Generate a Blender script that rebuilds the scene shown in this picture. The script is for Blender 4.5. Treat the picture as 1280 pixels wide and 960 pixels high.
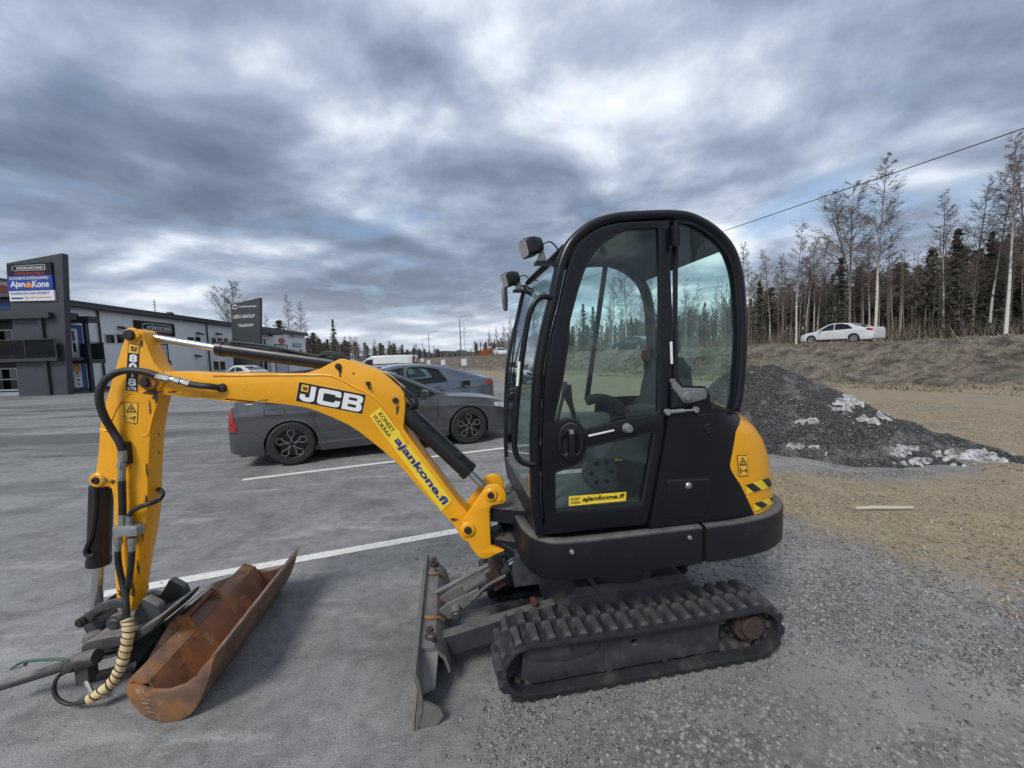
import bpy, bmesh, math, random
import numpy as np
from mathutils import Vector, Matrix, noise
random.seed(7); np.random.seed(7)
for o in list(bpy.data.objects): bpy.data.objects.remove(o)
S = bpy.context.scene
COL = S.collection
R = math.radians
PI = math.pi
# ------------------------------------------------------------------ camera
FPX, CAMH, HORY, ROLL = 481.0, 1.6, 445.0, R(1.9)
PIT = math.atan((480-HORY)/FPX*math.cos(ROLL))
_R0 = np.array([1, 0, 0.]); _U0 = np.array([0, math.sin(PIT), math.cos(PIT)]); FW = np.array([0, math.cos(PIT), -math.sin(PIT)])
RT = math.cos(ROLL)*_R0 - math.sin(ROLL)*_U0
UPV = math.sin(ROLL)*_R0 + math.cos(ROLL)*_U0
CAM = np.array([0, 0, CAMH])
cd = bpy.data.cameras.new('camera'); cam = bpy.data.objects.new('camera', cd); COL.objects.link(cam)
m = Matrix.Identity(4)
for i in range(3):
    m[i][0] = RT[i]; m[i][1] = UPV[i]; m[i][2] = -FW[i]; m[i][3] = CAM[i]
cam.matrix_world = m
cd.sensor_fit = 'HORIZONTAL'; cd.sensor_width = 36; cd.lens = FPX/1280*36
cd.clip_start = .05; cd.clip_end = 6000
S.camera = cam
S.render.resolution_x, S.render.resolution_y = 1024, 768
# ------------------------------------------------------------------ sky, sun, exposure
SUN_AZ, SUN_EL = R(215), R(48)           # azimuth clockwise from +Y : behind and left of the camera
W = bpy.data.worlds.new('World'); S.world = W; W.use_nodes = True
nt = W.node_tree; nt.nodes.clear()
def N(tree, typ, **kw):
    n = tree.nodes.new(typ)
    for k, v in kw.items():
        if k.startswith('i_'):
            key = k[2:]; n.inputs[int(key) if key.isdigit() else key].default_value = v
        else: setattr(n, k, v)
    return n
def mathn(t, op, a, b=None, c=None, clamp=False):
    n = t.nodes.new('ShaderNodeMath'); n.operation = op; n.use_clamp = clamp
    for i, v in enumerate((a, b, c)):
        if v is None: continue
        if isinstance(v, (int, float)): n.inputs[i].default_value = v
        else: t.links.new(v, n.inputs[i])
    return n.outputs[0]
def ramp(t, src, stops, interp='LINEAR'):
    r = t.nodes.new('ShaderNodeValToRGB'); cr = r.color_ramp; cr.interpolation = interp
    while len(cr.elements) > 1: cr.elements.remove(cr.elements[-1])
    for i, (p, c) in enumerate(stops):
        e = cr.elements[0] if i == 0 else cr.elements.new(p)
        e.position = p; c = (c, c, c) if isinstance(c, (int, float)) else c; e.color = (*c, 1)
    t.links.new(src, r.inputs[0]); return r.outputs[0]
def mixc(t, f, a, b, mode='MIX'):
    n = t.nodes.new('ShaderNodeMix'); n.data_type = 'RGBA'; n.blend_type = mode
    for sock, v in ((n.inputs[0], f), (n.inputs[6], a), (n.inputs[7], b)):
        if isinstance(v, (int, float)): sock.default_value = v
        elif isinstance(v, tuple): sock.default_value = (*v, 1)
        else: t.links.new(v, sock)
    return n.outputs[2]
sky = N(nt, 'ShaderNodeTexSky', sky_type='NISHITA', sun_disc=False)
sky.sun_elevation = SUN_EL; sky.sun_rotation = SUN_AZ
bg1 = N(nt, 'ShaderNodeBackground'); bg1.inputs[1].default_value = .085
nt.links.new(sky.outputs[0], bg1.inputs[0])
tc = N(nt, 'ShaderNodeTexCoord'); sep = N(nt, 'ShaderNodeSeparateXYZ'); nt.links.new(tc.outputs['Generated'], sep.inputs[0])
den = mathn(nt, 'ADD', mathn(nt, 'MAXIMUM', sep.outputs[2], 0.0), .16)
cx = mathn(nt, 'DIVIDE', sep.outputs[0], den); cy = mathn(nt, 'DIVIDE', sep.outputs[1], den)
comb = N(nt, 'ShaderNodeCombineXYZ'); nt.links.new(cx, comb.inputs[0]); nt.links.new(cy, comb.inputs[1])
mp = N(nt, 'ShaderNodeMapping'); nt.links.new(comb.outputs[0], mp.inputs[0])
mp.inputs[1].default_value = (5.3, 2.9, 0); mp.inputs[2].default_value = (0, 0, R(14)); mp.inputs[3].default_value = (.95, 1.05, 1)
n1 = N(nt, 'ShaderNodeTexNoise', i_Scale=.62, i_Detail=6.0, i_Roughness=.48, i_Distortion=.35)
n2 = N(nt, 'ShaderNodeTexNoise', i_Scale=1.9, i_Detail=7.0, i_Roughness=.52, i_Distortion=.25)
n3 = N(nt, 'ShaderNodeTexNoise', i_Scale=.33, i_Detail=3.0, i_Roughness=.5)
for n in (n1, n2, n3): nt.links.new(mp.outputs[0], n.inputs[0])
mpb = N(nt, 'ShaderNodeMapping'); nt.links.new(mp.outputs[0], mpb.inputs[0]); mpb.inputs[1].default_value = (-.10, .16, 0)
n1b = N(nt, 'ShaderNodeTexNoise', i_Scale=1.25, i_Detail=7.0, i_Roughness=.52, i_Distortion=.25); nt.links.new(mpb.outputs[0], n1b.inputs[0])
n1a = N(nt, 'ShaderNodeTexNoise', i_Scale=1.25, i_Detail=7.0, i_Roughness=.52, i_Distortion=.25); nt.links.new(mp.outputs[0], n1a.inputs[0])
rel = mathn(nt, 'MULTIPLY', mathn(nt, 'SUBTRACT', n1a.outputs[0], n1b.outputs[0]), .62)
lum = mathn(nt, 'ADD', rel, mathn(nt, 'ADD', mathn(nt, 'MULTIPLY', n1.outputs[0], .62), mathn(nt, 'ADD', mathn(nt, 'MULTIPLY', n2.outputs[0], .20), mathn(nt, 'MULTIPLY', n3.outputs[0], .3))))
cl = ramp(nt, lum, [(.40, (.086, .112, .158)), (.48, (.122, .154, .213)), (.54, (.182, .220, .290)), (.60, (.275, .318, .392)), (.66, (.44, .482, .54)), (.76, (.68, .705, .73))])
hz = ramp(nt, sep.outputs[2], [(.0, .75), (.05, .5), (.16, .12), (.34, 0.)])
cl = mixc(nt, hz, cl, (.40, .435, .475))
bg2 = N(nt, 'ShaderNodeBackground'); bg2.inputs[1].default_value = 1.0
nt.links.new(cl, bg2.inputs[0])
gap = N(nt, 'ShaderNodeTexNoise', i_Scale=1.3, i_Detail=7.0, i_Roughness=.55)
mp2 = N(nt, 'ShaderNodeMapping'); nt.links.new(comb.outputs[0], mp2.inputs[0]); mp2.inputs[1].default_value = (9.3, 4.1, 2)
nt.links.new(mp2.outputs[0], gap.inputs[0])
mask = ramp(nt, gap.outputs[0], [(.56, 1.0), (.68, .35)])
mx = N(nt, 'ShaderNodeMixShader'); nt.links.new(mask, mx.inputs[0]); nt.links.new(bg1.outputs[0], mx.inputs[1]); nt.links.new(bg2.outputs[0], mx.inputs[2])
wo = N(nt, 'ShaderNodeOutputWorld'); nt.links.new(mx.outputs[0], wo.inputs[0])
sl = bpy.data.lights.new('sun', 'SUN'); sl.energy = 1.5; sl.angle = R(18); sl.color = (1, .965, .91)
so = bpy.data.objects.new('sun', sl); COL.objects.link(so)
sd = Vector((math.sin(SUN_AZ)*math.cos(SUN_EL), math.cos(SUN_AZ)*math.cos(SUN_EL), math.sin(SUN_EL)))
so.rotation_euler = (-sd).to_track_quat('-Z', 'Y').to_euler(); so.location = (-8, -8, 14)
S.view_settings.view_transform = 'Standard'; S.view_settings.look = 'None'
S.view_settings.gamma = 1; S.view_settings.use_curve_mapping = False
S.view_settings.exposure = .86
# ------------------------------------------------------------------ pixel -> place
def ray(x, y): return FW + RT*(x-640)/FPX + UPV*(480-y)/FPX
def gnd(x, y, z=0.0):
    d = ray(x, y); return CAM + (z-CAMH)/d[2]*d
def atY(x, y, Y):
    d = ray(x, y); return CAM + Y/d[1]*d
class Fr:
    """vertical frame: x = forward, y = left, z = up"""
    def __init__(s, org, adeg):
        a = R(adeg); s.O = np.array(org, float); s.a = a
        s.F = np.array([-math.cos(a), -math.sin(a)]); s.L = np.array([math.sin(a), -math.cos(a)])
    def side(s, q, yl):
        d = ray(*q); t = (yl-((CAM[:2]-s.O)@s.L))/(d[:2]@s.L); P = CAM+t*d
        return (float((P[:2]-s.O)@s.F), float(P[2]))
    def xpl(s, q, xl):
        d = ray(*q); t = (xl-((CAM[:2]-s.O)@s.F))/(d[:2]@s.F); P = CAM+t*d
        return (float((P[:2]-s.O)@s.L), float(P[2]))
    def w(s, x, y, z): q = s.O+s.F*x+s.L*y; return np.array([q[0], q[1], z])
MANG, SWING = 9.3, 5.0
MF = Fr((.557, 2.24), MANG)
BF = Fr(MF.w(.8, 0, 0)[:2], MANG-SWING)
_t = R(SWING)
def b2m(p): return (.8+p[0]*math.cos(_t)+p[1]*math.sin(_t), -p[0]*math.sin(_t)+p[1]*math.cos(_t), p[2])
def zoom(ox, oy, s): return lambda *q: [(ox+a/s, oy+b/s) for a, b in q]
Z1 = zoom(0, 300, 3.2); Z2 = zoom(260, 340, 3.2); Z3 = zoom(0, 600, 3.0); Z6 = zoom(600, 500, 3.2); Z7 = zoom(600, 680, 3.2)
zA = zoom(620, 250, 6); zB = zoom(780, 250, 6); zC = zoom(620, 400, 6); zD = zoom(780, 400, 6); zE = zoom(620, 540, 4.8); zF = zoom(780, 520, 4.8)
zG = zoom(560, 580, 5.333); zH = zoom(500, 680, 4); zK = zoom(100, 400, 4); zL = zoom(90, 600, 3.43); zM = zoom(100, 740, 5.65)
# ------------------------------------------------------------------ materials
MATS = {}
def pmat(name, col, rough=.5, metal=0., var=.12, vscale=6., bump=0., bscale=80., dirt=None, coat=0., spec=.5, stretch=None, top=None):
    """plain procedural surface: colour with soft variation, optional dirt/rust blotches, fine relief"""
    if name in MATS: return MATS[name]
    mt = bpy.data.materials.new(name); mt.use_nodes = True; t = mt.node_tree
    b = t.nodes['Principled BSDF']; tcn = N(t, 'ShaderNodeTexCoord'); src = tcn.outputs['Object']
    if stretch:
        mpn = N(t, 'ShaderNodeMapping'); mpn.inputs[3].default_value = stretch; t.links.new(src, mpn.inputs[0]); src = mpn.outputs[0]
    nz = N(t, 'ShaderNodeTexNoise', i_Scale=vscale, i_Detail=6.0, i_Roughness=.6); t.links.new(src, nz.inputs[0])
    lo = tuple(max(0, c*(1-var)) for c in col); hi = tuple(min(1, c*(1+var)) for c in col)
    c = ramp(t, nz.outputs[0], [(.3, lo), (.7, hi)])
    rsock = ramp(t, nz.outputs[0], [(.3, max(0, rough-.08)), (.7, min(1, rough+.1))])
    for d in (dirt or []):
        dc, thr, sc, soft = d[:4]
        nd = N(t, 'ShaderNodeTexNoise', i_Scale=sc, i_Detail=9.0, i_Roughness=.68)
        t.links.new(src, nd.inputs[0])
        f = ramp(t, nd.outputs[0], [(thr, 0.), (min(1, thr+soft), d[4] if len(d) > 4 else 1.)])
        c = mixc(t, f, c, dc)
        rr = mixc(t, f, rsock, (.85, .85, .85)); rsock = rr
    if top:
        gn = N(t, 'ShaderNodeNewGeometry'); sg_ = N(t, 'ShaderNodeSeparateXYZ'); t.links.new(gn.outputs['Normal'], sg_.inputs[0])
        nn2 = N(t, 'ShaderNodeTexNoise', i_Scale=9., i_Detail=7.0, i_Roughness=.65); t.links.new(src, nn2.inputs[0])
        f = mathn(t, 'MULTIPLY', ramp(t, sg_.outputs[2], [(.25, 0.), (.85, top[1])]), ramp(t, nn2.outputs[0], [(.3, .35), (.65, 1.)]))
        c = mixc(t, f, c, top[0]); rsock = mixc(t, f, rsock, (.9, .9, .9))
    t.links.new(c, b.inputs['Base Color']); t.links.new(rsock, b.inputs['Roughness'])
    b.inputs['Metallic'].default_value = metal; b.inputs['Specular IOR Level'].default_value = spec
    b.inputs['Coat Weight'].default_value = coat; b.inputs['Coat Roughness'].default_value = .08
    if bump:
        nb = N(t, 'ShaderNodeTexNoise', i_Scale=bscale, i_Detail=5.0, i_Roughness=.6); t.links.new(src, nb.inputs[0])
        bn = N(t, 'ShaderNodeBump'); bn.inputs[0].default_value = min(1, bump); bn.inputs[1].default_value = .02; t.links.new(nb.outputs[0], bn.inputs[2])
        t.links.new(bn.outputs[0], b.inputs['Normal'])
    MATS[name] = mt; return mt
def glass_mat(name, tint, refl=1.0, rough=.0):
    if name in MATS: return MATS[name]
    mt = bpy.data.materials.new(name); mt.use_nodes = True; t = mt.node_tree; t.nodes.clear()
    tr = N(t, 'ShaderNodeBsdfTransparent'); tr.inputs[0].default_value = (*tint, 1)
    gl = N(t, 'ShaderNodeBsdfGlossy'); gl.inputs['Roughness'].default_value = rough+.01; gl.inputs[0].default_value = (.95, .97, 1, 1)
    gi = N(t, 'ShaderNodeNewGeometry'); dt = N(t, 'ShaderNodeVectorMath', operation='DOT_PRODUCT'); t.links.new(gi.outputs['Incoming'], dt.inputs[0]); t.links.new(gi.outputs['Normal'], dt.inputs[1])
    sch = mathn(t, 'ADD', .035, mathn(t, 'MULTIPLY', .965, mathn(t, 'POWER', mathn(t, 'SUBTRACT', 1., mathn(t, 'ABSOLUTE', dt.outputs['Value'])), 5.)))
    ms = N(t, 'ShaderNodeMixShader'); t.links.new(mathn(t, 'MULTIPLY', sch, refl, clamp=True), ms.inputs[0])
    t.links.new(tr.outputs[0], ms.inputs[1]); t.links.new(gl.outputs[0], ms.inputs[2])
    out = N(t, 'ShaderNodeOutputMaterial'); t.links.new(ms.outputs[0], out.inputs[0])
    MATS[name] = mt; return mt
DUST = (.19, .175, .155); RUST = (.16, .06, .022)
M_yel = pmat('machine yellow', (.84, .378, .006), .36, var=.06, coat=.25, dirt=[((.36, .20, .05), .58, 2.6, .18, .5), ((.30, .22, .12), .60, 9, .12, .35), ((.09, .045, .02), .70, 24, .03, .85)], vscale=2.5)
M_yelarm = pmat('worn arm yellow', (.84, .378, .006), .4, var=.07, coat=.2, dirt=[((.34, .2, .06), .60, 3.0, .14, .5), ((.07, .035, .018), .63, 13, .03, .9), ((.05, .04, .03), .66, 40, .04, .8)], vscale=2.5)
M_blk = pmat('cab black', (.0045, .0056, .0095), .30, var=.25, vscale=3, bump=.04, bscale=220, spec=.38, dirt=[((.035, .035, .036), .60, 2.2, .2, .25), ((.10, .098, .095), .70, 22, .08, .3)], top=((.10, .10, .098), .4))
M_skirt = pmat('skirt black', (.0075, .0085, .0125), .40, var=.25, vscale=4, bump=.08, bscale=260, spec=.4, top=((.17, .16, .15), .8), dirt=[(DUST, .60, 4.0, .22, .22), ((.2, .2, .19), .74, 30, .05, .4)])
M_hose = pmat('hose rubber', (.017, .018, .019), .55, var=.2, dirt=[((.09, .09, .085), .62, 20, .2, .4)])
M_rub = pmat('track rubber', (.020, .023, .028), .6, top=((.105, .106, .108), .5), var=.25, vscale=14, bump=.35, bscale=130, dirt=[((.12, .118, .112), .52, 9, .2, .6), ((.22, .215, .20), .62, 34, .08, .7)])
M_rubin = pmat('track inner rubber', (.055, .054, .052), .85, var=.25, vscale=10, bump=.4, bscale=90, dirt=[((.16, .145, .12), .46, 5, .25, .8)])
M_frame = pmat('dusty frame steel', (.034, .036, .041), .55, top=((.17, .16, .145), .6), var=.25, vscale=9, bump=.2, bscale=120, dirt=[(DUST, .52, 5, .25, .55), (RUST, .68, 9, .1, .6)])
M_blade = pmat('blade steel', (.165, .16, .152), .6, metal=.1, var=.25, vscale=9, bump=.25, bscale=120, dirt=[((.20, .19, .18), .50, 7, .2, .6), (RUST, .60, 8, .12, .8)])
M_rust = pmat('rusty hub', (.052, .031, .026), .85, var=.3, vscale=20, bump=.5, bscale=100, dirt=[((.05, .04, .035), .6, 14, .2, .8)])
M_bkt = pmat('bucket rust steel', (.175, .100, .068), .66, metal=.0, var=.35, vscale=6, bump=.3, bscale=90, dirt=[((.34, .15, .04), .50, 5, .12, .8), ((.07, .045, .035), .56, 8, .10, .75), ((.34, .27, .20), .60, 11, .06, .7)])
M_bktin = pmat('bucket inside', (.46, .20, .05), .7, metal=.0, var=.4, vscale=4, bump=.3, bscale=60, dirt=[((.12, .07, .04), .54, 7, .14, .75), ((.5, .36, .2), .62, 16, .06, .5)])
M_chrome = pmat('ram chrome', (.62, .64, .66), .27, metal=1., var=.05)
M_fit = pmat('zinc fitting', (.36, .37, .36), .42, metal=.7, var=.2, vscale=40, dirt=[((.1, .09, .08), .58, 40, .2, .7)])
M_hitch = pmat('hitch dark iron', (.060, .060, .060), .6, top=((.30, .285, .26), .75), metal=.2, var=.3, vscale=12, bump=.25, bscale=150, dirt=[((.2, .19, .17), .60, 8, .12, .7)])
M_ram = pmat('ram black', (.012, .012, .013), .32, var=.2, dirt=[((.07, .07, .068), .62, 10, .2, .3)])
M_pin = pmat('pin steel', (.03, .028, .027), .6, metal=.3, var=.3, dirt=[(RUST, .55, 60, .2, .6)])
M_wht = pmat('white decal', (.80, .80, .79), .45, var=.04)
M_bkd = pmat('black decal', (.014, .014, .016), .4, var=.1)
M_dyel = pmat('yellow decal', (.85, .62, .04), .4, var=.06, vscale=20)
M_dyel2 = pmat('orange yellow decal', (.83, .47, .05), .4, var=.06, vscale=20)
M_dblu = pmat('blue decal', (.02, .035, .22), .4, var=.08)
M_wrap = pmat('spiral wrap', (.62, .47, .25), .6, var=.15, vscale=30, dirt=[((.3, .22, .12), .6, 20, .15, .6)])
M_green = pmat('green hose', (.03, .10, .07), .5)
M_red = pmat('red paint', (.42, .02, .015), .4)
M_seat = pmat('seat vinyl', (.02, .021, .022), .6, bump=.1)
M_grey = pmat('grey plastic', (.15, .155, .16), .5, var=.15, bump=.1, bscale=200, dirt=[((.3, .29, .27), .65, 9, .15, .4)])
M_int = pmat('cab interior grey', (.10, .108, .112), .6, bump=.1, var=.15)
M_glass = glass_mat('cab glass', (.885, .962, .945), 1.0)
M_black = pmat('flat black', (.006, .006, .007), .8)
# ------------------------------------------------------------------ mesh building
class MB:
    def __init__(s, fn=None): s.v = []; s.f = []; s.fn = fn
    def add(s, vs, fs):
        o = len(s.v)
        s.v += [tuple(s.fn(p)) if s.fn else tuple(p) for p in vs]
        s.f += [tuple(i+o for i in f) for f in fs]; return s
    def box(s, c, d, rot=None):
        hx, hy, hz = d[0]/2, d[1]/2, d[2]/2
        vs = [Vector((x, y, z)) for x in (-hx, hx) for y in (-hy, hy) for z in (-hz, hz)]
        if rot is not None: vs = [rot @ v for v in vs]
        return s.add([(v.x+c[0], v.y+c[1], v.z+c[2]) for v in vs], [(0, 1, 3, 2), (4, 6, 7, 5), (0, 4, 5, 1), (2, 3, 7, 6), (0, 2, 6, 4), (1, 5, 7, 3)])
    def bb(s, x0, x1, y0, y1, z0, z1): return s.box(((x0+x1)/2, (y0+y1)/2, (z0+z1)/2), (x1-x0, y1-y0, z1-z0))
    def tube(s, path, rad, seg=8, cap=True):
        P = [Vector(p) for p in path]; n = len(P)
        rr = rad if isinstance(rad, (list, tuple)) else [rad]*n
        rings = []; prev = None
        for i in range(n):
            t = (P[min(i+1, n-1)]-P[max(i-1, 0)])
            if t.length < 1e-9: t = Vector((0, 0, 1))
            t.normalize()
            if prev is None:
                u = t.orthogonal().normalized()
            else:
                u = (prev-t*prev.dot(t))
                u = u.normalized() if u.length > 1e-6 else t.orthogonal().normalized()
            prev = u; w = t.cross(u)
            rings.append([P[i]+(u*math.cos(2*PI*k/seg)+w*math.sin(2*PI*k/seg))*rr[i] for k in range(seg)])
        vs = [tuple(v) for r in rings for v in r]; fs = []
        for i in range(n-1):
            for k in range(seg):
                a, b = i*seg+k, i*seg+(k+1) % seg
                fs.append((a, b, b+seg, a+seg))
        if cap: fs.append(tuple(range(seg-1, -1, -1))); fs.append(tuple((n-1)*seg+k for k in range(seg)))
        return s.add(vs, fs)
    def cyl(s, a, b, r, r2=None, seg=16): return s.tube([a, b], [r, r if r2 is None else r2], seg)
    def lathe(s, prof, c, axis='y', seg=32, closed=False, caps=True):
        """profile of (radius, offset along axis)"""
        vs = []; n = len(prof)
        for k in range(seg):
            a = 2*PI*k/seg; ca, sa = math.cos(a), math.sin(a)
            for r, h in prof:
                p = (r*ca, h, r*sa) if axis == 'y' else ((r*ca, r*sa, h) if axis == 'z' else (h, r*ca, r*sa))
                vs.append((p[0]+c[0], p[1]+c[1], p[2]+c[2]))
        fs = []
        for k in range(seg):
            k2 = (k+1) % seg
            for i in range(n-1 if not closed else n):
                j = (i+1) % n
                fs.append((k*n+i, k*n+j, k2*n+j, k2*n+i))
        if not closed and caps:
            if prof[0][0] > 1e-6: fs.append(tuple(k*n for k in range(seg)))
            if prof[-1][0] > 1e-6: fs.append(tuple(k*n+n-1 for k in range(seg-1, -1, -1)))
        return s.add(vs, fs)
    def loft(s, rings, closed=True, caps=True):
        n = len(rings[0]); vs = [p for r in rings for p in r]; fs = []
        for i in range(len(rings)-1):
            for k in range(n if closed else n-1):
                k2 = (k+1) % n
                fs.append((i*n+k, i*n+k2, (i+1)*n+k2, (i+1)*n+k))
        if caps and closed: fs.append(tuple(range(n-1, -1, -1))); fs.append(tuple((len(rings)-1)*n+k for k in range(n)))
        return s.add(vs, fs)
    def plate(s, loops, y0, y1, bevel=.004, flat=False):
        """outline (first loop) with holes in the x-z plane, thick from y0 to y1, softly bevelled"""
        cu = bpy.data.curves.new('tmp', 'CURVE'); cu.dimensions = '2D'; cu.fill_mode = 'BOTH'
        th = abs(y1-y0)/2; bv = min(bevel, th*.95)
        cu.extrude = max(th-bv, 1e-5); cu.bevel_depth = bv; cu.bevel_resolution = 1; cu.offset = -bv
        for L in loops:
            sp = cu.splines.new('POLY'); sp.points.add(len(L)-1); sp.use_cyclic_u = True
            for i, q in enumerate(L): sp.points[i].co = (q[0], q[1], 0, 1)
        ob = bpy.data.objects.new('tmp', cu); me = bpy.data.meshes.new_from_object(ob)
        ym = (y0+y1)/2
        vs = [(v.co.x, ym+v.co.z, v.co.y) for v in me.vertices]; fs = [tuple(p.vertices) for p in me.polygons]
        bpy.data.objects.remove(ob); bpy.data.curves.remove(cu); bpy.data.meshes.remove(me)
        return s.add(vs, fs)
    def mesh(s, name, mat, smooth=35, weld=True):
        me = bpy.data.meshes.new(name); me.from_pydata(s.v, [], s.f); me.validate()
        if weld:
            bm = bmesh.new(); bm.from_mesh(me); bmesh.ops.remove_doubles(bm, verts=bm.verts, dist=1e-5)
            bmesh.ops.recalc_face_normals(bm, faces=bm.faces); bm.to_mesh(me); bm.free()
        me.materials.append(mat)
        if smooth:
            me.polygons.foreach_set('use_smooth', [True]*len(me.polygons)); me.set_sharp_from_angle(angle=R(smooth))
        me.update(); return me
    def build(s, name, mat, parent=None, smooth=35, loc=None, weld=True, **props):
        o = bpy.data.objects.new(name, s.mesh(name, mat, smooth, weld)); COL.objects.link(o)
        if loc is not None: o.location = loc
        if parent is not None: o.parent = parent
        for k, v in props.items(): o[k] = v
        return o
def link(name, me, parent=None, loc=None, rot=None, sc=None):
    o = bpy.data.objects.new(name, me); COL.objects.link(o); o.parent = parent
    if loc is not None: o.location = loc
    if rot is not None: o.rotation_euler = rot
    if sc is not None: o.scale = (sc, sc, sc) if isinstance(sc, (int, float)) else sc
    return o
def empty(name, loc, rz=0.): 
    o = bpy.data.objects.new(name, None); COL.objects.link(o); o.location = loc; o.rotation_euler = (0, 0, rz); o.empty_display_size = .2
    return o
def tag(o, label=None, cat=None, group=None, kind=None):
    for k, v in (('label', label), ('category', cat), ('group', group), ('kind', kind)):
        if v: o[k] = v
    return o
def copy_tree(o, parent=None):
    c = o.copy(); COL.objects.link(c); c.parent = parent
    for ch in list(o.children): copy_tree(ch, c)
    return c
def smooth_loop(P, n=4, closed=True):
    """Catmull-Rom through the points"""
    P = [np.array(p, float) for p in P]; out = []; m = len(P)
    for i in range(m if closed else m-1):
        a, b, c, d = (P[(i-1) % m], P[i], P[(i+1) % m], P[(i+2) % m]) if closed else (P[max(i-1, 0)], P[i], P[i+1], P[min(i+2, m-1)])
        for k in range(n):
            t = k/n
            out.append(tuple(.5*((2*b)+(-a+c)*t+(2*a-5*b+4*c-d)*t*t+(-a+3*b-3*c+d)*t**3)))
    if not closed: out.append(tuple(P[-1]))
    return out
def round_poly(P, r, n=5):
    """polygon with rounded corners; r one number or a list"""
    P = [np.array(p, float) for p in P]; m = len(P); rs = r if isinstance(r, (list, tuple)) else [r]*m; out = []
    for i in range(m):
        a, b, c = P[i-1], P[i], P[(i+1) % m]; u = a-b; v = c-b; lu, lv = np.linalg.norm(u), np.linalg.norm(v)
        if rs[i] <= 0: out.append(tuple(b)); continue
        d = min(rs[i], lu*.48, lv*.48); p0 = b+u/lu*d; p1 = b+v/lv*d
        for k in range(n+1):
            t = k/n; out.append(tuple((1-t)**2*p0+2*t*(1-t)*b+t*t*p1))
    return out
def inset(P, d):
    P = [np.array(p, float) for p in P]; m = len(P)
    A = sum(P[i][0]*P[(i+1) % m][1]-P[(i+1) % m][0]*P[i][1] for i in range(m)); sg = 1 if A > 0 else -1; out = []
    for i in range(m):
        u = P[i]-P[i-1]; v = P[(i+1) % m]-P[i]
        nu = np.array([-u[1], u[0]])/(np.linalg.norm(u)+1e-9)*sg; nv = np.array([-v[1], v[0]])/(np.linalg.norm(v)+1e-9)*sg
        b = nu+nv; L = np.linalg.norm(b)
        b = nu if L < 1e-6 else b/L
        k = d/max(.4, b@nu); out.append(tuple(P[i]+b*k))
    return out
def circ(c, r, n=20): return [(c[0]+r*math.cos(2*PI*k/n), c[1]+r*math.sin(2*PI*k/n)) for k in range(n)]
_tc = {}
def text2d(s, bold=.02, shear=0., space=1.0):
    key = (s, bold, shear, space)
    if key in _tc: return _tc[key]
    cu = bpy.data.curves.new('tmp', 'FONT'); cu.body = s; cu.offset = bold; cu.shear = shear; cu.space_character = space; cu.resolution_u = 3
    ob = bpy.data.objects.new('tmp', cu); me = bpy.data.meshes.new_from_object(ob)
    V = np.array([(v.co.x, v.co.y) for v in me.vertices]); Fc = [tuple(p.vertices) for p in me.polygons]
    bpy.data.objects.remove(ob); bpy.data.curves.remove(cu); bpy.data.meshes.remove(me)
    lo, hi = V.min(0), V.max(0); V = (V-lo)/(hi-lo)
    _tc[key] = (V, Fc); return V, Fc
def bil(q, u, v):
    """quad TL,TR,BR,BL ; u to the right, v upwards"""
    a = [np.array(p, float) for p in q]; return tuple((a[3]*(1-u)+a[2]*u)*(1-v)+(a[0]*(1-u)+a[1]*u)*v)
def text_on(mb, s, quad, box=(0, 0, 1, 1), **kw):
    V, Fc = text2d(s, **kw); u0, v0, u1, v1 = box
    mb.add([bil(quad, u0+(u1-u0)*p[0], v0+(v1-v0)*p[1]) for p in V], Fc); return mb
def quad_patch(mb, quad, box=(0, 0, 1, 1)):
    u0, v0, u1, v1 = box
    mb.add([bil(quad, u0, v0), bil(quad, u1, v0), bil(quad, u1, v1), bil(quad, u0, v1)], [(0, 1, 2, 3)]); return mb
def poly_patch(mb, quad, pts):
    mb.add([bil(quad, *p) for p in pts], [tuple(range(len(pts)))]); return mb
# ================================================================== THE SETTING
def sstep(a, b, x):
    t = np.clip((np.asarray(x, float)-a)/(b-a), 0, 1); return t*t*(3-2*t)
def dem(x, y): return .889*x+.457*y          # distance coordinate across the road embankment
def vnoise(x, y, sc, seed=0.): return noise.noise(Vector((x*sc+seed, y*sc-seed, seed*.37)))
def terrain(x, y):
    d = dem(x, y)
    z = float(sstep(20.4, 24.8, d))*1.72
    if 19 < d < 29 and y < 130:
        k = float(sstep(19, 21.5, d)*(1-sstep(25, 29, d)))
        z += k*(.30*vnoise(x, y, .45, 3)+.20*vnoise(x, y, 1.1, 8)+.12*vnoise(x, y, 2.3, 5))
    if d > 37: z += float(sstep(37, 62, d))*.5
    return z
def axis(lo, hi, f0, f1, step, grow):
    out = list(np.arange(f0, f1+1e-6, step)); s = step; v = f1
    while v < hi: s *= grow; v += s; out.append(v)
    s = step; v = f0
    while v > lo: s *= grow; v -= s; out.insert(0, v)
    return out
gx = axis(-1500, 1500, -6, 34, .4, 1.16); gy = axis(-60, 3000, 0, 50, .4, 1.14)
gv = [(x, y, terrain(x, y)) for y in gy for x in gx]; nx = len(gx)
gf = [(j*nx+i, j*nx+i+1, (j+1)*nx+i+1, (j+1)*nx+i) for j in range(len(gy)-1) for i in range(nx-1)]
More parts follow.
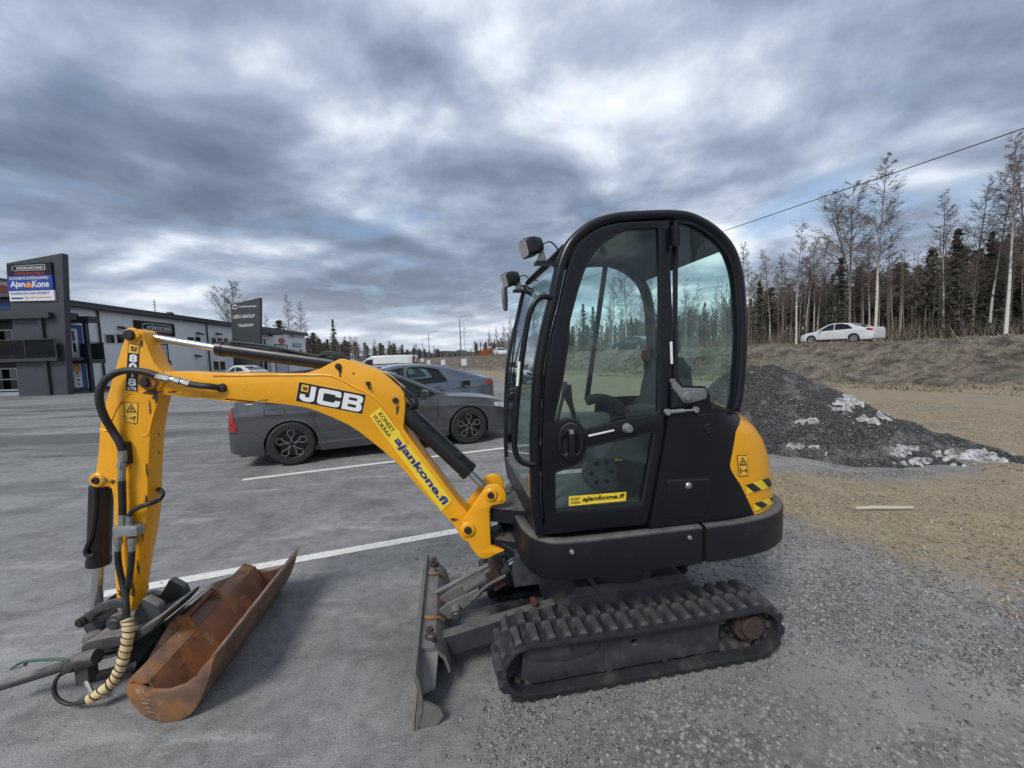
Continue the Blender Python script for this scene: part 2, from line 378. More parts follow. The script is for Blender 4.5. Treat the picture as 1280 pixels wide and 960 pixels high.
# --- ground material
gm = bpy.data.materials.new('ground'); gm.use_nodes = True; t = gm.node_tree; b = t.nodes['Principled BSDF']
geo = N(t, 'ShaderNodeNewGeometry'); sp = N(t, 'ShaderNodeSeparateXYZ'); t.links.new(geo.outputs['Position'], sp.inputs[0]); X, Y = sp.outputs[0], sp.outputs[1]
def nz(sc, det=6., ro=.6, dist=0., st=None):
    n = N(t, 'ShaderNodeTexNoise', i_Scale=sc, i_Detail=det, i_Roughness=ro, i_Distortion=dist)
    if st:
        mm = N(t, 'ShaderNodeMapping'); mm.inputs[3].default_value = st[:3]; mm.inputs[2].default_value = (0, 0, st[3]); t.links.new(geo.outputs['Position'], mm.inputs[0]); t.links.new(mm.outputs[0], n.inputs[0])
    else: t.links.new(geo.outputs['Position'], n.inputs[0])
    return n.outputs[0]
def vor(sc, feat='F1', out='Distance'):
    n = N(t, 'ShaderNodeTexVoronoi', feature=feat); n.inputs['Scale'].default_value = sc; t.links.new(geo.outputs['Position'], n.inputs[0]); return n.outputs[out]
def lin(a, bb_, c): return mathn(t, 'ADD', mathn(t, 'ADD', mathn(t, 'MULTIPLY', X, a), mathn(t, 'MULTIPLY', Y, bb_)), c)
def soft(v, lo, hi):
    n = N(t, 'ShaderNodeMapRange', interpolation_type='SMOOTHSTEP'); t.links.new(v, n.inputs[0]); n.inputs[1].default_value = lo; n.inputs[2].default_value = hi; return n.outputs[0]
wob = mathn(t, 'SUBTRACT', nz(1.1, 7., .65), .5); wob2 = mathn(t, 'SUBTRACT', nz(5., 7., .7), .5)
# asphalt: sun-bleached, gritty, with pale scuffs and dark tracks
a_big = nz(.35, 5., .55); a_mid = nz(2.2, 8., .62, .4); a_fine = nz(160., 3., .7); a_str = nz(1.4, 7., .65, .2, (.55, 2.6, 1, R(-20)))
asp = ramp(t, a_big, [(.3, (.165, .165, .165)), (.7, (.245, .244, .24))])
asp = mixc(t, 1., asp, ramp(t, a_mid, [(.25, .62), (.5, 1.), (.75, 1.22)]), 'MULTIPLY')
asp = mixc(t, ramp(t, a_str, [(.56, 0.), (.70, .7)]), asp, (.40, .392, .375))
asp = mixc(t, ramp(t, nz(.8, 6., .6, .3, (.35, 2.2, 1, R(-24))), [(.56, 0.), (.66, .6)]), asp, (.105, .104, .103))
asp = mixc(t, 1., asp, ramp(t, nz(11., 8., .72, .3), [(.28, .66), (.5, 1.), (.74, 1.22)]), 'MULTIPLY')
asp = mixc(t, ramp(t, nz(5.5, 9., .75, .6, (.5, 1.6, 1, R(-20))), [(.60, 0.), (.68, .55)]), asp, (.42, .412, .395))
asp = mixc(t, 1., asp, ramp(t, a_fine, [(.3, .50), (.5, 1.), (.72, 1.6)]), 'MULTIPLY')
asp = mixc(t, ramp(t, vor(95.), [(.10, .8), (.2, 0.)]), asp, mixc(t, ramp(t, vor(95., out='Color'), [(.5, 0.), (.8, 1.)]), (.08, .08, .082), (.40, .40, .39)))
asp = mixc(t, mathn(t, 'MULTIPLY', soft(lin(-1., 0., -4.), 0., 5.), ramp(t, nz(.55, 7., .6, .5, (.18, 1.6, 1, R(-10))), [(.50, 0.), (.58, .75)])), asp, (.075, .077, .08))
wet = mathn(t, 'MULTIPLY', soft(mathn(t, 'ADD', lin(-.06, -.42, 3.2), mathn(t, 'MULTIPLY', wob, 5.)), .0, .6), soft(lin(.06, .42, -1.3), 0., 1.2))
wet = mathn(t, 'MULTIPLY', wet, soft(lin(-1., 0., -6.5), 0., 1.5))
asp = mixc(t, mathn(t, 'MULTIPLY', wet, 0.), asp, (.05, .052, .056))
# grit and gravel
gr_c = ramp(t, vor(58., out='Color'), [(.1, (.10, .10, .10)), (.5, (.215, .213, .207)), (.9, (.40, .393, .378))])
gr_c = mixc(t, ramp(t, vor(58.), [(.25, 0.), (.6, .65)]), gr_c, (.09, .089, .086))
dust = mixc(t, 1., ramp(t, a_mid, [(.3, (.175, .171, .163)), (.7, (.255, .25, .238))]), ramp(t, a_fine, [(.3, .75), (.7, 1.3)]), 'MULTIPLY')
cmp_ = ramp(t, mathn(t, 'ADD', mathn(t, 'MULTIPLY', nz(.9, 5., .6, .3, (.6, 1.5, 1, R(-25))), .7), mathn(t, 'MULTIPLY', nz(4., 6., .7), .3)), [(.42, 0.), (.54, 1.)])
gravel = mixc(t, cmp_, gr_c, dust)
# dead grass / field and embankment soil
dg = mixc(t, nz(3.2, 8., .7), (.15, .122, .082), (.38, .305, .205))
dg = mixc(t, 1., dg, ramp(t, nz(70., 5., .75, .6), [(.3, .5), (.7, 1.45)]), 'MULTIPLY')
dg = mixc(t, ramp(t, nz(.7, 6., .6), [(.55, 0.), (.68, .8)]), dg, (.20, .195, .185))
soil = mixc(t, ramp(t, nz(1.6, 9., .72, .5), [(.36, 0.), (.62, 1.)]), (.045, .037, .03), (.20, .172, .14))
soil = mixc(t, 1., soil, ramp(t, nz(14., 7., .75, .4), [(.3, .45), (.7, 1.5)]), 'MULTIPLY')
soil = mixc(t, ramp(t, nz(.8, 5., .6), [(.56, 0.), (.7, .6)]), soil, (.075, .085, .045))
# where is what
d_gr = mathn(t, 'ADD', lin(1., -.20, .10), mathn(t, 'MULTIPLY', wob, 1.5))
m_gr = soft(mathn(t, 'ADD', d_gr, mathn(t, 'MULTIPLY', wob2, .9)), -.12, .35)
d1 = lin(.852, .524, -3.85); d2 = lin(1., .16, -3.0)
d_g = mathn(t, 'ADD', mathn(t, 'MINIMUM', d1, d2), mathn(t, 'ADD', mathn(t, 'MULTIPLY', wob, 1.3), mathn(t, 'MULTIPLY', wob2, .5)))
m_g = soft(d_g, -.12, .3)
pd = mathn(t, 'SQRT', mathn(t, 'ADD', mathn(t, 'POWER', mathn(t, 'MULTIPLY', mathn(t, 'ADD', X, -4.7), .78), 2.), mathn(t, 'POWER', mathn(t, 'MULTIPLY', mathn(t, 'ADD', Y, -6.2), .9), 2.)))
m_g = mathn(t, 'MULTIPLY', m_g, soft(mathn(t, 'ADD', pd, mathn(t, 'MULTIPLY', wob, 1.2)), 1.45, 1.75))
de = lin(.889, .457, 0.); m_e = soft(mathn(t, 'ADD', de, mathn(t, 'MULTIPLY', wob, 1.6)), 19.9, 20.7)
c = mixc(t, m_gr, asp, gravel); c = mixc(t, m_g, c, dg); c = mixc(t, m_e, c, soil)
t.links.new(c, b.inputs['Base Color']); b.inputs['Roughness'].default_value = .88; b.inputs['Specular IOR Level'].default_value = .3
hg = mathn(t, 'MULTIPLY', mathn(t, 'SUBTRACT', .6, vor(58.)), mathn(t, 'MULTIPLY', m_gr, mathn(t, 'SUBTRACT', 1., mathn(t, 'MULTIPLY', cmp_, .8))))
hh = mathn(t, 'ADD', mathn(t, 'MULTIPLY', hg, 1.2), mathn(t, 'ADD', mathn(t, 'MULTIPLY', a_fine, .35), mathn(t, 'MULTIPLY', nz(38., 6., .7), .35)))
hh = mathn(t, 'ADD', hh, mathn(t, 'MULTIPLY', mathn(t, 'MULTIPLY', nz(9., 8., .75), 6.), mathn(t, 'MAXIMUM', mathn(t, 'MULTIPLY', m_g, .5), m_e)))
bn = N(t, 'ShaderNodeBump'); bn.inputs[0].default_value = .75; bn.inputs[1].default_value = .012; t.links.new(hh, bn.inputs[2]); t.links.new(bn.outputs[0], b.inputs['Normal'])
mb = MB(); mb.v = gv; mb.f = gf
mb.build('ground', gm, weld=False, kind='structure')
# --- road on the embankment
M_road = pmat('road asphalt', (.10, .10, .102), .85, var=.15, vscale=1, bump=.2)
def strip(name, d0, d1, s0, s1, dz, mat, n=60):
    mb = MB(); T = np.array([-.457, .889]); Nn = np.array([.889, .457]); vs = []
    for i in range(n+1):
        s = s0+(s1-s0)*i/n
        for d in (d0, d1):
            P = Nn*d+T*s; vs.append((P[0], P[1], 1.72+dz))
    mb.add(vs, [(2*i, 2*i+1, 2*i+3, 2*i+2) for i in range(n)])
    return mb.build(name, mat, kind='structure', weld=False)
strip('road', 29.6, 36.4, -60, 700, .03, M_road)
strip('road_edge_line', 30.0, 30.12, -60, 700, .036, pmat('road paint', (.6, .6, .58), .7))
# --- painted bay lines on the lot
M_line = bpy.data.materials.new('worn bay paint'); M_line.use_nodes = True; tl = M_line.node_tree; bl = tl.nodes['Principled BSDF']
tcl = N(tl, 'ShaderNodeTexCoord'); nl = N(tl, 'ShaderNodeTexNoise', i_Scale=22., i_Detail=8., i_Roughness=.75); tl.links.new(tcl.outputs['Object'], nl.inputs[0])
nl2 = N(tl, 'ShaderNodeTexNoise', i_Scale=160., i_Detail=3., i_Roughness=.7); tl.links.new(tcl.outputs['Object'], nl2.inputs[0])
fl = mathn(tl, 'ADD', mathn(tl, 'MULTIPLY', nl.outputs[0], .6), mathn(tl, 'MULTIPLY', nl2.outputs[0], .4))
tl.links.new(mixc(tl, ramp(tl, fl, [(.38, 1.), (.46, 0.)]), (.68, .67, .63), (.17, .17, .172)), bl.inputs['Base Color']); bl.inputs['Roughness'].default_value = .8
def bay_line(p0, p1, w):
    a, c_ = np.array(p0)[:2], np.array(p1)[:2]; u = (c_-a)/np.linalg.norm(c_-a); nn = np.array([-u[1], u[0]])*w/2; n = 40; mb = MB(); vs = []
    L = np.linalg.norm(c_-a)
    for i in range(n+1):
        P = a+u*L*i/n
        for s in (-1, 1):
            q = P+nn*s*(1+.10*vnoise(P[0]*9, P[1]*9, 1, s)); vs.append((q[0], q[1], .004))
    mb.add(vs, [(2*i, 2*i+1, 2*i+3, 2*i+2) for i in range(n)]); mb.build('parking_line', M_line, kind='structure', weld=False)
g = lambda *q: gnd(*q)
l1a, l1b = g(120, 745), g(566, 665); bay_line(l1a, l1b+(l1b-l1a)*.1, .105)
l2a, l2b = g(303, 600), g(632, 560); bay_line(l2a, l2b+(l2b-l2a)*.25, .10)
bay = (l2b-l2a)[:2]/np.linalg.norm((l2b-l2a)[:2]); bnr = np.array([-bay[1], bay[0]])
for k in (1, 2, 3): bay_line(l2a[:2]+bnr*2.65*k, l2a[:2]+bnr*2.65*k+bay*5, .10)
# --- loose stones (nobody could count them)
def stones(name, P, size, mats, parent=None, seed=1, zf=None):
    rs = np.random.RandomState(seed); n = len(P)
    base = np.array([(1, 0, 0), (-1, 0, 0), (0, 1, 0), (0, -1, 0), (0, 0, 1), (0, 0, -1.)])
    tri = np.array([(0, 2, 4), (2, 1, 4), (1, 3, 4), (3, 0, 4), (2, 0, 5), (1, 2, 5), (3, 1, 5), (0, 3, 5)])
    V = base[None]*rs.uniform(.55, 1.25, (n, 6, 1))+rs.uniform(-.28, .28, (n, 6, 3))
    V *= (size[:, None]*rs.uniform(.6, 1.2, (n, 3))*np.array([1, 1, .62]))[:, None, :]
    a = rs.uniform(0, 2*PI, n); ca, sa = np.cos(a)[:, None], np.sin(a)[:, None]
    x = V[..., 0]*ca-V[..., 1]*sa; y = V[..., 0]*sa+V[..., 1]*ca
    V = np.stack([x, y, V[..., 2]], -1)+P[:, None, :]
    Fc = (tri[None]+np.arange(n)[:, None, None]*6).reshape(-1, 3)
    me = bpy.data.meshes.new(name); me.vertices.add(n*6); me.vertices.foreach_set('co', V.reshape(-1))
    me.loops.add(len(Fc)*3); me.loops.foreach_set('vertex_index', Fc.reshape(-1)); me.polygons.add(len(Fc))
    me.polygons.foreach_set('loop_start', np.arange(0, len(Fc)*3, 3)); me.polygons.foreach_set('loop_total', np.full(len(Fc), 3))
    for mm in mats: me.materials.append(mm)
    me.polygons.foreach_set('material_index', np.repeat(rs.choice(len(mats), n), 8)); me.update()
    o = bpy.data.objects.new(name, me); COL.objects.link(o); o.parent = parent; o['kind'] = 'stuff'; return o
M_st = [pmat('stone %d' % i, c_, .85, var=.2, vscale=60) for i, c_ in enumerate([(.17, .17, .17), (.23, .228, .222), (.12, .12, .12), (.29, .285, .275), (.20, .185, .168)])]
rs = np.random.RandomState(3); pts = []; szs = []
def grav_mask(x, y):
    d = x-.20*y+.10+1.1*vnoise(x, y, 1.1, 2)+.4*vnoise(x, y, 4, 6)
    gmk = min(.852*x+.524*y-3.85, x+.16*y-3.0)+.7*vnoise(x, y, 1.1, 9)
    w = 1/(1+math.exp(-d*6))*(1-.93/(1+math.exp(-gmk*6)))
    c1 = .5+.5*vnoise(x*.6+y*.3, y*1.5-x*.4, .9, 4)          # compacted bare bands
    return w*(.12+.88*max(0, min(1, (c1-.40)/.14)))
while len(pts) < 30000:
    r = 1.1+7.5*rs.rand()**1.9; a = R(-30+62*2*rs.rand()*.72); x, y = r*math.sin(a), r*math.cos(a)
    if rs.rand() < grav_mask(x, y): pts.append((x, y, .002)); szs.append((.0035+.0095*rs.rand()**2.6)*(1.02 if r < 2.5 else 1.4))
stones('loose_gravel', np.array(pts), np.array(szs), M_st, seed=4)
pts = []; szs = []
for _ in range(9000):
    r = 1.2+11*rs.rand()**1.7; a = R(-58+75*rs.rand()); x, y = r*math.sin(a), r*math.cos(a)
    pts.append((x, y, .001)); szs.append(.002+.0055*rs.rand()**3)
stones('asphalt_grit', np.array(pts), np.array(szs), [M_st[1], M_st[3], M_st[4]], seed=5)
# --- dead grass blades
M_gb = [pmat('dead grass %d' % i, c_, .9, var=.25, vscale=40, spec=.2) for i, c_ in enumerate([(.33, .27, .175), (.25, .195, .125), (.40, .34, .24), (.16, .125, .085), (.14, .145, .075)])]
def blades(name, P, L, lean, mats, probs, seed, w=.0035):
    rs = np.random.RandomState(seed); n = len(P); a = rs.uniform(0, 2*PI, n); ln = L*rs.uniform(.5, 1.3, n); el = rs.uniform(lean[0], lean[1], n)
    tip = P+np.stack([np.cos(a)*np.cos(el)*ln, np.sin(a)*np.cos(el)*ln, np.sin(el)*ln], -1)
    bx = a+PI/2+rs.uniform(-.6, .6, n); ww = (w*rs.uniform(.6, 1.6, n))[:, None]; off = np.stack([np.cos(bx), np.sin(bx), np.zeros(n)], -1)*ww
    mid = P+(tip-P)*.55+np.array([0, 0, 1.])*(ln*.10)[:, None]
    V = np.stack([P-off, P+off, mid+off*.7, mid-off*.7, tip], 1)
    Q = np.arange(n)[:, None]*5; q4 = (Q+np.array([[0, 1, 2, 3]])); q3 = (Q+np.array([[3, 2, 4]]))
    loops = np.concatenate([q4, q3], 1).reshape(-1)
    me = bpy.data.meshes.new(name); me.vertices.add(n*5); me.vertices.foreach_set('co', V.reshape(-1)); me.loops.add(len(loops)); me.loops.foreach_set('vertex_index', loops)
    me.polygons.add(2*n); st = np.stack([np.arange(n)*7, np.arange(n)*7+4], 1).reshape(-1); me.polygons.foreach_set('loop_start', st); me.polygons.foreach_set('loop_total', np.tile([4, 3], n))
    for mm in mats: me.materials.append(mm)
    me.polygons.foreach_set('material_index', np.repeat(rs.choice(len(mats), n, p=probs), 2)); me.update()
    o = bpy.data.objects.new(name, me); COL.objects.link(o); o['kind'] = 'stuff'; return o
pts = []
while len(pts) < 36000:
    x = 2.2+9*rs.rand()**1.3; y = 1.6+9*rs.rand()**1.2
    gmk = min(.852*x+.524*y-3.85, x+.16*y-3.0)+.75*vnoise(x, y, 1.1, 9)
    pdv = math.hypot((x-4.7)*.78, (y-6.2)*.9)+.5*vnoise(x, y, 1.3, 4)
    if gmk > 0 and pdv > 1.55 and rs.rand() < .25+.75*max(0, .5+1.3*vnoise(x, y, 2.6, 7)): pts.append((x, y, 0))
blades('dead_grass', np.array(pts), .045, (.0, .42), M_gb, [.32, .28, .2, .17, .03], 6)
pts = []
while len(pts) < 42000:
    s = -14+75*rs.rand()**1.4; d = 17.5+11.5*rs.rand(); P = np.array([.889, .457])*d+np.array([-.457, .889])*s
    k = .5+1.2*vnoise(P[0], P[1], .55, 3)+.6*vnoise(P[0], P[1], 1.9, 1)
    if rs.rand() < k: pts.append((P[0], P[1], terrain(P[0], P[1])-.01))
tag(blades('embankment_weeds', np.array(pts), .20, (.1, .9), M_gb, [.12, .26, .08, .44, .10], 8, w=.010))
# ------------------------------------------------------------------ gravel pile with old snow
RID = [(4.2, 7.3, 1.40), (4.5, 7.2, 1.46), (4.8, 7.1, 1.45), (5.1, 7.0, 1.33), (5.45, 6.75, 1.08), (5.75, 6.4, .84), (6.05, 5.9, .62), (6.3, 5.5, .44), (6.55, 5.15, .32), (6.75, 4.9, .22), (4.75, 6.1, .90), (4.95, 5.6, .60), (5.3, 5.25, .40), (4.5, 5.3, .36), (5.0, 4.95, .20), (5.7, 5.0, .24), (6.2, 4.8, .18)]
def pile_h(x, y):
    vals = [r[2]-.78*math.sqrt(((x-r[0])*(1.55 if x < r[0] else 1))**2+(y-r[1])**2+.02) for r in RID]; mxv = max(vals); h = mxv+.075*math.log(sum(math.exp((v-mxv)/.075) for v in vals))-.06
    return h+.06*vnoise(x, y, 1.6, 3)+.035*vnoise(x, y, 5, 2)+.018*vnoise(x, y, 17, 5)-.03
pile = empty('gravel_pile', (4.8, 6.2, 0)); tag(pile, 'dark gravel pile with patches of old snow beside the dead grass', 'gravel pile')
px0, py0, st = 2.5, 3.7, .030; pnx, pny = 180, 185
PV = [(px0+i*st, py0+j*st, max(-.03, pile_h(px0+i*st, py0+j*st))) for j in range(pny) for i in range(pnx)]
PFc = []; snow = {}
SN = [((1060, 505), (26, 14)), ((1094, 524), (26, 10)), ((998, 557), (30, 5)), ((1024, 567), (14, 4)), ((1124, 562), (26, 9)), ((1146, 578), (30, 7)), ((1215, 572), (60, 12)), ((1250, 588), (60, 9)), ((1165, 593), (60, 4)), ((1008, 527), (16, 5))]
def projpx(P):
    q = np.array(P)-CAM; w_ = q@FW; return 640+FPX*(q@RT)/w_, 480-FPX*(q@UPV)/w_
for j in range(pny-1):
    for i in range(pnx-1):
        ids = (j*pnx+i, j*pnx+i+1, (j+1)*pnx+i+1, (j+1)*pnx+i)
        if all(PV[k][2] <= -.03 for k in ids): continue
        PFc.append(ids); c_ = np.mean([PV[k] for k in ids], 0)
        qx, qy = projpx(c_)
        if c_[1] < 7.0:
            for k, ((ex, ey), (rx, ry)) in enumerate(SN):
                r2 = ((qx-ex)/rx)**2+((qy-ey)/ry)**2
                if r2+.7*vnoise(c_[0], c_[1], 4, k)+1.5*vnoise(c_[0]*1.0, c_[1]*2.2, 9, k) < .72: snow.setdefault(k, []).append(ids); break
loc0 = Vector((-4.8, -6.2, 0))
M_pile = bpy.data.materials.new('pile gravel'); M_pile.use_nodes = True; t = M_pile.node_tree; b = t.nodes['Principled BSDF']
geo = N(t, 'ShaderNodeNewGeometry')
v1 = vor(70., out='Color'); c = ramp(t, v1, [(.1, (.012, .012, .012)), (.5, (.032, .032, .031)), (.9, (.10, .098, .094))])
c = mixc(t, ramp(t, mathn(t, 'ADD', mathn(t, 'MULTIPLY', nz(1.5, 7., .65, .3), .7), mathn(t, 'MULTIPLY', nz(7., 5., .7), .3)), [(.52, 0.), (.62, .85)]), c, mixc(t, vor(70., out='Color'), (.10, .10, .10), (.25, .248, .242)))
c = mixc(t, 1., c, ramp(t, nz(90., 4., .7), [(.3, .5), (.7, 1.45)]), 'MULTIPLY')
t.links.new(c, b.inputs['Base Color']); b.inputs['Roughness'].default_value = .9; b.inputs['Specular IOR Level'].default_value = .25
bn = N(t, 'ShaderNodeBump'); bn.inputs[0].default_value = .9; bn.inputs[1].default_value = .03; t.links.new(mathn(t, 'ADD', mathn(t, 'MULTIPLY', vor(45.), -1.), nz(60., 5., .7)), bn.inputs[2]); t.links.new(bn.outputs[0], b.inputs['Normal'])
mb = MB(); mb.v = [(v[0]-4.8, v[1]-6.2, v[2]) for v in PV]; mb.f = PFc; po = mb.build('heap', M_pile, pile, smooth=60)
M_snow = pmat('dirty old snow', (.44, .445, .445), .75, var=.35, vscale=9, bump=.7, bscale=30, dirt=[((.16, .157, .15), .44, 7, .16, .9), ((.05, .05, .05), .53, 26, .06, .95)])
for k, fs in snow.items():
    mb = MB(); cnt = {}
    for f in fs:
        for i in f: cnt[i] = cnt.get(i, 0)+1
    mb.v = [(v[0]-4.8, v[1]-6.2, v[2]+((.022+.018*vnoise(v[0], v[1], 12, 1)) if cnt.get(i, 0) == 4 else -.006)) for i, v in enumerate(PV)]; mb.f = fs
    bmv = {}; 
    ids = sorted({i for f in fs for i in f}); mp_ = {i: n for n, i in enumerate(ids)}
    mb.v = [mb.v[i] for i in ids]; mb.f = [tuple(mp_[i] for i in f) for f in fs]
    mb.build('snow_patch', M_snow, pile, smooth=80)
rs = np.random.RandomState(12); pts = []; szs = []
while len(pts) < 9000:
    x, y = 3+4.6*rs.rand(), 4.1+3.6*rs.rand(); h = pile_h(x, y)
    if h > -.16 and rs.rand() < .35+.8*vnoise(x, y, 1.8, 6)+.3: pts.append((x-4.8, y-6.2, max(h, 0)+.002)); szs.append(.005+.02*rs.rand()**3.5+(.035*rs.rand() if rs.rand() < .012 else 0))
stones('loose_stones', np.array(pts), np.array(szs), [M_st[0], M_st[2], M_st[2], M_st[1]], pile, 9)
# a bleached stick and a few odd stones lying in the grass
p0, p1 = gnd(1069, 638), gnd(1141, 637); u = (p1-p0)
mb = MB(); cc = (p0+p1)/2; ang = math.atan2(u[1], u[0]); Ls = np.linalg.norm(u)
mb.tube([(-Ls/2, 0, .02), (-Ls*.2, .004, .024), (Ls*.15, -.003, .022), (Ls/2, .002, .018)], [.016, .019, .018, .014], 7)
o = mb.build('stick', pmat('bleached wood', (.46, .42, .36), .8, var=.2, vscale=20, stretch=(2, 20, 20), bump=.3), loc=(cc[0], cc[1], 0)); o.rotation_euler = (0, 0, ang)
tag(o, 'bleached wooden stick lying in the dead grass', 'stick')
# ------------------------------------------------------------------ far hills
def hill(name, pts, Y, mat, depth=300):
    mb = MB(); top = []; base = []; back = []
    for px_, py_ in smooth_loop(pts, 8, False):
        P = atY(px_, py_, Y); top.append((P[0], P[1], P[2])); base.append((P[0], P[1]-depth, -5)); back.append((P[0], P[1]+depth, -5))
    mid = [((a[0]+b_[0])/2, (a[1]+b_[1])/2, b_[2]*.62+4*vnoise(b_[0], 0, .01, 3)) for a, b_ in zip(base, top)]
    mb.loft([base, mid, top, back], closed=False, caps=False); o = mb.build(name, mat, smooth=70); o['kind'] = 'structure'; return o
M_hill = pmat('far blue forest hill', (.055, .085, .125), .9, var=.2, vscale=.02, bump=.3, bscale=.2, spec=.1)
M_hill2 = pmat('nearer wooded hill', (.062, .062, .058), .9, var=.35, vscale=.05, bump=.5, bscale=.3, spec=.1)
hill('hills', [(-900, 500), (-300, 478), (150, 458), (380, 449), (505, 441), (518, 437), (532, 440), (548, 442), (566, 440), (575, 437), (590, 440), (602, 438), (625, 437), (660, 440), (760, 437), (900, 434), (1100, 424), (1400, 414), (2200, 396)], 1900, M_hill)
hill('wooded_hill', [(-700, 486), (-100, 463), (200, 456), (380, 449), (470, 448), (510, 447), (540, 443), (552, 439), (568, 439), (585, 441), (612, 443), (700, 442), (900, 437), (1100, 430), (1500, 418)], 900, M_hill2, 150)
# ================================================================== THE MINI EXCAVATOR
EX = empty('mini_excavator', (MF.O[0], MF.O[1], 0), PI+MF.a)
tag(EX, 'yellow and black mini excavator with a closed cab and lowered rusty bucket', 'excavator')
ms = lambda pts, y: [MF.side(q, y) for q in pts]
bs = lambda pts, y: [BF.side(q, y) for q in pts]
def offs(P, d):
    out = []
    for i in range(len(P)):
        a = np.array(P[max(i-1, 0)]); c_ = np.array(P[min(i+1, len(P)-1)]); u = (c_-a)/np.linalg.norm(c_-a)
        out.append(tuple(np.array(P[i])+np.array([u[1], -u[0]])*d))
    return out
# ---------------- tracks
TX0, TX1, TR_, TZ = -.585, .605, .132, .157
def loop_pt(s, r=TR_):
    L = TX1-TX0; per = 2*L+2*PI*r; s = s % per
    if s < L: return (TX1-s, TZ-r), (-1, 0), (0, -1)           # bottom, running rearwards
    s -= L
    if s < PI*r: a = s/r; return (TX0-r*math.sin(a), TZ-r*math.cos(a)), (-math.cos(a), math.sin(a)), (-math.sin(a), -math.cos(a))
    s -= PI*r
    if s < L: return (TX0+s, TZ+r-.012*math.sin(PI*s/L)), (1, 0), (0, 1)
    s -= L; a = s/r; return (TX1+r*math.sin(a), TZ+r*math.cos(a)), (math.cos(a), -math.sin(a)), (math.sin(a), math.cos(a))
PER = 2*(TX1-TX0)+2*PI*TR_
lm = MB()
for sg in (1,):   # one tread block: wedge with a slanted crown
    lm.loft([[(-.031, -.058, -.004), (.031, -.058, -.004), (.031, .058, -.004), (-.031, .058, -.004)],
             [(-.029, -.056, .012), (.027, -.056, .012), (.020, .056, .012), (-.026, .056, .012)],
             [(-.020, -.050, .021), (.020, -.052, .021), (.006, .046, .019), (-.022, .048, .019)]])
lm.v = [(v[0]*.84, v[1]*.97, v[2]*(1.35 if v[2] > 0 else 1)) for v in lm.v]; LUG = lm.mesh('tread_lug', M_rub, 30)
lm = MB()
lm.loft([[(-.031, -.058, -.004), (.031, -.058, -.004), (.031, .058, -.004), (-.031, .058, -.004)],
         [(-.026, -.056, .012), (.020, -.056, .012), (.027, .056, .012), (-.029, .056, .012)],
         [(-.022, -.048, .019), (.006, -.046, .019), (.020, .052, .021), (-.020, .050, .021)]])
lm.v = [(v[0]*.84, v[1]*.97, v[2]*(1.35 if v[2] > 0 else 1)) for v in lm.v]; LUG2 = lm.mesh('tread_lug', M_rub, 30)
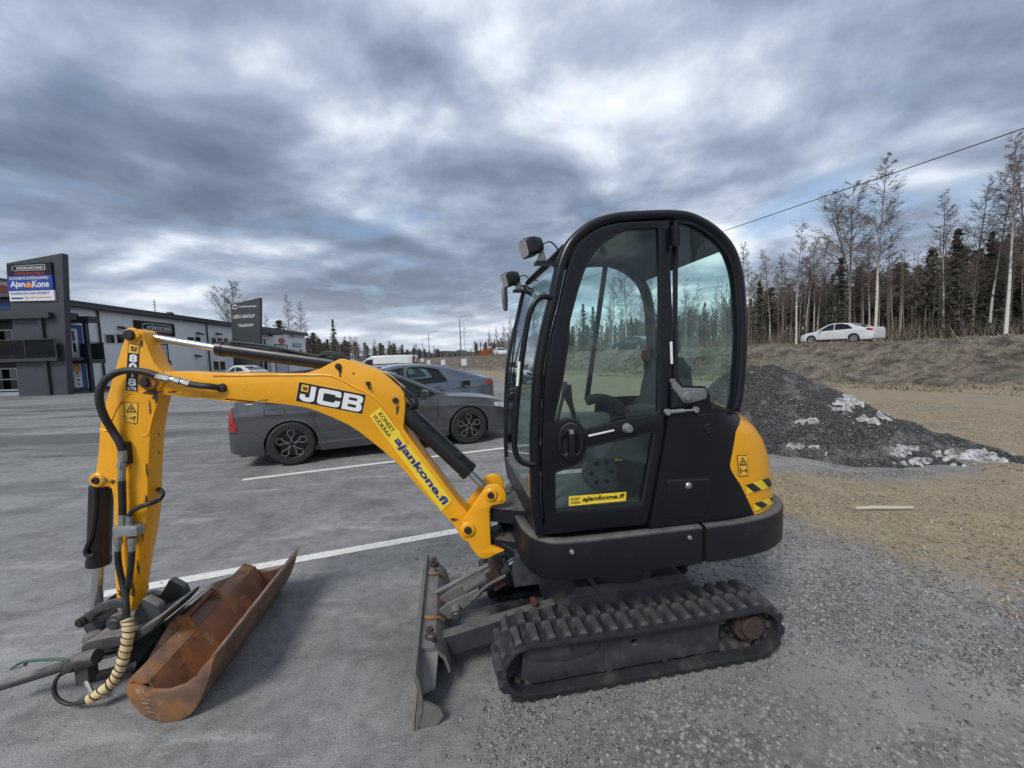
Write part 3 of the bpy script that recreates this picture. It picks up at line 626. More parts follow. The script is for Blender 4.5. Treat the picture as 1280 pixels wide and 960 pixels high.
def make_track(sy):
    yo, yi = sy*.49, sy*.262; ym = (yo+yi)/2; mb = MB(); rings = []
    n = 120
    for k in range(n):
        (x, z), tg, nn = loop_pt(PER*k/n)
        a = lambda r, y: (x+nn[0]*r, y, z+nn[1]*r)
        rings.append([a(-.024, yi), a(-.024, yo), a(-.012, yo+sy*.004), a(.0, yo), a(.003, ym), a(.0, yi)])
    rings.append(rings[0]); mb.loft(rings, caps=False); tr = mb.build('rubber_track', pmat('track belt', (.016, .018, .021), .7, var=.25, vscale=12, bump=.3, bscale=120, dirt=[((.12, .112, .10), .52, 5, .2, .6)]), EX, 40)
    nl = 42
    for row, (yc, me) in enumerate(((sy*.4335, LUG), (sy*.3185, LUG2))):
        for k in range(nl):
            (x, z), tg, nn = loop_pt(PER*(k+.5*row+.2)/nl)
            mat = Matrix(((tg[0], 0, nn[0], x), (0, 1, 0, yc), (tg[1], 0, nn[1], z), (0, 0, 0, 1)))
            o = link('tread_lug', me, tr); o.matrix_local = mat
    mb = MB()   # inner guide teeth along the belt's inside
    for k in range(44):
        (x, z), tg, nn = loop_pt(PER*k/44)
        rot = Matrix(((tg[0], 0, nn[0]), (0, 1, 0), (tg[1], 0, nn[1])))
        mb.box((x-nn[0]*.030, ym+sy*.045, z-nn[1]*.030), (.03, .03, .022), rot); mb.box((x-nn[0]*.030, ym-sy*.045, z-nn[1]*.030), (.03, .03, .022), rot)
    mb.build('guide_teeth', M_rubin, tr, kind='stuff')
    # frame plate
    mb = MB(); pl = round_poly([(.625, .268), (.245, .255), (-.385, .27), (-.385, .066), (.235, .062), (.59, .058), (.64, .10)], [.03, .01, .006, .006, .01, .03, .03])
    mb.plate([pl, circ((.075, .185), .016, 16)], sy*.425, sy*.452, .006); mb.bb(-.38, .56, sy*.345-.05, sy*.345+.05, .075, .255)
    fr = mb.build('track_frame', M_frame, EX)
    mb = MB()
    mb.plate([round_poly([(.612, .262), (.252, .25), (.262, .19), (.30, .168), (.42, .155), (.60, .18)], [.02, .02, .03, .04, .04, .02])], sy*.452, sy*.458, .003)
    mb.build('cover_plate', M_frame, fr)
    mb = MB(); mb.bb(.238, .248, sy*.4525-.0025, sy*.4525+.0045, .066, .25); mb.bb(.15, .156, sy*.4525-.0025, sy*.4525+.002, .066, .25); mb.build('weld_seam', M_frame, fr)
    for bx, bz in ((.39, .205), (.50, .075), (.55, .075), (.43, .09)):
        mb = MB(); mb.cyl((bx, sy*.450, bz), (bx, sy*.461, bz), .009 if bz > .1 else .006, seg=10); mb.build('bolt', M_pin, fr)
    for bx in (.205, -.09, -.30):
        mb = MB(); mb.lathe([(.0, -.055), (.035, -.055), (.038, -.04), (.038, .02), (.03, .035), (.014, .035), (.014, .050), (0, .050)], (bx, sy*.40, .066), seg=20); mb.build('track_roller', M_frame, EX)
    # sprocket and hub at the rear, idler at the front
    mb = MB(); prof = []
    for k in range(52):
        a = 2*PI*k/52; r = .118 if k % 4 in (0, 1) else .098
        prof.append((TX0+r*math.cos(a), TZ+.003+r*math.sin(a)))
    mb.plate([prof, circ((TX0, TZ+.003), .07, 24)], sy*.36, sy*.385, .003); spk = mb.build('sprocket', M_frame, EX)
    mb = MB(); mb.lathe([(.0, 0), (.088, 0), (.09, .012*sy), (.09, .05*sy), (.075, .062*sy), (.062, .062*sy), (.062, .074*sy), (.056, .082*sy), (.0, .083*sy)], (TX0+.01, sy*.385, TZ+.008), seg=28)
    for k in range(9): mb.cyl((TX0+.01+.074*math.cos(k*.698), sy*.445, TZ+.008+.074*math.sin(k*.698)), (TX0+.01+.074*math.cos(k*.698), sy*.455, TZ+.008+.074*math.sin(k*.698)), .008, seg=6)
    for k in range(3): mb.cyl((TX0+.01+.03*math.cos(k*2.09), sy*.466, TZ+.008+.03*math.sin(k*2.09)), (TX0+.01+.03*math.cos(k*2.09), sy*.472, TZ+.008+.03*math.sin(k*2.09)), .009, seg=6)
    mb.build('hub', M_rust, spk)
    mb = MB(); mb.lathe([(.0, -.03), (.02, -.03), (.02, -.02), (.09, -.02), (.105, -.035), (.112, -.03), (.112, .03), (.105, .035), (.09, .02), (.02, .02), (.02, .03), (0, .03)], (TX1, sy*.376, TZ), seg=28); mb.build('idler', M_frame, EX)
for s_ in (1, -1): make_track(s_)
# ---------------- undercarriage frame, slew ring
mb = MB(); mb.loft([[(.42, -.30, .17), (.42, .30, .17), (-.42, .30, .17), (-.42, -.30, .17)], [(.34, -.28, .34), (.34, .28, .34), (-.34, .28, .34), (-.34, -.28, .34)], [(.30, -.25, .37), (.30, .25, .37), (-.30, .25, .37), (-.30, -.25, .37)]])
for sx in (.27, -.27): mb.cyl((sx, -.40, .20), (sx, .40, .20), .04)
mb.build('undercarriage_frame', M_frame, EX)
mb = MB(); mb.lathe([(.0, .37), (.27, .37), (.28, .40), (.28, .44), (.26, .45), (.26, .52), (.29, .53), (.29, .56), (0, .56)], (0, 0, 0), 'z', 36); mb.build('slew_ring', M_frame, EX)
mb = MB(); mb.cyl((.28, .24, .50), (.16, .27, .31), .013, seg=10); mb.build('grease_pipe', M_frame, EX)
mb = MB(); mb.loft([[(.60, .12, .56), (.60, .22, .56), (.40, .22, .56), (.40, .12, .56)], [(.62, .10, .40), (.62, .22, .40), (.38, .22, .40), (.38, .10, .40)]]); mb.build('front_bracket', M_frame, EX)
mb = MB(); mb.bb(.52, .545, .235, .262, .315, .345); mb.build('red_tag', pmat('faded red', (.14, .025, .02), .6), EX)
for i in range(5):
    mb = MB(); y = -.16+.08*i; mb.tube(smooth_loop([(.66, y*.6, .66-.02*i), (.48, y, .50), (.20, y*.8, .46), (0, y*.3, .42)], 4, False), .014, 7); mb.build('hydraulic_hose', M_hose, EX)
# ---------------- dozer blade
BW = .515
prof = [(1.128, .268), (1.108, .262), (1.092, .20), (1.085, .14), (1.09, .08), (1.108, .02), (1.112, .0), (1.134, .0), (1.124, .03), (1.106, .09), (1.101, .14), (1.108, .20)]
mb = MB(); mb.loft([[(x, y, z) for x, z in prof] for y in (-BW, BW)]); bld = mb.build('dozer_blade', M_blade, EX, 30)
mb = MB(); mb.loft([[(x, y, z) for x, z in ((1.103, .235), (1.035, .222), (.985, .17), (.965, .09), (.975, .085), (.998, .16), (1.04, .205), (1.099, .218))] for y in (-.44, -.38, .30, .335)]); mb.build('back_box', M_blade, bld, 30)
mb = MB(); mb.loft([[(1.10, .335, .20), (1.10, .335, .215), (1.02, .335, .20), (1.02, .335, .185)], [(1.11, .47, .11), (1.11, .47, .125), (1.035, .43, .115), (1.035, .43, .10)]]); mb.build('gusset', M_blade, bld)
for y in (-.512, .497):
    mb = MB(); mb.loft([[(x, yy, z) for x, z in ((1.108, .14), (1.112, .006), (1.03, .004), (1.0, .04), (1.01, .07))] for yy in (y, y+.014)]); mb.build('side_plate', M_blade, bld)
mb = MB(); mb.bb(1.122, 1.131, -BW-.004, BW+.004, .003, .05); mb.build('cutting_edge', pmat('worn edge', (.27, .24, .19), .45, metal=.5, var=.25, dirt=[(RUST, .6, 12, .12, .7)]), bld)
for yy in (-.30, .12):
    mb = MB(); mb.tube(smooth_loop([(1.095, yy, .235), (1.06, yy+.012, .236), (1.02, yy-.006, .217), (.995, yy-.016, .19)], 4, False), [.011, .009, .009, .008, .008, .009, .009, .009, .008, .008, .008, .008, .007], 7); mb.build('rib', M_bkt, bld)
for yy, zz in ((-.40, .242), (.26, .222)):
    mb = MB()
    mb.lathe([(.014, -.008), (.028, -.01), (.03, .0), (.028, .01), (.014, .008)], (1.06, yy, zz), 'z', 14, closed=True)
    mb.lathe([(.0, 0), (.02, 0), (.018, .02), (0, .024)], (1.065, yy-.045, zz-.004), 'z', 10); mb.build('shackle', M_rust, bld)
mb = MB(); mb.lathe([(0, 0), (.013, 0), (.013, .003), (0, .003)], (1.035, .29, .223), 'z', 14); mb.lathe([(0, 0), (.011, 0), (.011, .003), (0, .003)], (1.05, -.33, .236), 'z', 14); mb.build('hole', M_black, bld)
for sy in (1, -1):
    mb = MB(); mb.loft([[(1.0, sy*.20-.035, .085), (1.0, sy*.20+.035, .085), (1.0, sy*.20+.03, .185), (1.0, sy*.20-.03, .185)], [(.62, sy*.22-.032, .17), (.62, sy*.22+.032, .17), (.62, sy*.22+.03, .265), (.62, sy*.22-.03, .265)], [(.42, sy*.23-.03, .22), (.42, sy*.23+.03, .22), (.42, sy*.23+.028, .30), (.42, sy*.23-.028, .30)]])
    mb.build('blade_arm', M_frame, EX)
p_lo, p_hi = Vector((1.00, -.03, .19)), Vector((.52, -.02, .44))
d = (p_hi-p_lo)
mb = MB(); mb.cyl(p_lo+d*.28, p_lo+d*.74, .043, seg=18); mb.cyl(p_lo+d*.72, p_lo+d*.80, .047, seg=18); ca = mb.build('blade_cylinder', M_frame, EX)
mb = MB(); mb.cyl(p_lo+d*.74, p_lo+d*.98, .020, seg=14); mb.build('rod', M_chrome, ca)
mb = MB(); mb.tube(smooth_loop([p_lo+d*.30+Vector((0, .045, -.01)), p_lo+d*.34+Vector((0, .085, -.02)), p_lo+d*.5+Vector((0, .075, .0)), p_lo+d*.74+Vector((0, .085, .0))], 4, False), .010, 7); mb.build('pipe', M_frame, ca)
for sy in (-.085, .025):
    mb = MB(); mb.loft([[(x, y, z) for x, z in ((1.04, .19), (.98, .235), (.80, .30), (.78, .27), (.97, .15))] for y in (sy, sy+.016)]); mb.build('cylinder_bracket', M_blade, bld)
mb = MB(); mb.tube([(1.05, -.10, .225), (.72, -.10, .36)], .013, 8); mb.build('guard_rod', M_blade, bld)
mb = MB(); mb.cyl((.93, .00, .205), (.93, .095, .205), .028, seg=14); mb.cyl((.93, .09, .205), (.93, .11, .205), .017, seg=12); mb.build('pin', M_hitch, bld)
rot = Matrix.Rotation(math.atan2(d.z, -d.x), 3, 'Y')
mb = MB(); mb.box(tuple(p_lo+d*.62+Vector((-.006, 0, .055))), (.075, .115, .012), Matrix.Rotation(math.atan2(d.z, -d.x), 3, 'Y')); mb.box(tuple(p_lo+d*.62+Vector((.0, .058, .0))), (.075, .010, .12), Matrix.Rotation(math.atan2(d.z, -d.x), 3, 'Y')); mb.build('cylinder_guard', M_rust, EX)
# ---------------- platform skirt
def plan(ins=0., n=2.6):
    """half outline from front centre round the left side to the tail centre"""
    ys, x0, xt = .49-ins, -.34, -.965+ins; P = [(.60-ins, 0.), (.60-ins, .10), (.598-ins, .20), (.59-ins, .30), (.568-ins, .38), (.535-ins, .43-ins*.5), (.48, .468-ins), (.40, .485-ins), (.30, ys), (.18, ys), (.06, ys), (-.06, ys), (-.18, ys), (-.262, ys), (-.268, ys), (-.276, ys), (-.282, ys), (-.34, ys)]
    for k in range(1, 17):
        u = PI/2*k/16; P.append((x0-(x0-xt)*math.sin(u)**(2/n), ys*max(math.cos(u), 0)**(2/n)))
    return P
lev = [(.556, .075), (.557, .022), (.562, .006), (.572, .0), (.732, .0), (.743, .003), (.749, .011), (.748, .045), (.735, .06)]
PL = [plan(i_) for _, i_ in lev]; NP = len(PL[0])
def skirt(i0, i1, sy, name, mat=M_skirt, grow=0.):
    mb = MB(); rings = []
    for k in range(i0, i1+1): rings.append([(PL[j][k][0], sy*PL[j][k][1], lev[j][0]) for j in range(len(lev))])
    mb.loft(rings, closed=False, caps=False); return mb.build(name, mat, EX, 40)
for sy in (1, -1):
    skirt(0, 8, sy, 'skirt_panel'); skirt(8, 13, sy, 'skirt_panel')
mb = MB(); rings = [[(PL[j][k][0], sg*PL[j][k][1], lev[j][0]) for j in range(len(lev))] for sg, ks in ((1, range(16, NP)), (-1, range(NP-2, 15, -1))) for k in ks]
mb.loft(rings, closed=False, caps=False); mb.build('counterweight', M_skirt, EX, 40)
pin = plan(.03); ring = pin+[(x, -y) for x, y in pin[-2:0:-1]]
mb = MB(); mb.loft([[(x, y, z) for x, y in ring] for z in (.556, .735)]); mb.build('platform', M_black, EX)
for q in ((715, 690), (862, 672)):
    x, z = MF.side(q, .492); mb = MB(); mb.lathe([(0, .010), (.008, .009), (.011, .004), (.011, -.01), (0, -.01)], (x, .492, z), seg=12); mb.build('bolt', M_fit, EX)
# ---------------- tail body: black side panels and yellow engine cover
ZT = [.70, .78, .90, 1.0, 1.1, 1.18, 1.24, 1.28, 1.305]; XT = [-.925, -.92, -.905, -.885, -.84, -.775, -.69, -.62, -.56]
YS, X0, NE = .455, -.30, 2.6
def xtail(z): return float(np.interp(z, ZT, XT))
def body_y(x, z):
    if x >= X0: return YS
    u = min(1., (X0-x)/(X0-xtail(z))); return YS*(1-u**NE)**(1/NE)
def hit(q):
    y = YS
    for _ in range(30): x, z = MF.side(q, y); y = .5*y+.5*body_y(x, z)
    return x, z
bnd = [hit(q) for q in [(946, 650), (926, 607), (914, 589), (912, 582), (919.6, 539), (925, 521)]]
zs_, xs_ = [p[1] for p in bnd], [p[0] for p in bnd]
o_ = np.argsort(zs_); zs_ = list(np.array(zs_)[o_]); xs_ = list(np.array(xs_)[o_])
xR = lambda z: float(np.interp(z, zs_, xs_))
dr = ms([(811, 658), (823, 593), (832, 541), (834, 519)], YS); dz = sorted((p[1], p[0]) for p in dr)
xL = lambda z: float(np.interp(z, [p[0] for p in dz], [p[1] for p in dz]))-.004
zt_p = 1.288
for sy in (1, -1):
    mb = MB(); rows = []
    for j in range(24):
        z = .742+(zt_p-.742)*j/23; a, c_ = xL(z), xR(z)-.002; row = []
        for k in range(19):
            x = a+(c_-a)*k/18; row.append((x, sy*body_y(x, z), z))
        row = [(row[0][0], sy*(YS-.03), z)]+row+[(row[-1][0]+.004, row[-1][1]-sy*.03, z)]
        rows.append(row)
    rows.append([(p[0], p[1]-sy*.05, p[2]+.004) for p in rows[-1]])
    mb.loft(rows, closed=False, caps=False); mb.build('side_panel', M_blk, EX, 40)
mb = MB(); rows = []
for j in range(26):
    z = .735+(1.305-.735)*j/25; xt = xtail(z); xr = xR(z); u0 = math.asin(min(1, max(0, ((X0-xr)/(X0-xt)))**(NE/2))); row = []
    for k in range(41):
        u = u0+(PI-2*u0)*k/40; sx = math.sin(u); cy = math.cos(u)
        x = X0-(X0-xt)*sx**(2/NE); y = math.copysign(YS*abs(cy)**(2/NE), cy); row.append((x, y, z))
    row = [(row[0][0]+.004, row[0][1]-.03, z)]+row+[(row[-1][0]+.004, row[-1][1]+.03, z)]; rows.append(row)
rows.append([(-.50+.0*p[0], p[1]*.96, 1.315) for p in rows[-1]])
mb.loft(rows, closed=False, caps=False); ecov = mb.build('engine_cover', M_yel, EX, 50)
def tpatch(mb, quad_px, box=(0, 0, 1, 1), nx_=8, off=.003, polyuv=None):
    """patch on the curved tail, given as a quad in the picture"""
    def P(u, v):
        x, z = hit(bil(quad_px, u, v)); return (x-.0015, body_y(x, z)+off, z)
    if polyuv and len(polyuv) <= 4 and nx_ > 0:
        q4 = [np.array(p) for p in polyuv]; q4 = q4 if len(q4) == 4 else q4+[q4[-1]]; n = 8; vs = []
        for i in range(n+1):
            for j in range(n+1):
                a, c_ = i/n, j/n; vs.append(P(*((q4[0]*(1-a)+q4[1]*a)*(1-c_)+(q4[3]*(1-a)+q4[2]*a)*c_)))
        mb.add(vs, [(i*(n+1)+j, (i+1)*(n+1)+j, (i+1)*(n+1)+j+1, i*(n+1)+j+1) for i in range(n) for j in range(n)]); return mb
    if polyuv: mb.add([P(*p) for p in polyuv], [tuple(range(len(polyuv)))]); return mb
    u0, v0, u1, v1 = box; vs = [P(u0+(u1-u0)*i/nx_, v0+(v1-v0)*j) for i in range(nx_+1) for j in (0, 1)]
    mb.add(vs, [(2*i, 2*i+2, 2*i+3, 2*i+1) for i in range(nx_)]); return mb
zN = zoom(900, 560, 9.6)
def warn_label(build_patch, build_poly, parent, marks):
    mb = MB(); build_patch(mb, (0, 0, 1, 1), 0); mb.build('warning_label', M_bkd, parent, 0)
    mb = MB(); build_patch(mb, (.05, .515, .95, .97), 1); build_patch(mb, (.05, .03, .95, .485), 1); mb.build('label_field', M_dyel2, parent, 0)
    mb = MB()
    tri = [(.5, .93), (.88, .55), (.12, .55)]; tin = [(.5, .85), (.74, .59), (.26, .59)]
    for i in range(3): k = (i+1) % 3; build_poly(mb, [tri[i], tri[k], tin[k], tin[i]])
    build_poly(mb, [(.40, .64), (.62, .70), (.60, .74), (.46, .69)]); build_poly(mb, [(.48, .61), (.53, .61), (.53, .75), (.48, .75)])
    for p in marks: build_poly(mb, p)
    mb.build('label_symbol', M_bkd, parent, 0)
H_mark = [[(.15, .12), (.27, .12), (.27, .40), (.15, .40)], [(.78, .12), (.86, .12), (.86, .40), (.78, .40)], [(.30, .24), (.74, .24), (.74, .28), (.30, .28)], [(.70, .18), (.78, .26), (.70, .34)]]
wq = zN((197, 88), (318, 82), (332, 328), (218, 340))
warn_label(lambda m_, bx, l: tpatch(m_, wq, bx, off=.003+.0012*l), lambda m_, pts_: tpatch(m_, wq, off=.0056, polyuv=pts_), ecov, H_mark)
for sq, cuts in ((zN((292, 442), (625, 335), (632, 462), (312, 552)), [((.0, .98), (.27, .98), (.55, .05), (.27, .0)), ((.61, .98), (.84, .98), (.98, .2), (.83, .05))]), (zN((392, 660), (625, 585), (632, 668), (408, 760)), [((.02, .98), (.42, .95), (.70, .2), (.40, .02)), ((.82, .98), (1., .98), (1., .3))])):
    mb = MB(); tpatch(mb, sq, off=.003); mb.build('hazard_stripe', M_dyel, ecov, 0)
    for cpts in cuts:
        mb = MB(); tpatch(mb, sq, off=.0045, polyuv=list(cpts)); mb.build('black_stripe', M_bkd, ecov, 0)
# hatch, lock and seam on the near panel
hq = ms(zF((262, 386), (518, 376), (474, 600), (214, 618)), YS)
mb = MB(); mb.plate([round_poly(hq, .018)], YS-.01, YS+.006, .004); ht = mb.build('access_hatch', M_blk, EX)
mb = MB(); mb.plate([inset(round_poly(hq, .018), -.005), round_poly(hq, .018)], YS-.01, YS+.0015, .001); mb.build('hatch_gap', M_black, EX)
cq = MF.side(zF((382, 415))[0], YS); mb = MB(); mb.lathe([(0, .014), (.010, .013), (.014, .006), (.017, .004), (.017, -.005), (0, -.005)], (cq[0], YS+.004, cq[1]), seg=16); mb.build('hatch_lock', M_fit, ht)
cq = MF.side(zF((508, 76))[0], YS); mb = MB(); mb.lathe([(.014, .003), (.022, .005), (.024, .0), (.014, -.004)], (cq[0], YS, cq[1]), seg=20, caps=False); mb.build('lock_ring', M_blk, EX)
mb = MB(); mb.lathe([(0, .002), (.014, .002), (.014, -.003), (0, -.003)], (cq[0], YS, cq[1]), seg=16); mb.build('lock_recess', M_black, EX)
# ---------------- cab arch
ARCH_PX = [(671, 672), (665, 630), (664, 558), (665.5, 517), (668, 467), (673, 433), (680, 400), (686, 378), (693, 345), (698, 325), (707, 304), (718, 290), (737, 275), (757, 267), (780, 262.5), (805, 261), (830, 260), (855, 261), (873, 266), (893, 277), (910, 292), (922, 309), (930, 331), (934, 354), (936, 385), (937, 417), (935.5, 455), (932.5, 490), (928, 516)]
CY = .45
AO = smooth_loop(ms(ARCH_PX, CY), 4, False)
# outward side: keep the arch running front-bottom -> roof -> rear-bottom
AI = offs(AO, -.048) if offs(AO, .05)[40][1] > AO[40][1] else offs(AO, .048)
sgn = -1 if offs(AO, .05)[40][1] > AO[40][1] else 1
AIN = lambda dd: offs(AO, sgn*dd)
for sy in (1, -1):
    mb = MB(); y0, y1 = sorted((sy*.385, sy*CY)); mb.plate([AO+AIN(.046)[::-1]], y0, y1, .020); mb.build('cab_frame', M_blk, EX, 50)
def arch_strip(name, i0, i1, dd, yw, mat, th=.012, smooth=50):
    a, c_ = AIN(dd)[i0:i1+1], AIN(dd+th)[i0:i1+1]
    mb = MB(); rings = []
    for p, q in zip(a, c_): rings.append([(p[0], -yw, p[1]), (p[0], yw, p[1]), (q[0], yw, q[1]), (q[0], -yw, q[1])])
    mb.loft(rings); return mb.build(name, mat, EX, smooth)
zi = lambda z, front: min(range(len(AO)), key=lambda k: abs(AO[k][1]-z)+(0 if (k < len(AO)//2) == front else 9))
f_lo, f_hi, r_hi = zi(.93, True), zi(2.08, True), zi(2.10, False)
arch_strip('front_panel', 0, f_lo, .004, .40, M_skirt, .02); arch_strip('windshield', f_lo, f_hi, .012, .392, M_glass, .005)
arch_strip('roof', f_hi, r_hi, .006, .41, M_blk, .03); arch_strip('rear_window', r_hi, len(AO)-1, .012, .392, M_glass, .005)
p = AO[f_hi]; mb = MB(); mb.box((p[0]-.012, 0, p[1]-.01), (.03, .78, .04), Matrix.Rotation(.9, 3, 'Y')); mb.build('header_bar', M_blk, EX)
# windshield wiper
mb = MB(); pts = [AO[f_lo+2], AO[zi(1.3, True)], AO[zi(1.75, True)]]; mb.tube([(pp[0]+.012, -.30+.06*i, pp[1]) for i, pp in enumerate(pts)], .006, 6); mb.build('wiper', M_hose, EX)
# door
DI = AIN(.052); id_ = max(k for k in range(len(AO)//2+12) if projpx(MF.w(DI[k][0], CY, DI[k][1]))[0] < 840)
door_rear = ms([(841, 400), (838, 470), (834, 520), (832, 541), (823, 593), (811, 656)], .44)
door_out = DI[2:id_+1]+door_rear+ms([(675, 668)], .44)
win_up = ms(zC((430, 745), (455, 640), (500, 420), (530, 220), (548, 0))+zA((600, 700), (650, 540), (700, 430), (780, 330), (870, 260), (960, 220))+zB((100, 205), (235, 200), (262, 208), (270, 240), (276, 500), (276, 900))+zD((270, 300), (265, 690), (242, 714), (0, 755))+zC((800, 800), (662, 832), (640, 806), (610, 770), (550, 750), (480, 767), (445, 772)), .44)
win_lo = round_poly(ms(Z6((297, 288), (370, 262), (412, 236), (425, 188), (702, 124), (650, 418), (300, 446)), .44), [.018, .015, .012, .012, .018, .018, .018], 3)
mb = MB(); mb.plate([door_out, win_up, win_lo], .402, .444, .008); door = mb.build('door', M_blk, EX, 40)
for nm, wl in (('door_glass', win_up), ('door_glass', win_lo)):
    mb = MB(); cw = np.mean(np.array(wl), 0); mb.plate([[tuple(cw+(np.array(p)-cw)*1.02) for p in wl]], .424, .429, .0005); mb.build(nm, M_glass, door)
    mb = MB(); mb.tube([(x, .436, z) for x, z in wl+[wl[0], wl[1]]], .0075, 6); mb.build('window_seal', M_black, door)
hc = MF.side((712.5, 552), .444)
mb = MB(); el = [(hc[0]+.062*math.cos(a), hc[1]+.088*math.sin(a)) for a in np.linspace(0, 2*PI, 28, endpoint=False)]
hl = [[(hc[0]+s*(.028+.015*math.cos(a)), hc[1]-.012+.045*math.sin(a)) for a in np.linspace(0, 2*PI, 16, endpoint=False)] for s in (-1, 1)]
mb.plate([el]+hl, .444, .458, .008); dh = mb.build('handle_plate', M_grey if False else M_skirt, door, 40)
mb = MB(); mb.plate([inset(el, .004)], .430, .447, .001); mb.build('handle_recess', M_black, dh)
mb = MB(); mb.loft([[(hc[0]-.016, .45, hc[1]-.07), (hc[0]+.016, .45, hc[1]-.07), (hc[0]+.012, .468, hc[1]-.065), (hc[0]-.012, .468, hc[1]-.065)], [(hc[0]-.016, .458, hc[1]), (hc[0]+.016, .458, hc[1]), (hc[0]+.012, .478, hc[1]), (hc[0]-.012, .478, hc[1])], [(hc[0]-.02, .45, hc[1]+.06), (hc[0]+.02, .45, hc[1]+.06), (hc[0]+.016, .47, hc[1]+.058), (hc[0]-.016, .47, hc[1]+.058)]]); mb.build('handle', M_skirt, dh)
mb = MB(); mb.lathe([(0, .008), (.009, .007), (.012, .0)], (hc[0], .468, hc[1]+.048), seg=12); mb.build('key_lock', M_fit, dh)
kc = MF.side(zF((22, 72))[0], .444); mb = MB(); mb.lathe([(0, .034), (.016, .032), (.02, .02), (.02, .008), (.024, .0)], (kc[0]+.004, .444, kc[1]), seg=16); mb.build('door_knob', M_grey, door)
def strip_patch(px, y, mat, parent, name='reflective_strip'):
    mb = MB(); pl = round_poly(ms(px, y), .003, 2); mb.plate([pl], y, y+.002, .0005); mb.build(name, mat, parent)
strip_patch(zC((690, 862), (886, 820), (888, 832), (694, 876)), .444, M_wht, door); strip_patch(zD((343, 162), (362, 162), (367, 330), (349, 330)), .444, M_wht, door)
lab = ms(Z6((355, 385), (585, 367), (583, 403), (355, 424)), .4295); LQ = [(x, .4305, z) for x, z in lab]
mb = MB(); quad_patch(mb, LQ); ol = mb.build('door_label', M_dyel, door, 0)
LQ = [(x, .4312, z) for x, z in lab]; mb = MB(); text_on(mb, 'ajankone.fi', LQ, (.23, .18, .97, .86), bold=.035, shear=.25); text_on(mb, 'KONEET', LQ, (.03, .52, .19, .80), bold=.02, shear=.2); text_on(mb, 'VUOKRAA', LQ, (.03, .16, .20, .44), bold=.02, shear=.2); mb.build('lettering', M_bkd, ol, 0)
# rear side frame with quarter window
QW = ms(zB((392, 150), (500, 152), (600, 190), (700, 270), (780, 380), (830, 500), (855, 650), (868, 800))+zD((878, 200), (868, 450), (848, 620), (815, 675), (780, 688), (655, 680), (632, 560), (605, 507), (440, 505), (412, 465), (398, 400), (392, 100)), .44)
rear_out = DI[id_+1:]+ms([(926, 517), (836, 521)], .44)+ms([(842, 470), (845, 400), (846, 330)], .44)
mb = MB(); mb.plate([rear_out, QW], .405, .440, .006); rsp = mb.build('rear_side_frame', M_blk, EX, 40)
cw = np.mean(np.array(QW), 0); mb = MB(); mb.plate([[tuple(cw+(np.array(p)-cw)*1.015) for p in QW]], .422, .427, .0005); mb.build('quarter_glass', M_glass, rsp)
mb = MB(); mb.tube([(x, .434, z) for x, z in QW+[QW[0], QW[1]]], .007, 6); mb.build('window_seal', M_black, rsp)
for q in ((842, 296), (838, 600)):
    x, z = MF.side(q, .45); mb = MB(); mb.bb(x-.018, x+.018, .436, .472, z-.045, z+.045); mb.cyl((x, .468, z-.05), (x, .468, z+.05), .011, seg=10); 
    if q[1] < 400: mb.build('hinge', M_blk, EX)
lq = ms(zD((352, 440), (372, 440), (432, 508), (605, 512), (617, 540), (612, 590), (480, 625), (440, 620), (420, 590), (356, 505)), .452)
mb = MB(); mb.plate([round_poly(lq, .008, 3), circ(MF.side(zD((363, 457))[0], .452), .005, 10)], .446, .462, .006); lb = mb.build('door_latch', M_grey, EX)
c0 = MF.side(zD((470, 575))[0], .46); mb = MB(); mb.lathe([(0, .016), (.018, .014), (.024, .0)], (c0[0], .460, c0[1]), seg=18); mb.build('latch_boss', M_grey, lb)
mb = MB(); mb.plate([round_poly(ms(zD((352, 510), (440, 515), (445, 650), (352, 665)), .452), .006, 3)], .444, .456, .004); mb.build('latch_base', M_skirt, lb)
a0, a1 = MF.side(zD((328, 690))[0], .47), MF.side(zD((540, 672))[0], .47); mid = tuple(.45*p+.55*q for p, q in zip(a0, a1))
mb = MB(); mb.cyl((a0[0], .47, a0[1]), (mid[0], .47, mid[1]), .010, seg=12); mb.lathe([(0, -.012), (.015, -.01), (.015, .01), (0, .012)], (a0[0], .468, a0[1]), seg=12); st_ = mb.build('gas_strut', M_fit, EX)
mb = MB(); mb.lathe([(.005, -.008), (.014, -.008), (.014, .008), (.005, .008)], (a1[0], .468, a1[1]), seg=12, closed=True); mb.build('ball_joint', M_fit, st_)
mb = MB(); mb.cyl((mid[0], .47, mid[1]), (a1[0], .47, a1[1]), .006, seg=10); mb.build('rod', M_chrome, st_)
# far side of the cab
far_out = AIN(.04)[2:]+[(AO[-1][0], .765)]
far_out = AIN(.04)[1:-1]+[(-.50, .80), (.48, .80)]
fh = [p for p in AIN(.068) if p[1] > .98]; fh = [p for p in fh if p[0] > 0 or p[1] > 1.30]+[(-.30, 1.20), (.10, 1.18), (.25, .98)]; 
mb = MB(); mb.plate([far_out, fh], -.425, -.40, .006); fs_ = mb.build('far_side_frame', M_blk, EX, 40)
mb = MB(); cw = np.mean(np.array(fh), 0); mb.plate([[tuple(cw+(np.array(p)-cw)*1.015) for p in fh]], -.414, -.409, .0005); mb.build('side_glass', M_glass, fs_)
b0, b1 = MF.side((757, 328), -.40), MF.side((733, 500), -.40); mb = MB(); mb.box(((b0[0]+b1[0])/2, -.395, (b0[1]+b1[1])/2), (.03, .02, math.dist(b0, b1)), Matrix.Rotation(math.atan2(b0[0]-b1[0], b0[1]-b1[1]), 3, 'Y')); mb.build('window_bar', M_blk, fs_)
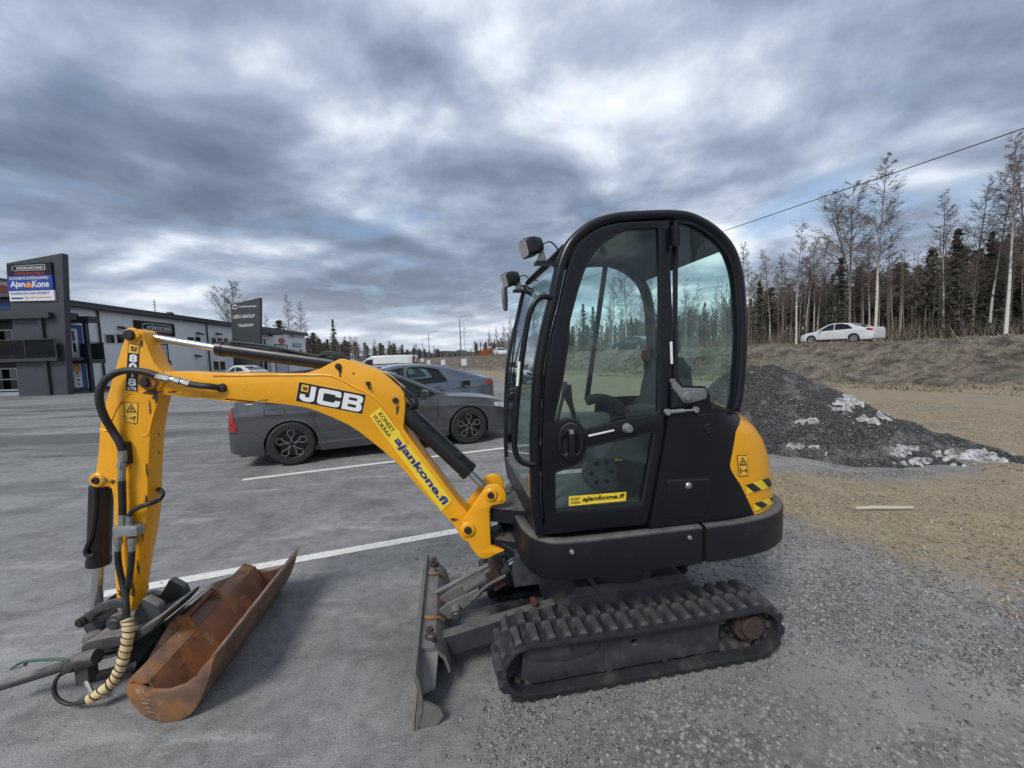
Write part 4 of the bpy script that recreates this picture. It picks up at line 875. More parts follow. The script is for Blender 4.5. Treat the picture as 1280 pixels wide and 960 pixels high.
# grab handle in front of the near pillar
gp = [MF.side(q, .44) for q in [(689, 372), (678, 371), (668, 379), (660, 400)]]+[MF.side(q, .43) for q in [(653, 440), (647, 490), (643, 540), (643, 560), (648, 573), (658, 579), (668, 580)]]
mb = MB(); mb.tube([(x, .44, z) for x, z in smooth_loop(gp, 5, False)], .0135, 10); gh = mb.build('grab_handle', M_blk, EX, 60)
q0, q1 = MF.side((648.5, 452), .44), MF.side((646, 482), .44); mb = MB(); mb.tube([(q0[0], .454, q0[1]), (q1[0], .454, q1[1])], .006, 6); mb.build('reflective_strip', M_wht, gh)
# work lights and mirror
def work_light(cpx, yl, sc, parent=EX):
    x, z = MF.side(cpx, yl); f = Vector((1, .18, -.30)).normalized(); s_v = f.cross(Vector((0, 0, 1))).normalized(); u_v = s_v.cross(f)
    P = lambda a, b_, c_: tuple(Vector((x, yl, z))+(f*a+s_v*b_+u_v*c_)*sc)
    mb = MB(); ring = lambda a, k: [P(a, k*b_, k*c_) for b_, c_ in round_poly([(-.05, -.042), (.05, -.042), (.05, .042), (-.05, .042)], .02, 4)]
    mb.loft([ring(-.055, .45), ring(-.045, .72), ring(-.01, .98), ring(.035, 1.0), ring(.04, .93)]); wl = mb.build('work_light', M_ram, parent, 40)
    mb = MB(); mb.loft([ring(.038, .88), ring(.0415, .86)]); mb.build('lens', pmat('lamp lens', (.34, .35, .35), .15, var=.2, vscale=60), wl)
    mb = MB(); mb.plate([[(0, 0), (.05, 0), (.03, .06), (.012, .06)]], -.003, .003, .001)
    mb.v = [tuple(Vector((x, yl, z))+Vector((-.075+v[0]*1.1, v[1]-.03*0, -.075+v[2]))*sc) for v in mb.v]; mb.build('bracket', M_fit, wl); return wl
w1 = work_light((664, 309), .30, 1.0); w2 = work_light((638, 349), -.32, 1.05)
for (cp, yl) in (((664, 309), .30), ((638, 349), -.32)):
    x, z = MF.side(cp, yl); k = zi(z-.03, True); p = AO[k]; mb = MB(); mb.box(((x-.06+p[0])/2, yl, z-.075), (abs(x-.06-p[0])+.09, .05, .014)); mb.tube(smooth_loop([(x-.05, yl+.01, z+.01), (x-.09, yl+.02, z+.02), (x-.125, yl+.02, z-.02), (x-.12, yl+.015, z-.075)], 4, False), .004, 6); mb.build('light_arm', M_ram, EX)
mx_, mz_ = MF.side((631, 372), -.36); mb = MB(); sh = round_poly([(-.03, .075), (.03, .075), (.036, -.01), (.01, -.085), (-.022, -.085), (-.036, -.02)], .025, 4)
mb.plate([sh], -.012, .012, .008); rr = Matrix.Rotation(R(62), 3, 'Z'); mb.v = [tuple(rr @ Vector(v)+Vector((mx_, -.36, mz_))) for v in mb.v]; mir = mb.build('mirror', M_grey, EX, 50)
mb = MB(); mb.tube([(mx_, -.36, mz_+.05), (mx_-.03, -.36, mz_+.085), (mx_-.14, -.36, mz_+.07)], .007, 7); mb.build('mirror_arm', M_ram, mir)
# ---------------- cab interior
mb = MB(); mb.bb(-.45, .50, -.38, .38, .742, .775); mb.build('cab_floor', M_int, EX)
mb = MB(); mb.loft([[(-.46, y, z) for y, z in ((-.38, .775), (.38, .775), (.38, 1.02), (-.38, 1.02))], [(-.22, y, z) for y, z in ((-.38, .775), (.38, .775), (.38, .98), (-.38, .98))]]); mb.build('seat_base', M_int, EX)
mb = MB(); rings = []
for x, z0, z1, w_ in ((.08, 1.05, 1.09, .19), (.06, 1.02, 1.115, .215), (-.08, 1.0, 1.12, .225), (-.26, .98, 1.10, .22), (-.34, .98, 1.08, .20)): rings.append([(x, yy, zz) for yy, zz in round_poly([(-w_, z0), (w_, z0), (w_, z1), (-w_, z1)], .04, 4)])
mb.loft(rings); seat = mb.build('seat', M_seat, EX, 60)
mb = MB(); rings = []
for z, xf, xb, w_ in ((1.06, -.26, -.36, .20), (1.2, -.28, -.39, .22), (1.4, -.31, -.42, .21), (1.50, -.33, -.43, .18), (1.56, -.34, -.42, .12)): rings.append([(xx, yy, z) for xx, yy in round_poly([(xf, -w_), (xf, w_), (xb, w_), (xb, -w_)], .04, 4)])
mb.loft(rings); mb.build('backrest', M_seat, seat, 60)
mb = MB(); rings = []
for z, h_ in ((1.58, .08), (1.61, .11), (1.70, .11), (1.73, .08)): rings.append([(xx, yy, z) for xx, yy in round_poly([(-.34, -h_), (-.34, h_), (-.41, h_), (-.41, -h_)], .03, 4)])
mb.loft(rings); mb.build('headrest', M_seat, seat, 60)
for sy in (1, -1):
    mb = MB(); rings = []
    for x, z0, z1 in ((.40, 1.10, 1.16), (.34, 1.07, 1.21), (.10, 1.07, 1.22), (-.12, 1.0, 1.20)): rings.append([(x, yy, zz) for yy, zz in round_poly([(sy*.30-.055, z0), (sy*.30+.055, z0), (sy*.30+.055, z1), (sy*.30-.055, z1)], .03, 4)])
    mb.loft(rings); cs = mb.build('side_console', M_int, EX, 60)
    mb = MB(); mb.lathe([(.052, 0), (.05, .012), (.042, .014), (.044, .026), (.034, .03), (.036, .042), (.024, .048), (.018, .07), (0, .07)], (.30, sy*.30, 1.21), 'z', 16); mb.build('boot', M_seat, cs)
    mb = MB(); mb.tube([(.30, sy*.30, 1.27), (.32, sy*.30, 1.34), (.335, sy*.295, 1.39), (.33, sy*.29, 1.45)], [.010, .013, .021, .016], 9); mb.build('joystick', M_seat, cs)
    mb = MB(); mb.tube(smooth_loop([(.02, sy*.29, 1.29), (-.06, sy*.29, 1.30), (-.16, sy*.29, 1.27), (-.22, sy*.27, 1.20)], 4, False), .035, 10); mb.build('armrest', M_seat, cs, 60)
mb = MB(); mb.tube([(.36, .08, .78), (.37, .08, 1.10), (.30, .09, 1.36), (.285, .09, 1.45)], [.010, .010, .010, .015], 8); mb.tube([(.36, -.06, .78), (.37, -.06, 1.10), (.30, -.07, 1.36), (.285, -.07, 1.45)], [.010, .010, .010, .015], 8); mb.build('travel_lever', M_seat, EX)
mb = MB(); mb.lathe([(0, 0), (.018, .0), (.028, .02), (.024, .07), (.012, .078), (0, .08)], (-.40, -.30, 1.54), 'z', 12); rl = mb.build('red_lever', pmat('dull red grip', (.22, .015, .015), .45), EX); mb = MB(); mb.tube([(-.42, -.30, 1.30), (-.40, -.30, 1.55)], .011, 7); mb.build('stem', M_seat, rl)
mb = MB(); mb.bb(.10, .48, -.36, .36, .776, .79); mb.build('floor_mat', M_grey, EX)
xq, zq = MF.side((751, 590), .20); mb = MB(); mb.lathe([(0, .02), (.03, .02), (.035, .012), (.085, .012), (.10, .0), (.10, -.02), (0, -.02)], (xq, .20, zq), seg=26); rc = mb.build('wheel_reflection_disc', M_grey, EX)  # added disc standing in for a wheel reflected in the door glass
for k in range(6):
    mb = MB(); mb.cyl((xq+.058*math.cos(k*1.047), .211, zq+.058*math.sin(k*1.047)), (xq+.058*math.cos(k*1.047), .2135, zq+.058*math.sin(k*1.047)), .014, seg=10); mb.build('disc_hole', M_black, rc)
xq, zq = MF.side((775, 569), .30); mb = MB(); mb.box((xq, .30, zq), (.06, .02, .05)); mb.build('yellow_tag', M_dyel, EX)
# ---------------- king post and carrier
BN = .062                                  # half thickness of boom and arm
mb = MB()
for z0, z1 in ((.70, .775), (.535, .60)): mb.loft([[(x, y, z) for x, y in round_poly([(.48, -.20), (.48, .20), (.70, .085), (.785, .05), (.785, -.05), (.70, -.085)], .03, 4)] for z in (z0, z0+.008, z1-.008, z1)])
mb.build('boom_carrier', M_skirt, EX, 40)
kp = zG((256, 147), (300, 138), (340, 140), (365, 158), (386, 190), (386, 250), (362, 266), (292, 276), (276, 310), (286, 545), (384, 576), (310, 606), (262, 632), (228, 632), (190, 608), (112, 492), (90, 445), (90, 388), (118, 345))
kl = round_poly(bs(kp, .10), .012, 3)
mb = MB(b2m)
for y0, y1 in ((.078, .102), (-.102, -.078)): mb.plate([kl], y0, y1, .005)
kb = bs(zG((285, 330), (285, 545), (375, 575), (300, 606), (240, 628), (215, 560), (225, 400)), .10); mb.plate([kb], -.08, .08, .006)
kpo = mb.build('king_post', M_yel, EX, 40)
def boss(parent, c, y, r, mat=M_yel, pinr=None, fn=b2m, sgn=1):
    mb = MB(fn); mb.lathe([(r*1.25, -.004*sgn), (r*1.22, .004*sgn), (r, .010*sgn), (r*.62, .010*sgn), (r*.60, .002*sgn), (0, .002*sgn)], (c[0], y, c[1]), seg=22); mb.build('pin_boss', mat, parent, 40)
    mb = MB(fn); mb.lathe([(r*.58, .0), (r*.58, .014*sgn), (r*.5, .018*sgn), (r*.2, .018*sgn), (r*.18, .014*sgn), (0, .014*sgn)], (c[0], y, c[1]), seg=18); mb.build('pin', M_pin, parent, 40)
foot = BF.side((585, 662), .102); rfoot = BF.side((613.5, 618.5), .102)
boss(kpo, foot, .102, .034); boss(kpo, rfoot, .102, .030)
c0 = BF.side(zG((345, 235))[0], .102); mb = MB(b2m); mb.lathe([(.011, 0), (.009, .008), (0, .009)], (c0[0], .102, c0[1]), seg=10); mb.build('bolt', M_yel, kpo)
# ---------------- boom
bpx = (Z2((1005, 925), (900, 785), (795, 645), (783, 610), (788, 560), (783, 485), (745, 445), (700, 408), (640, 382), (548, 350), (520, 350), (486, 366), (388, 405), (200, 405), (0, 405))
       + Z1((760, 528), (665, 527), (610, 545), (580, 552), (566, 570), (570, 592), (590, 603), (625, 617), (760, 630), (1000, 652))
       + Z2((0, 502), (200, 520), (352, 537), (430, 556), (560, 612), (640, 668), (760, 770), (860, 885), (980, 1010))+[(575, 671), (588, 679), (600, 668), (598, 655)])
bl_ = smooth_loop(bs(bpx, BN), 2)
mb = MB(b2m); mb.plate([bl_], -BN, BN, .007); boom = mb.build('boom', M_yel, EX, 40)
# raised side stiffener line that follows the gooseneck
sp_ = smooth_loop(bs(Z2((20, 414), (200, 413), (385, 412), (470, 412), (518, 424), (580, 456), (640, 487), (695, 528), (735, 585), (800, 690)), BN), 4, False)
for sg in (1, -1):
    mb = MB(b2m); mb.tube([(x, sg*(BN-.002), z) for x, z in sp_], .007, 6); mb.build('weld_bead', M_yel, boom, 60)
mb = MB(b2m); fl_ = smooth_loop(bs(Z2((1000, 918), (900, 783), (795, 643)), 0), 3, False); mb.tube([(x, 0, z) for x, z in fl_], .004, 5)
pins = dict(knuck=(423, 458), ramtop=(494.5, 500.5), dpiv=(184, 478), p1=(442, 467))
for nm in ('knuck', 'ramtop'): 
    c0 = BF.side(pins[nm], BN); mb = MB(b2m); mb.lathe([(.016, -.002), (.016, .006), (.013, .009), (0, .009)], (c0[0], BN, c0[1]), seg=16); mb.build('pin', M_pin, boom, 40)
c0 = BF.side(pins['p1'], BN); mb = MB(b2m); mb.cyl((c0[0], BN-.002, c0[1]), (c0[0], BN+.0015, c0[1]), .005, seg=10); mb.build('hole', M_black, boom)
c0 = BF.side(Z2((641, 446))[0], BN); mb = MB(b2m); mb.lathe([(.009, 0), (.013, .004), (.010, .012), (0, .012)], (c0[0], BN, c0[1]), seg=12); mb.tube(smooth_loop([(c0[0], BN+.01, c0[1]), (c0[0]-.004, BN+.012, c0[1]-.025), (c0[0]-.012, BN+.012, c0[1]-.03), (c0[0]-.016, BN+.012, c0[1]-.02)], 3, False), .0035, 6); mb.build('lifting_hook', M_pin, boom)
# boom decals
def bq(px, y): return [(*[bs([q], y)[0][0]], y, bs([q], y)[0][1]) for q in px]
D1 = BN+.0012; D2 = BN+.0024; D3 = BN+.0034
JQ = Z2((365, 440), (631, 491), (616, 568), (351, 516))
mb = MB(b2m); quad_patch(mb, bq(JQ, D1), (-.012, -.045, 1.012, 1.045)); mb.build('logo_border', M_dyel2, boom, 0)
mb = MB(b2m); quad_patch(mb, bq(JQ, D2)); lg = mb.build('logo_panel', M_bkd, boom, 0)
def rr(x0, y0, x1, y1, r, n=5): return round_poly([(x0, y0), (x1, y0), (x1, y1), (x0, y1)], r, n)
def letters(mb, quad, polys):
    for loops in polys:
        cu = MB(); cu.plate(loops, 0, .0001, 0)
        mb.add([bil(quad, v[0], v[2]) for v in cu.v], cu.f)
J = [round_poly([(.185, .90), (.262, .90), (.262, .18), (.205, .07), (.10, .07), (.045, .18), (.045, .42), (.118, .42), (.118, .33), (.128, .29), (.175, .29), (.185, .33)], [.0, .0, .10, .12, .12, .10, 0, 0, .02, .02, .02, .02], 4)]
Cc = [round_poly([(.33, .90), (.62, .90), (.645, .82), (.645, .60), (.565, .60), (.565, .66), (.55, .69), (.40, .69), (.385, .66), (.385, .31), (.40, .28), (.55, .28), (.565, .31), (.565, .40), (.645, .40), (.645, .18), (.61, .07), (.34, .07), (.305, .16), (.305, .82)], [.05, .05, .06, 0, 0, .02, .02, .02, .02, .02, .02, .02, .02, 0, 0, .08, .06, .06, .08, .08], 4)]
Bb = [round_poly([(.68, .90), (.935, .90), (.975, .80), (.975, .60), (.945, .49), (.975, .38), (.975, .18), (.935, .07), (.68, .07)], [0, .06, .06, .06, .02, .06, .06, .06, 0], 4), rr(.762, .59, .89, .73, .02), rr(.762, .24, .89, .39, .02)]
mb = MB(b2m); letters(mb, bq(JQ, D3), [J, Cc, Bb]); mb.build('logo_letters', M_wht, lg, 0)
mb = MB(b2m); quad_patch(mb, bq(JQ, D3), (.045, .56, .150, .91)); mb.build('logo_square', M_dyel2, lg, 0)
mb = MB(b2m); q_ = bq(JQ, D3+.0008)
for pp in ([(.068, .66), (.128, .62), (.134, .68), (.075, .73)], [(.066, .75), (.10, .72), (.118, .78), (.07, .83)], [(.112, .70), (.132, .70), (.136, .80), (.116, .80)]): poly_patch(mb, q_, pp)
mb.build('logo_emblem', M_bkd, lg, 0)
AQ = Z2((690, 540), (976, 914), (934, 957), (645, 575))
mb = MB(b2m); quad_patch(mb, bq(AQ, D2)); lg = mb.build('rental_label', M_dyel, boom, 0)
mb = MB(b2m); text_on(mb, 'ajankone.fi', bq(AQ, D3), (.285, .16, .985, .84), bold=.035, shear=.1); mb.build('lettering', M_dblu, lg, 0)
mb = MB(b2m); text_on(mb, 'KONEET', bq(AQ, D3), (.035, .54, .225, .84), bold=.015); text_on(mb, 'VUOKRAA', bq(AQ, D3), (.02, .13, .24, .43), bold=.015); mb.build('lettering', M_bkd, lg, 0)
# ---------------- arm (dipper)
dpx = (zK((228, 72), (240, 52), (265, 44), (296, 50), (314, 68), (322, 95), (366, 205), (410, 262), (430, 290), (400, 340), (386, 385), (366, 470), (352, 560), (343, 700), (338, 800))
       + zL((322, 130), (300, 280), (272, 430), (250, 570), (205, 560), (190, 520), (180, 350), (178, 120), (168, 40), (150, 20))+zK((140, 826), (108, 838), (62, 812), (60, 785), (76, 762), (92, 640), (96, 560), (108, 480), (150, 330), (190, 190), (215, 110)))
dl = smooth_loop(bs(dpx, BN+.012), 2)
mb = MB(b2m); mb.plate([dl], -.020, BN+.012, .007); arm = mb.build('arm', M_yelarm, EX, 40)
AY = BN+.012
# raised doubler plate around the arm pivot
dpl = bs(zK((255, 370), (232, 372), (205, 420), (175, 480), (150, 500), (135, 548), (110, 548), (120, 500), (140, 420), (165, 330), (200, 210), (225, 120), (250, 80), (300, 80), (330, 180), (372, 262), (372, 330), (362, 440), (345, 500), (338, 565), (312, 576), (298, 572), (330, 520), (352, 430)), AY)
mb = MB(b2m); mb.tube([(x, AY-.001, z) for x, z in smooth_loop(bs(zK((100, 545), (140, 552), (158, 500), (185, 440), (230, 378), (258, 366)), AY), 4, False)], .0045, 6); mb.tube([(x, AY-.001, z) for x, z in smooth_loop(bs(zK((385, 420), (360, 500), (345, 565), (320, 580), (295, 572)), AY), 4, False)], .0045, 6); mb.build('weld_bead', M_yelarm, arm, 60)
tp = BF.side((165, 419), AY); boss(arm, tp, AY, .030, M_yelarm)
mb = MB(b2m); mb.lathe([(.026, 0), (.026, .020), (.022, .026), (0, .026)], (tp[0], AY, tp[1]), seg=14); mb.build('pin', M_pin, arm, 40)
c0 = BF.side(zK((290, 76))[0], AY); mb = MB(b2m); mb.lathe([(.016, 0), (.015, .012), (0, .014)], (c0[0], AY, c0[1]), seg=10); mb.build('bolt', M_yelarm, arm)
dp = BF.side((184, 478), AY); mb = MB(b2m); mb.lathe([(.040, -.01), (.040, .010), (.035, .015), (0, .015)], (dp[0]-.012, AY, dp[1]), seg=20); pv = mb.build('pivot_boss', pmat('rusty yellow', (.38, .15, .03), .7, var=.3, vscale=20, bump=.3), arm, 40)
mb = MB(b2m); mb.lathe([(.025, 0), (.025, .026), (.021, .031), (0, .031)], (dp[0]-.004, AY, dp[1]), seg=6); mb.build('pin', M_pin, arm, 25)
bt = BF.side((122, 600), AY); boss(arm, bt, AY, .030, M_yelarm)
c0 = BF.side(zK((127, 797))[0], AY); mb = MB(b2m); mb.lathe([(.010, 0), (.010, .012), (0, .012)], (c0[0], AY, c0[1]), seg=6); mb.build('bolt', M_fit, arm, 25)
# rust runs and grease smears
M_stain = pmat('grease smear', (.10, .045, .015), .7, var=.5, vscale=30); M_stain2 = pmat('dark grease', (.03, .022, .016), .5, var=.4, vscale=30)
def stain(q, rx, ry, seed, mat, parent, y, name='grease_stain'):
    r_ = random.Random(seed); c0 = BF.side(q, y); n = 22; pts_ = []
    for k in range(n):
        a = 2*PI*k/n; f = r_.uniform(.35, 1.15); pts_.append((c0[0]+rx*f*math.cos(a), y+.0009, c0[1]+ry*f*math.sin(a)))
    mb = MB(b2m); mb.add(pts_, [tuple(range(n))]); mb.build(name, mat, parent, 0)
for i, (q, rx, ry, mm) in enumerate((((191, 489), .045, .022, M_stain), ((194, 496), .018, .03, M_stain2), ((188, 512), .007, .05, M_stain), ((184, 590), .006, .05, M_stain), ((183, 625), .007, .035, M_stain2), ((178, 668), .006, .05, M_stain), ((173, 710), .008, .045, M_stain2), ((166, 738), .014, .04, M_stain), ((152, 742), .02, .03, M_stain2), ((141, 602), .015, .012, M_stain), ((177, 430), .012, .02, M_stain), ((135, 520), .004, .03, M_stain))): stain(q, rx, ry, 50+i, mm, arm, AY)
for i, (q, rx, ry, mm) in enumerate((((425, 466), .010, .03, M_stain), ((497, 512), .012, .03, M_stain), ((568, 650), .03, .012, M_stain), ((548, 625), .02, .008, M_stain2), ((330, 500), .03, .004, M_stain), ((215, 490), .03, .006, M_stain))): stain(q, rx, ry, 80+i, mm, boom, BN)
# arm decals
def aq(px, y): return [(BF.side(q, y)[0], y, BF.side(q, y)[1]) for q in px]
E1, E2, E3, E4 = AY+.0012, AY+.0022, AY+.003, AY+.0038
NQ = zK((240, 115), (297, 122), (287, 358), (228, 352))
mb = MB(b2m); quad_patch(mb, aq(NQ, E1), (-.05, -.012, 1.05, 1.012)); mb.build('label_border', M_dyel2, arm, 0)
mb = MB(b2m); quad_patch(mb, aq(NQ, E2)); nl_ = mb.build('model_label', M_bkd, arm, 0)
mb = MB(b2m); quad_patch(mb, aq(NQ, E3), (.06, .80, .94, .985)); mb.build('logo_square', M_dyel2, nl_, 0)
mb = MB(b2m); q_ = aq(NQ, E4)
for pp in ([(.25, .85), (.75, .84), (.78, .87), (.30, .885)], [(.25, .90), (.5, .89), (.62, .92), (.28, .945)], [(.62, .88), (.78, .88), (.80, .93), (.66, .93)]): poly_patch(mb, q_, pp)
mb.build('logo_emblem', M_bkd, nl_, 0)
mb = MB(b2m); q_ = aq(NQ, E3)
for ch, v0, v1 in (('8', .61, .775), ('0', .43, .595), ('8', .105, .27)): text_on(mb, ch, q_, (.16, v0, .86, v1), bold=.04)
quad_patch(mb, q_, (.42, .30, .60, .40)); text_on(mb, 'CTS', q_, (.14, .025, .88, .085), bold=.03); mb.build('lettering', M_wht, nl_, 0)
WQ2 = zK((222, 410), (292, 415), (287, 518), (220, 512))
pm = [[(.12, .12), (.16, .12), (.16, .36), (.12, .36)], [(.12, .12), (.26, .12), (.26, .15), (.12, .15)], [(.34, .22), (.60, .22), (.60, .26), (.34, .26)], [(.56, .17), (.66, .24), (.56, .31)], [(.70, .10), (.78, .10), (.78, .24), (.88, .30), (.74, .36), (.64, .30), (.70, .24)]]
warn_label(lambda m_, bx, l: quad_patch(m_, aq(WQ2, E1+.0011*l), bx), lambda m_, pts_: poly_patch(m_, aq(WQ2, E3+.0004), pts_), arm, pm)
for o in list(arm.children):
    if o.name.startswith(('warning_label', 'label_field', 'label_symbol')):
        for v in o.data.vertices: v.co = b2m(v.co)
# ---------------- hydraulic rams
def pt(px, y): x, z = BF.side(px, y); return Vector((x, y, z))
def ram(name, a, split, b_, rb, rr_, parent=EX, mat=M_ram):
    mb = MB(b2m); d_ = (split-a).normalized(); mb.tube([a, a+d_*.01, split-d_*.03, split-d_*.03, split], [rb, rb*1.0, rb, rb*1.08, rb*1.06], 20); o = mb.build(name, mat, parent, 40)
    mb = MB(b2m); mb.tube([split, b_], rr_, 16); mb.build('rod', M_chrome, o, 60); return o
k0 = BF.side(pins['knuck'], BN)
kn = Vector((k0[0], 0, k0[1])); t0 = BF.side((172, 419), .0)
cr = ram('arm_ram', pt((419, 455), 0), pt((273, 435.5), 0), pt((184, 420.5), 0), .037, .019)
mb = MB(b2m); mb.lathe([(0, -.03), (.035, -.03), (.035, .03), (0, .03)], (pt((178, 420), 0).x, 0, pt((178, 420), 0).z), seg=18); mb.build('rod_eye', M_pin, cr)
mb = MB(b2m); mb.lathe([(0, -.03), (.042, -.03), (.042, .03), (0, .03)], (kn.x, 0, kn.z), seg=18); mb.build('base_eye', M_ram, cr)
for pl in ([(288, 427.5), (330, 432), (380, 442), (398, 445), (406, 441), (418, 441), (432, 446), (437, 452)], [(395, 447), (405, 443.5), (418, 443.5), (428, 447)]):
    mb = MB(b2m); mb.tube(smooth_loop([pt(q, .022) for q in pl], 4, False), .008, 8); mb.build('pipe', M_hose, cr, 60)
br = ram('boom_ram', pt((502, 510), 0), pt((587, 590), 0), pt((612, 616), 0), .050, .021)
mb = MB(b2m); r0 = BF.side(pins['ramtop'], BN); mb.lathe([(0, -.045), (.045, -.045), (.045, .045), (0, .045)], (r0[0], 0, r0[1]), seg=18); mb.build('base_eye', M_ram, br)
mb = MB(b2m); mb.tube(smooth_loop([pt(q, .0) for q in [(480, 470), (492, 478), (503, 486), (519, 497), (520, 508), (513, 516)]], 4, False), .011, 8); mb.tube(smooth_loop([pt(q, .03) for q in [(478, 468), (490, 474), (506, 490), (515, 505), (510, 513)]], 4, False), .009, 8); mb.build('hose', M_hose, br, 60)
mb = MB(b2m); mb.box(tuple(pt((574, 577), .02)+Vector((0, .02, .045))), (.03, .02, .02)); mb.build('port', M_ram, br)
bt0 = pt((124, 606), .0)
bk_r = ram('bucket_ram', pt((127, 606), 0), pt((123.5, 705), 0), pt((121, 757), 0), .047, .024)
mb = MB(b2m); mb.tube(smooth_loop([pt(q, .055) for q in [(118, 607), (119, 625), (117, 650), (114, 670), (108, 685), (107, 691), (111, 695), (118, 693)]], 4, False), .0095, 8); mb.build('hose', M_hose, bk_r, 60)
mb = MB(b2m); mb.tube([pt((124, 603), .05), pt((119, 612), .05)], .016, 8); mb.build('elbow', M_hose, bk_r)
# ---------------- hoses and fittings on boom and arm
HY = AY+.03
def hose(pts_px, y, r, mat=M_hose, name='hydraulic_hose', parent=EX, n=5):
    ys = y if isinstance(y, (list, tuple)) else [y]*len(pts_px)
    mb = MB(b2m); mb.tube(smooth_loop([pt(q, yy) for q, yy in zip(pts_px, ys)], n, False), r, 9); return mb.build(name, mat, parent, 60)
hose([(199, 471), (188, 466.5), (172, 463.5), (156, 463.5), (141, 468), (130, 477), (124.5, 490), (125, 505), (131, 522), (141, 539), (149, 552), (153, 563)], [HY, HY, HY, HY, HY+.01, HY+.02, HY+.03, HY+.03, HY+.02, HY, HY, HY], .0165)
hose([(236, 480), (250, 482), (262, 483), (276, 485)], [HY, HY, HY-.005, BN+.004], [.015]*3*5+[.015] if False else .0155)
mb = MB(b2m); e0 = pt((277, 485), BN+.006); mb.lathe([(.0, .02), (.02, .016), (.024, 0)], (e0.x, BN, e0.z), seg=14); mb.build('hose_grommet', M_hose, boom)
for a_, c_, r_ in (((197, 470.5), (213, 474), .019), ((213, 474), (219, 475), .015), ((219, 475), (226, 477), .018), ((226, 477), (230, 478), .013), ((230, 478), (238, 480), .0175)):
    mb = MB(b2m); mb.cyl(pt(a_, HY), pt(c_, HY), r_, seg=6 if r_ > .0172 else 12); mb.build('hose_fitting', M_fit, EX, 25)
mb = MB(b2m); mb.cyl(pt((153, 563), HY), pt((154, 577), HY), .019, seg=12); mb.cyl(pt((154, 577), HY), pt((152.5, 584), HY), .021, seg=6); mb.cyl(pt((152.5, 585), HY), pt((152, 602), HY), .015, seg=12); mb.build('hose_fitting', M_fit, EX, 25)
cl_ = pt((158, 566), AY+.012); mb = MB(b2m); mb.box(tuple(cl_), (.035, .03, .11)); mb.build('hose_clamp', M_hose, EX)
hose([(152, 600), (152.5, 615), (153, 630), (153, 643)], HY, .0155)
hose([(192, 612), (200, 612), (203, 618), (198, 625), (186, 630), (174, 634), (166, 638), (162, 645)], [-.02, .02, .05, .07, HY, HY, HY, HY], .0115)
# manifold block
mq = bs(zL((180, 200), (205, 196), (265, 196), (285, 200), (285, 238), (180, 244)), HY+.01); mb = MB(b2m); mb.plate([round_poly(mq, .004, 2)], AY, HY+.02, .004); man = mb.build('manifold', M_fit, EX)
for a_, c_, r_ in (((153, 643), (153, 658), .017), ((162, 645), (162, 658), .014), ((147.5, 672), (147.5, 680), .018), ((166, 672), (165.5, 680), .018), ((147.5, 680), (147, 689), .0135), ((165.5, 680), (165, 689), .0135)):
    mb = MB(b2m); mb.cyl(pt(a_, HY), pt(c_, HY), r_, seg=8); mb.build('hose_fitting', M_fit, EX, 25)
hose([(147, 688), (148, 705), (152, 725), (156.5, 745), (158, 760), (159, 778)], [HY, HY, HY, HY+.02, HY+.04, HY+.05], .0135)
hose([(165, 688), (164, 705), (161, 725), (158, 742), (157, 760), (158, 778)], [HY, HY, HY, HY, HY+.02, HY+.03], .0135)
# ---------------- linkage and tilting hitch
mb = MB(b2m); lk = round_poly(bs(zL((35, 605), (50, 575), (120, 530), (185, 512), (222, 524), (220, 548), (160, 556), (105, 575), (70, 620), (45, 625)), AY+.02), .012, 3)
mb.plate([lk], .074, .094, .005); lnk = mb.build('bucket_link', M_hitch, EX, 40); mb = MB(b2m); mb.plate([lk], -.060, -.040, .005); mb.build('bucket_link', M_hitch, EX, 40)
mb = MB(b2m); l0 = BF.side(zL((50, 603))[0], .09); mb.cyl((l0[0], -.11, l0[1]), (l0[0], .11, l0[1]), .024, seg=14); mb.cyl((l0[0], .10, l0[1]), (l0[0], .118, l0[1]), .016, seg=6); mb.build('pin', M_pin, lnk, 40)
hb = bs(zM((200, 195), (230, 165), (290, 150), (370, 170), (440, 45), (545, 100), (575, 165), (520, 215), (420, 270), (330, 300), (215, 300), (195, 250)), AY+.02)
mb = MB(b2m); mb.plate([round_poly(hb, .012, 3)], .045, .095, .006); mb.plate([round_poly(hb, .012, 3)], -.115, -.075, .006); mb.plate([bs(zM((110, 110), (200, 150), (230, 200), (215, 300), (180, 290), (110, 250), (80, 200)), .0)], -.05, .05, .006); hit_b = mb.build('hitch_body', M_hitch, EX, 40)
mb = MB(b2m); c0 = BF.side(zM((250, 218))[0], .1); mb.lathe([(.042, -.01), (.04, .010), (.025, .014), (.022, .02), (0, .02)], (c0[0], .095, c0[1]), seg=20); mb.build('pin_boss', M_hitch, hit_b, 40)
fl2 = bs(zM((10, 395), (30, 360), (80, 340), (230, 310), (330, 300), (420, 265), (580, 165), (582, 190), (500, 280), (400, 345), (300, 380), (150, 410), (60, 432), (15, 425)), .16)
mb = MB(b2m); mb.plate([round_poly(fl2, .012, 3)], -.10, .165, .008); mb.build('tilt_frame', M_hitch, hit_b, 40)
mb = MB(b2m); c0 = BF.side(zM((50, 360))[0], .13); mb.lathe([(0, .028), (.03, .024), (.042, .0)], (c0[0], .10, c0[1]+.005), 'z', 16); mb.build('pivot_cap', M_hitch, hit_b, 40)
und = bs(zM((120, 430), (240, 400), (420, 360), (560, 240), (600, 250), (560, 330), (470, 420), (385, 580), (340, 520), (260, 440)), .06); mb = MB(b2m); mb.plate([round_poly(und, .012, 3)], -.12, .07, .006); mb.build('lower_hitch', M_black, hit_b, 40)
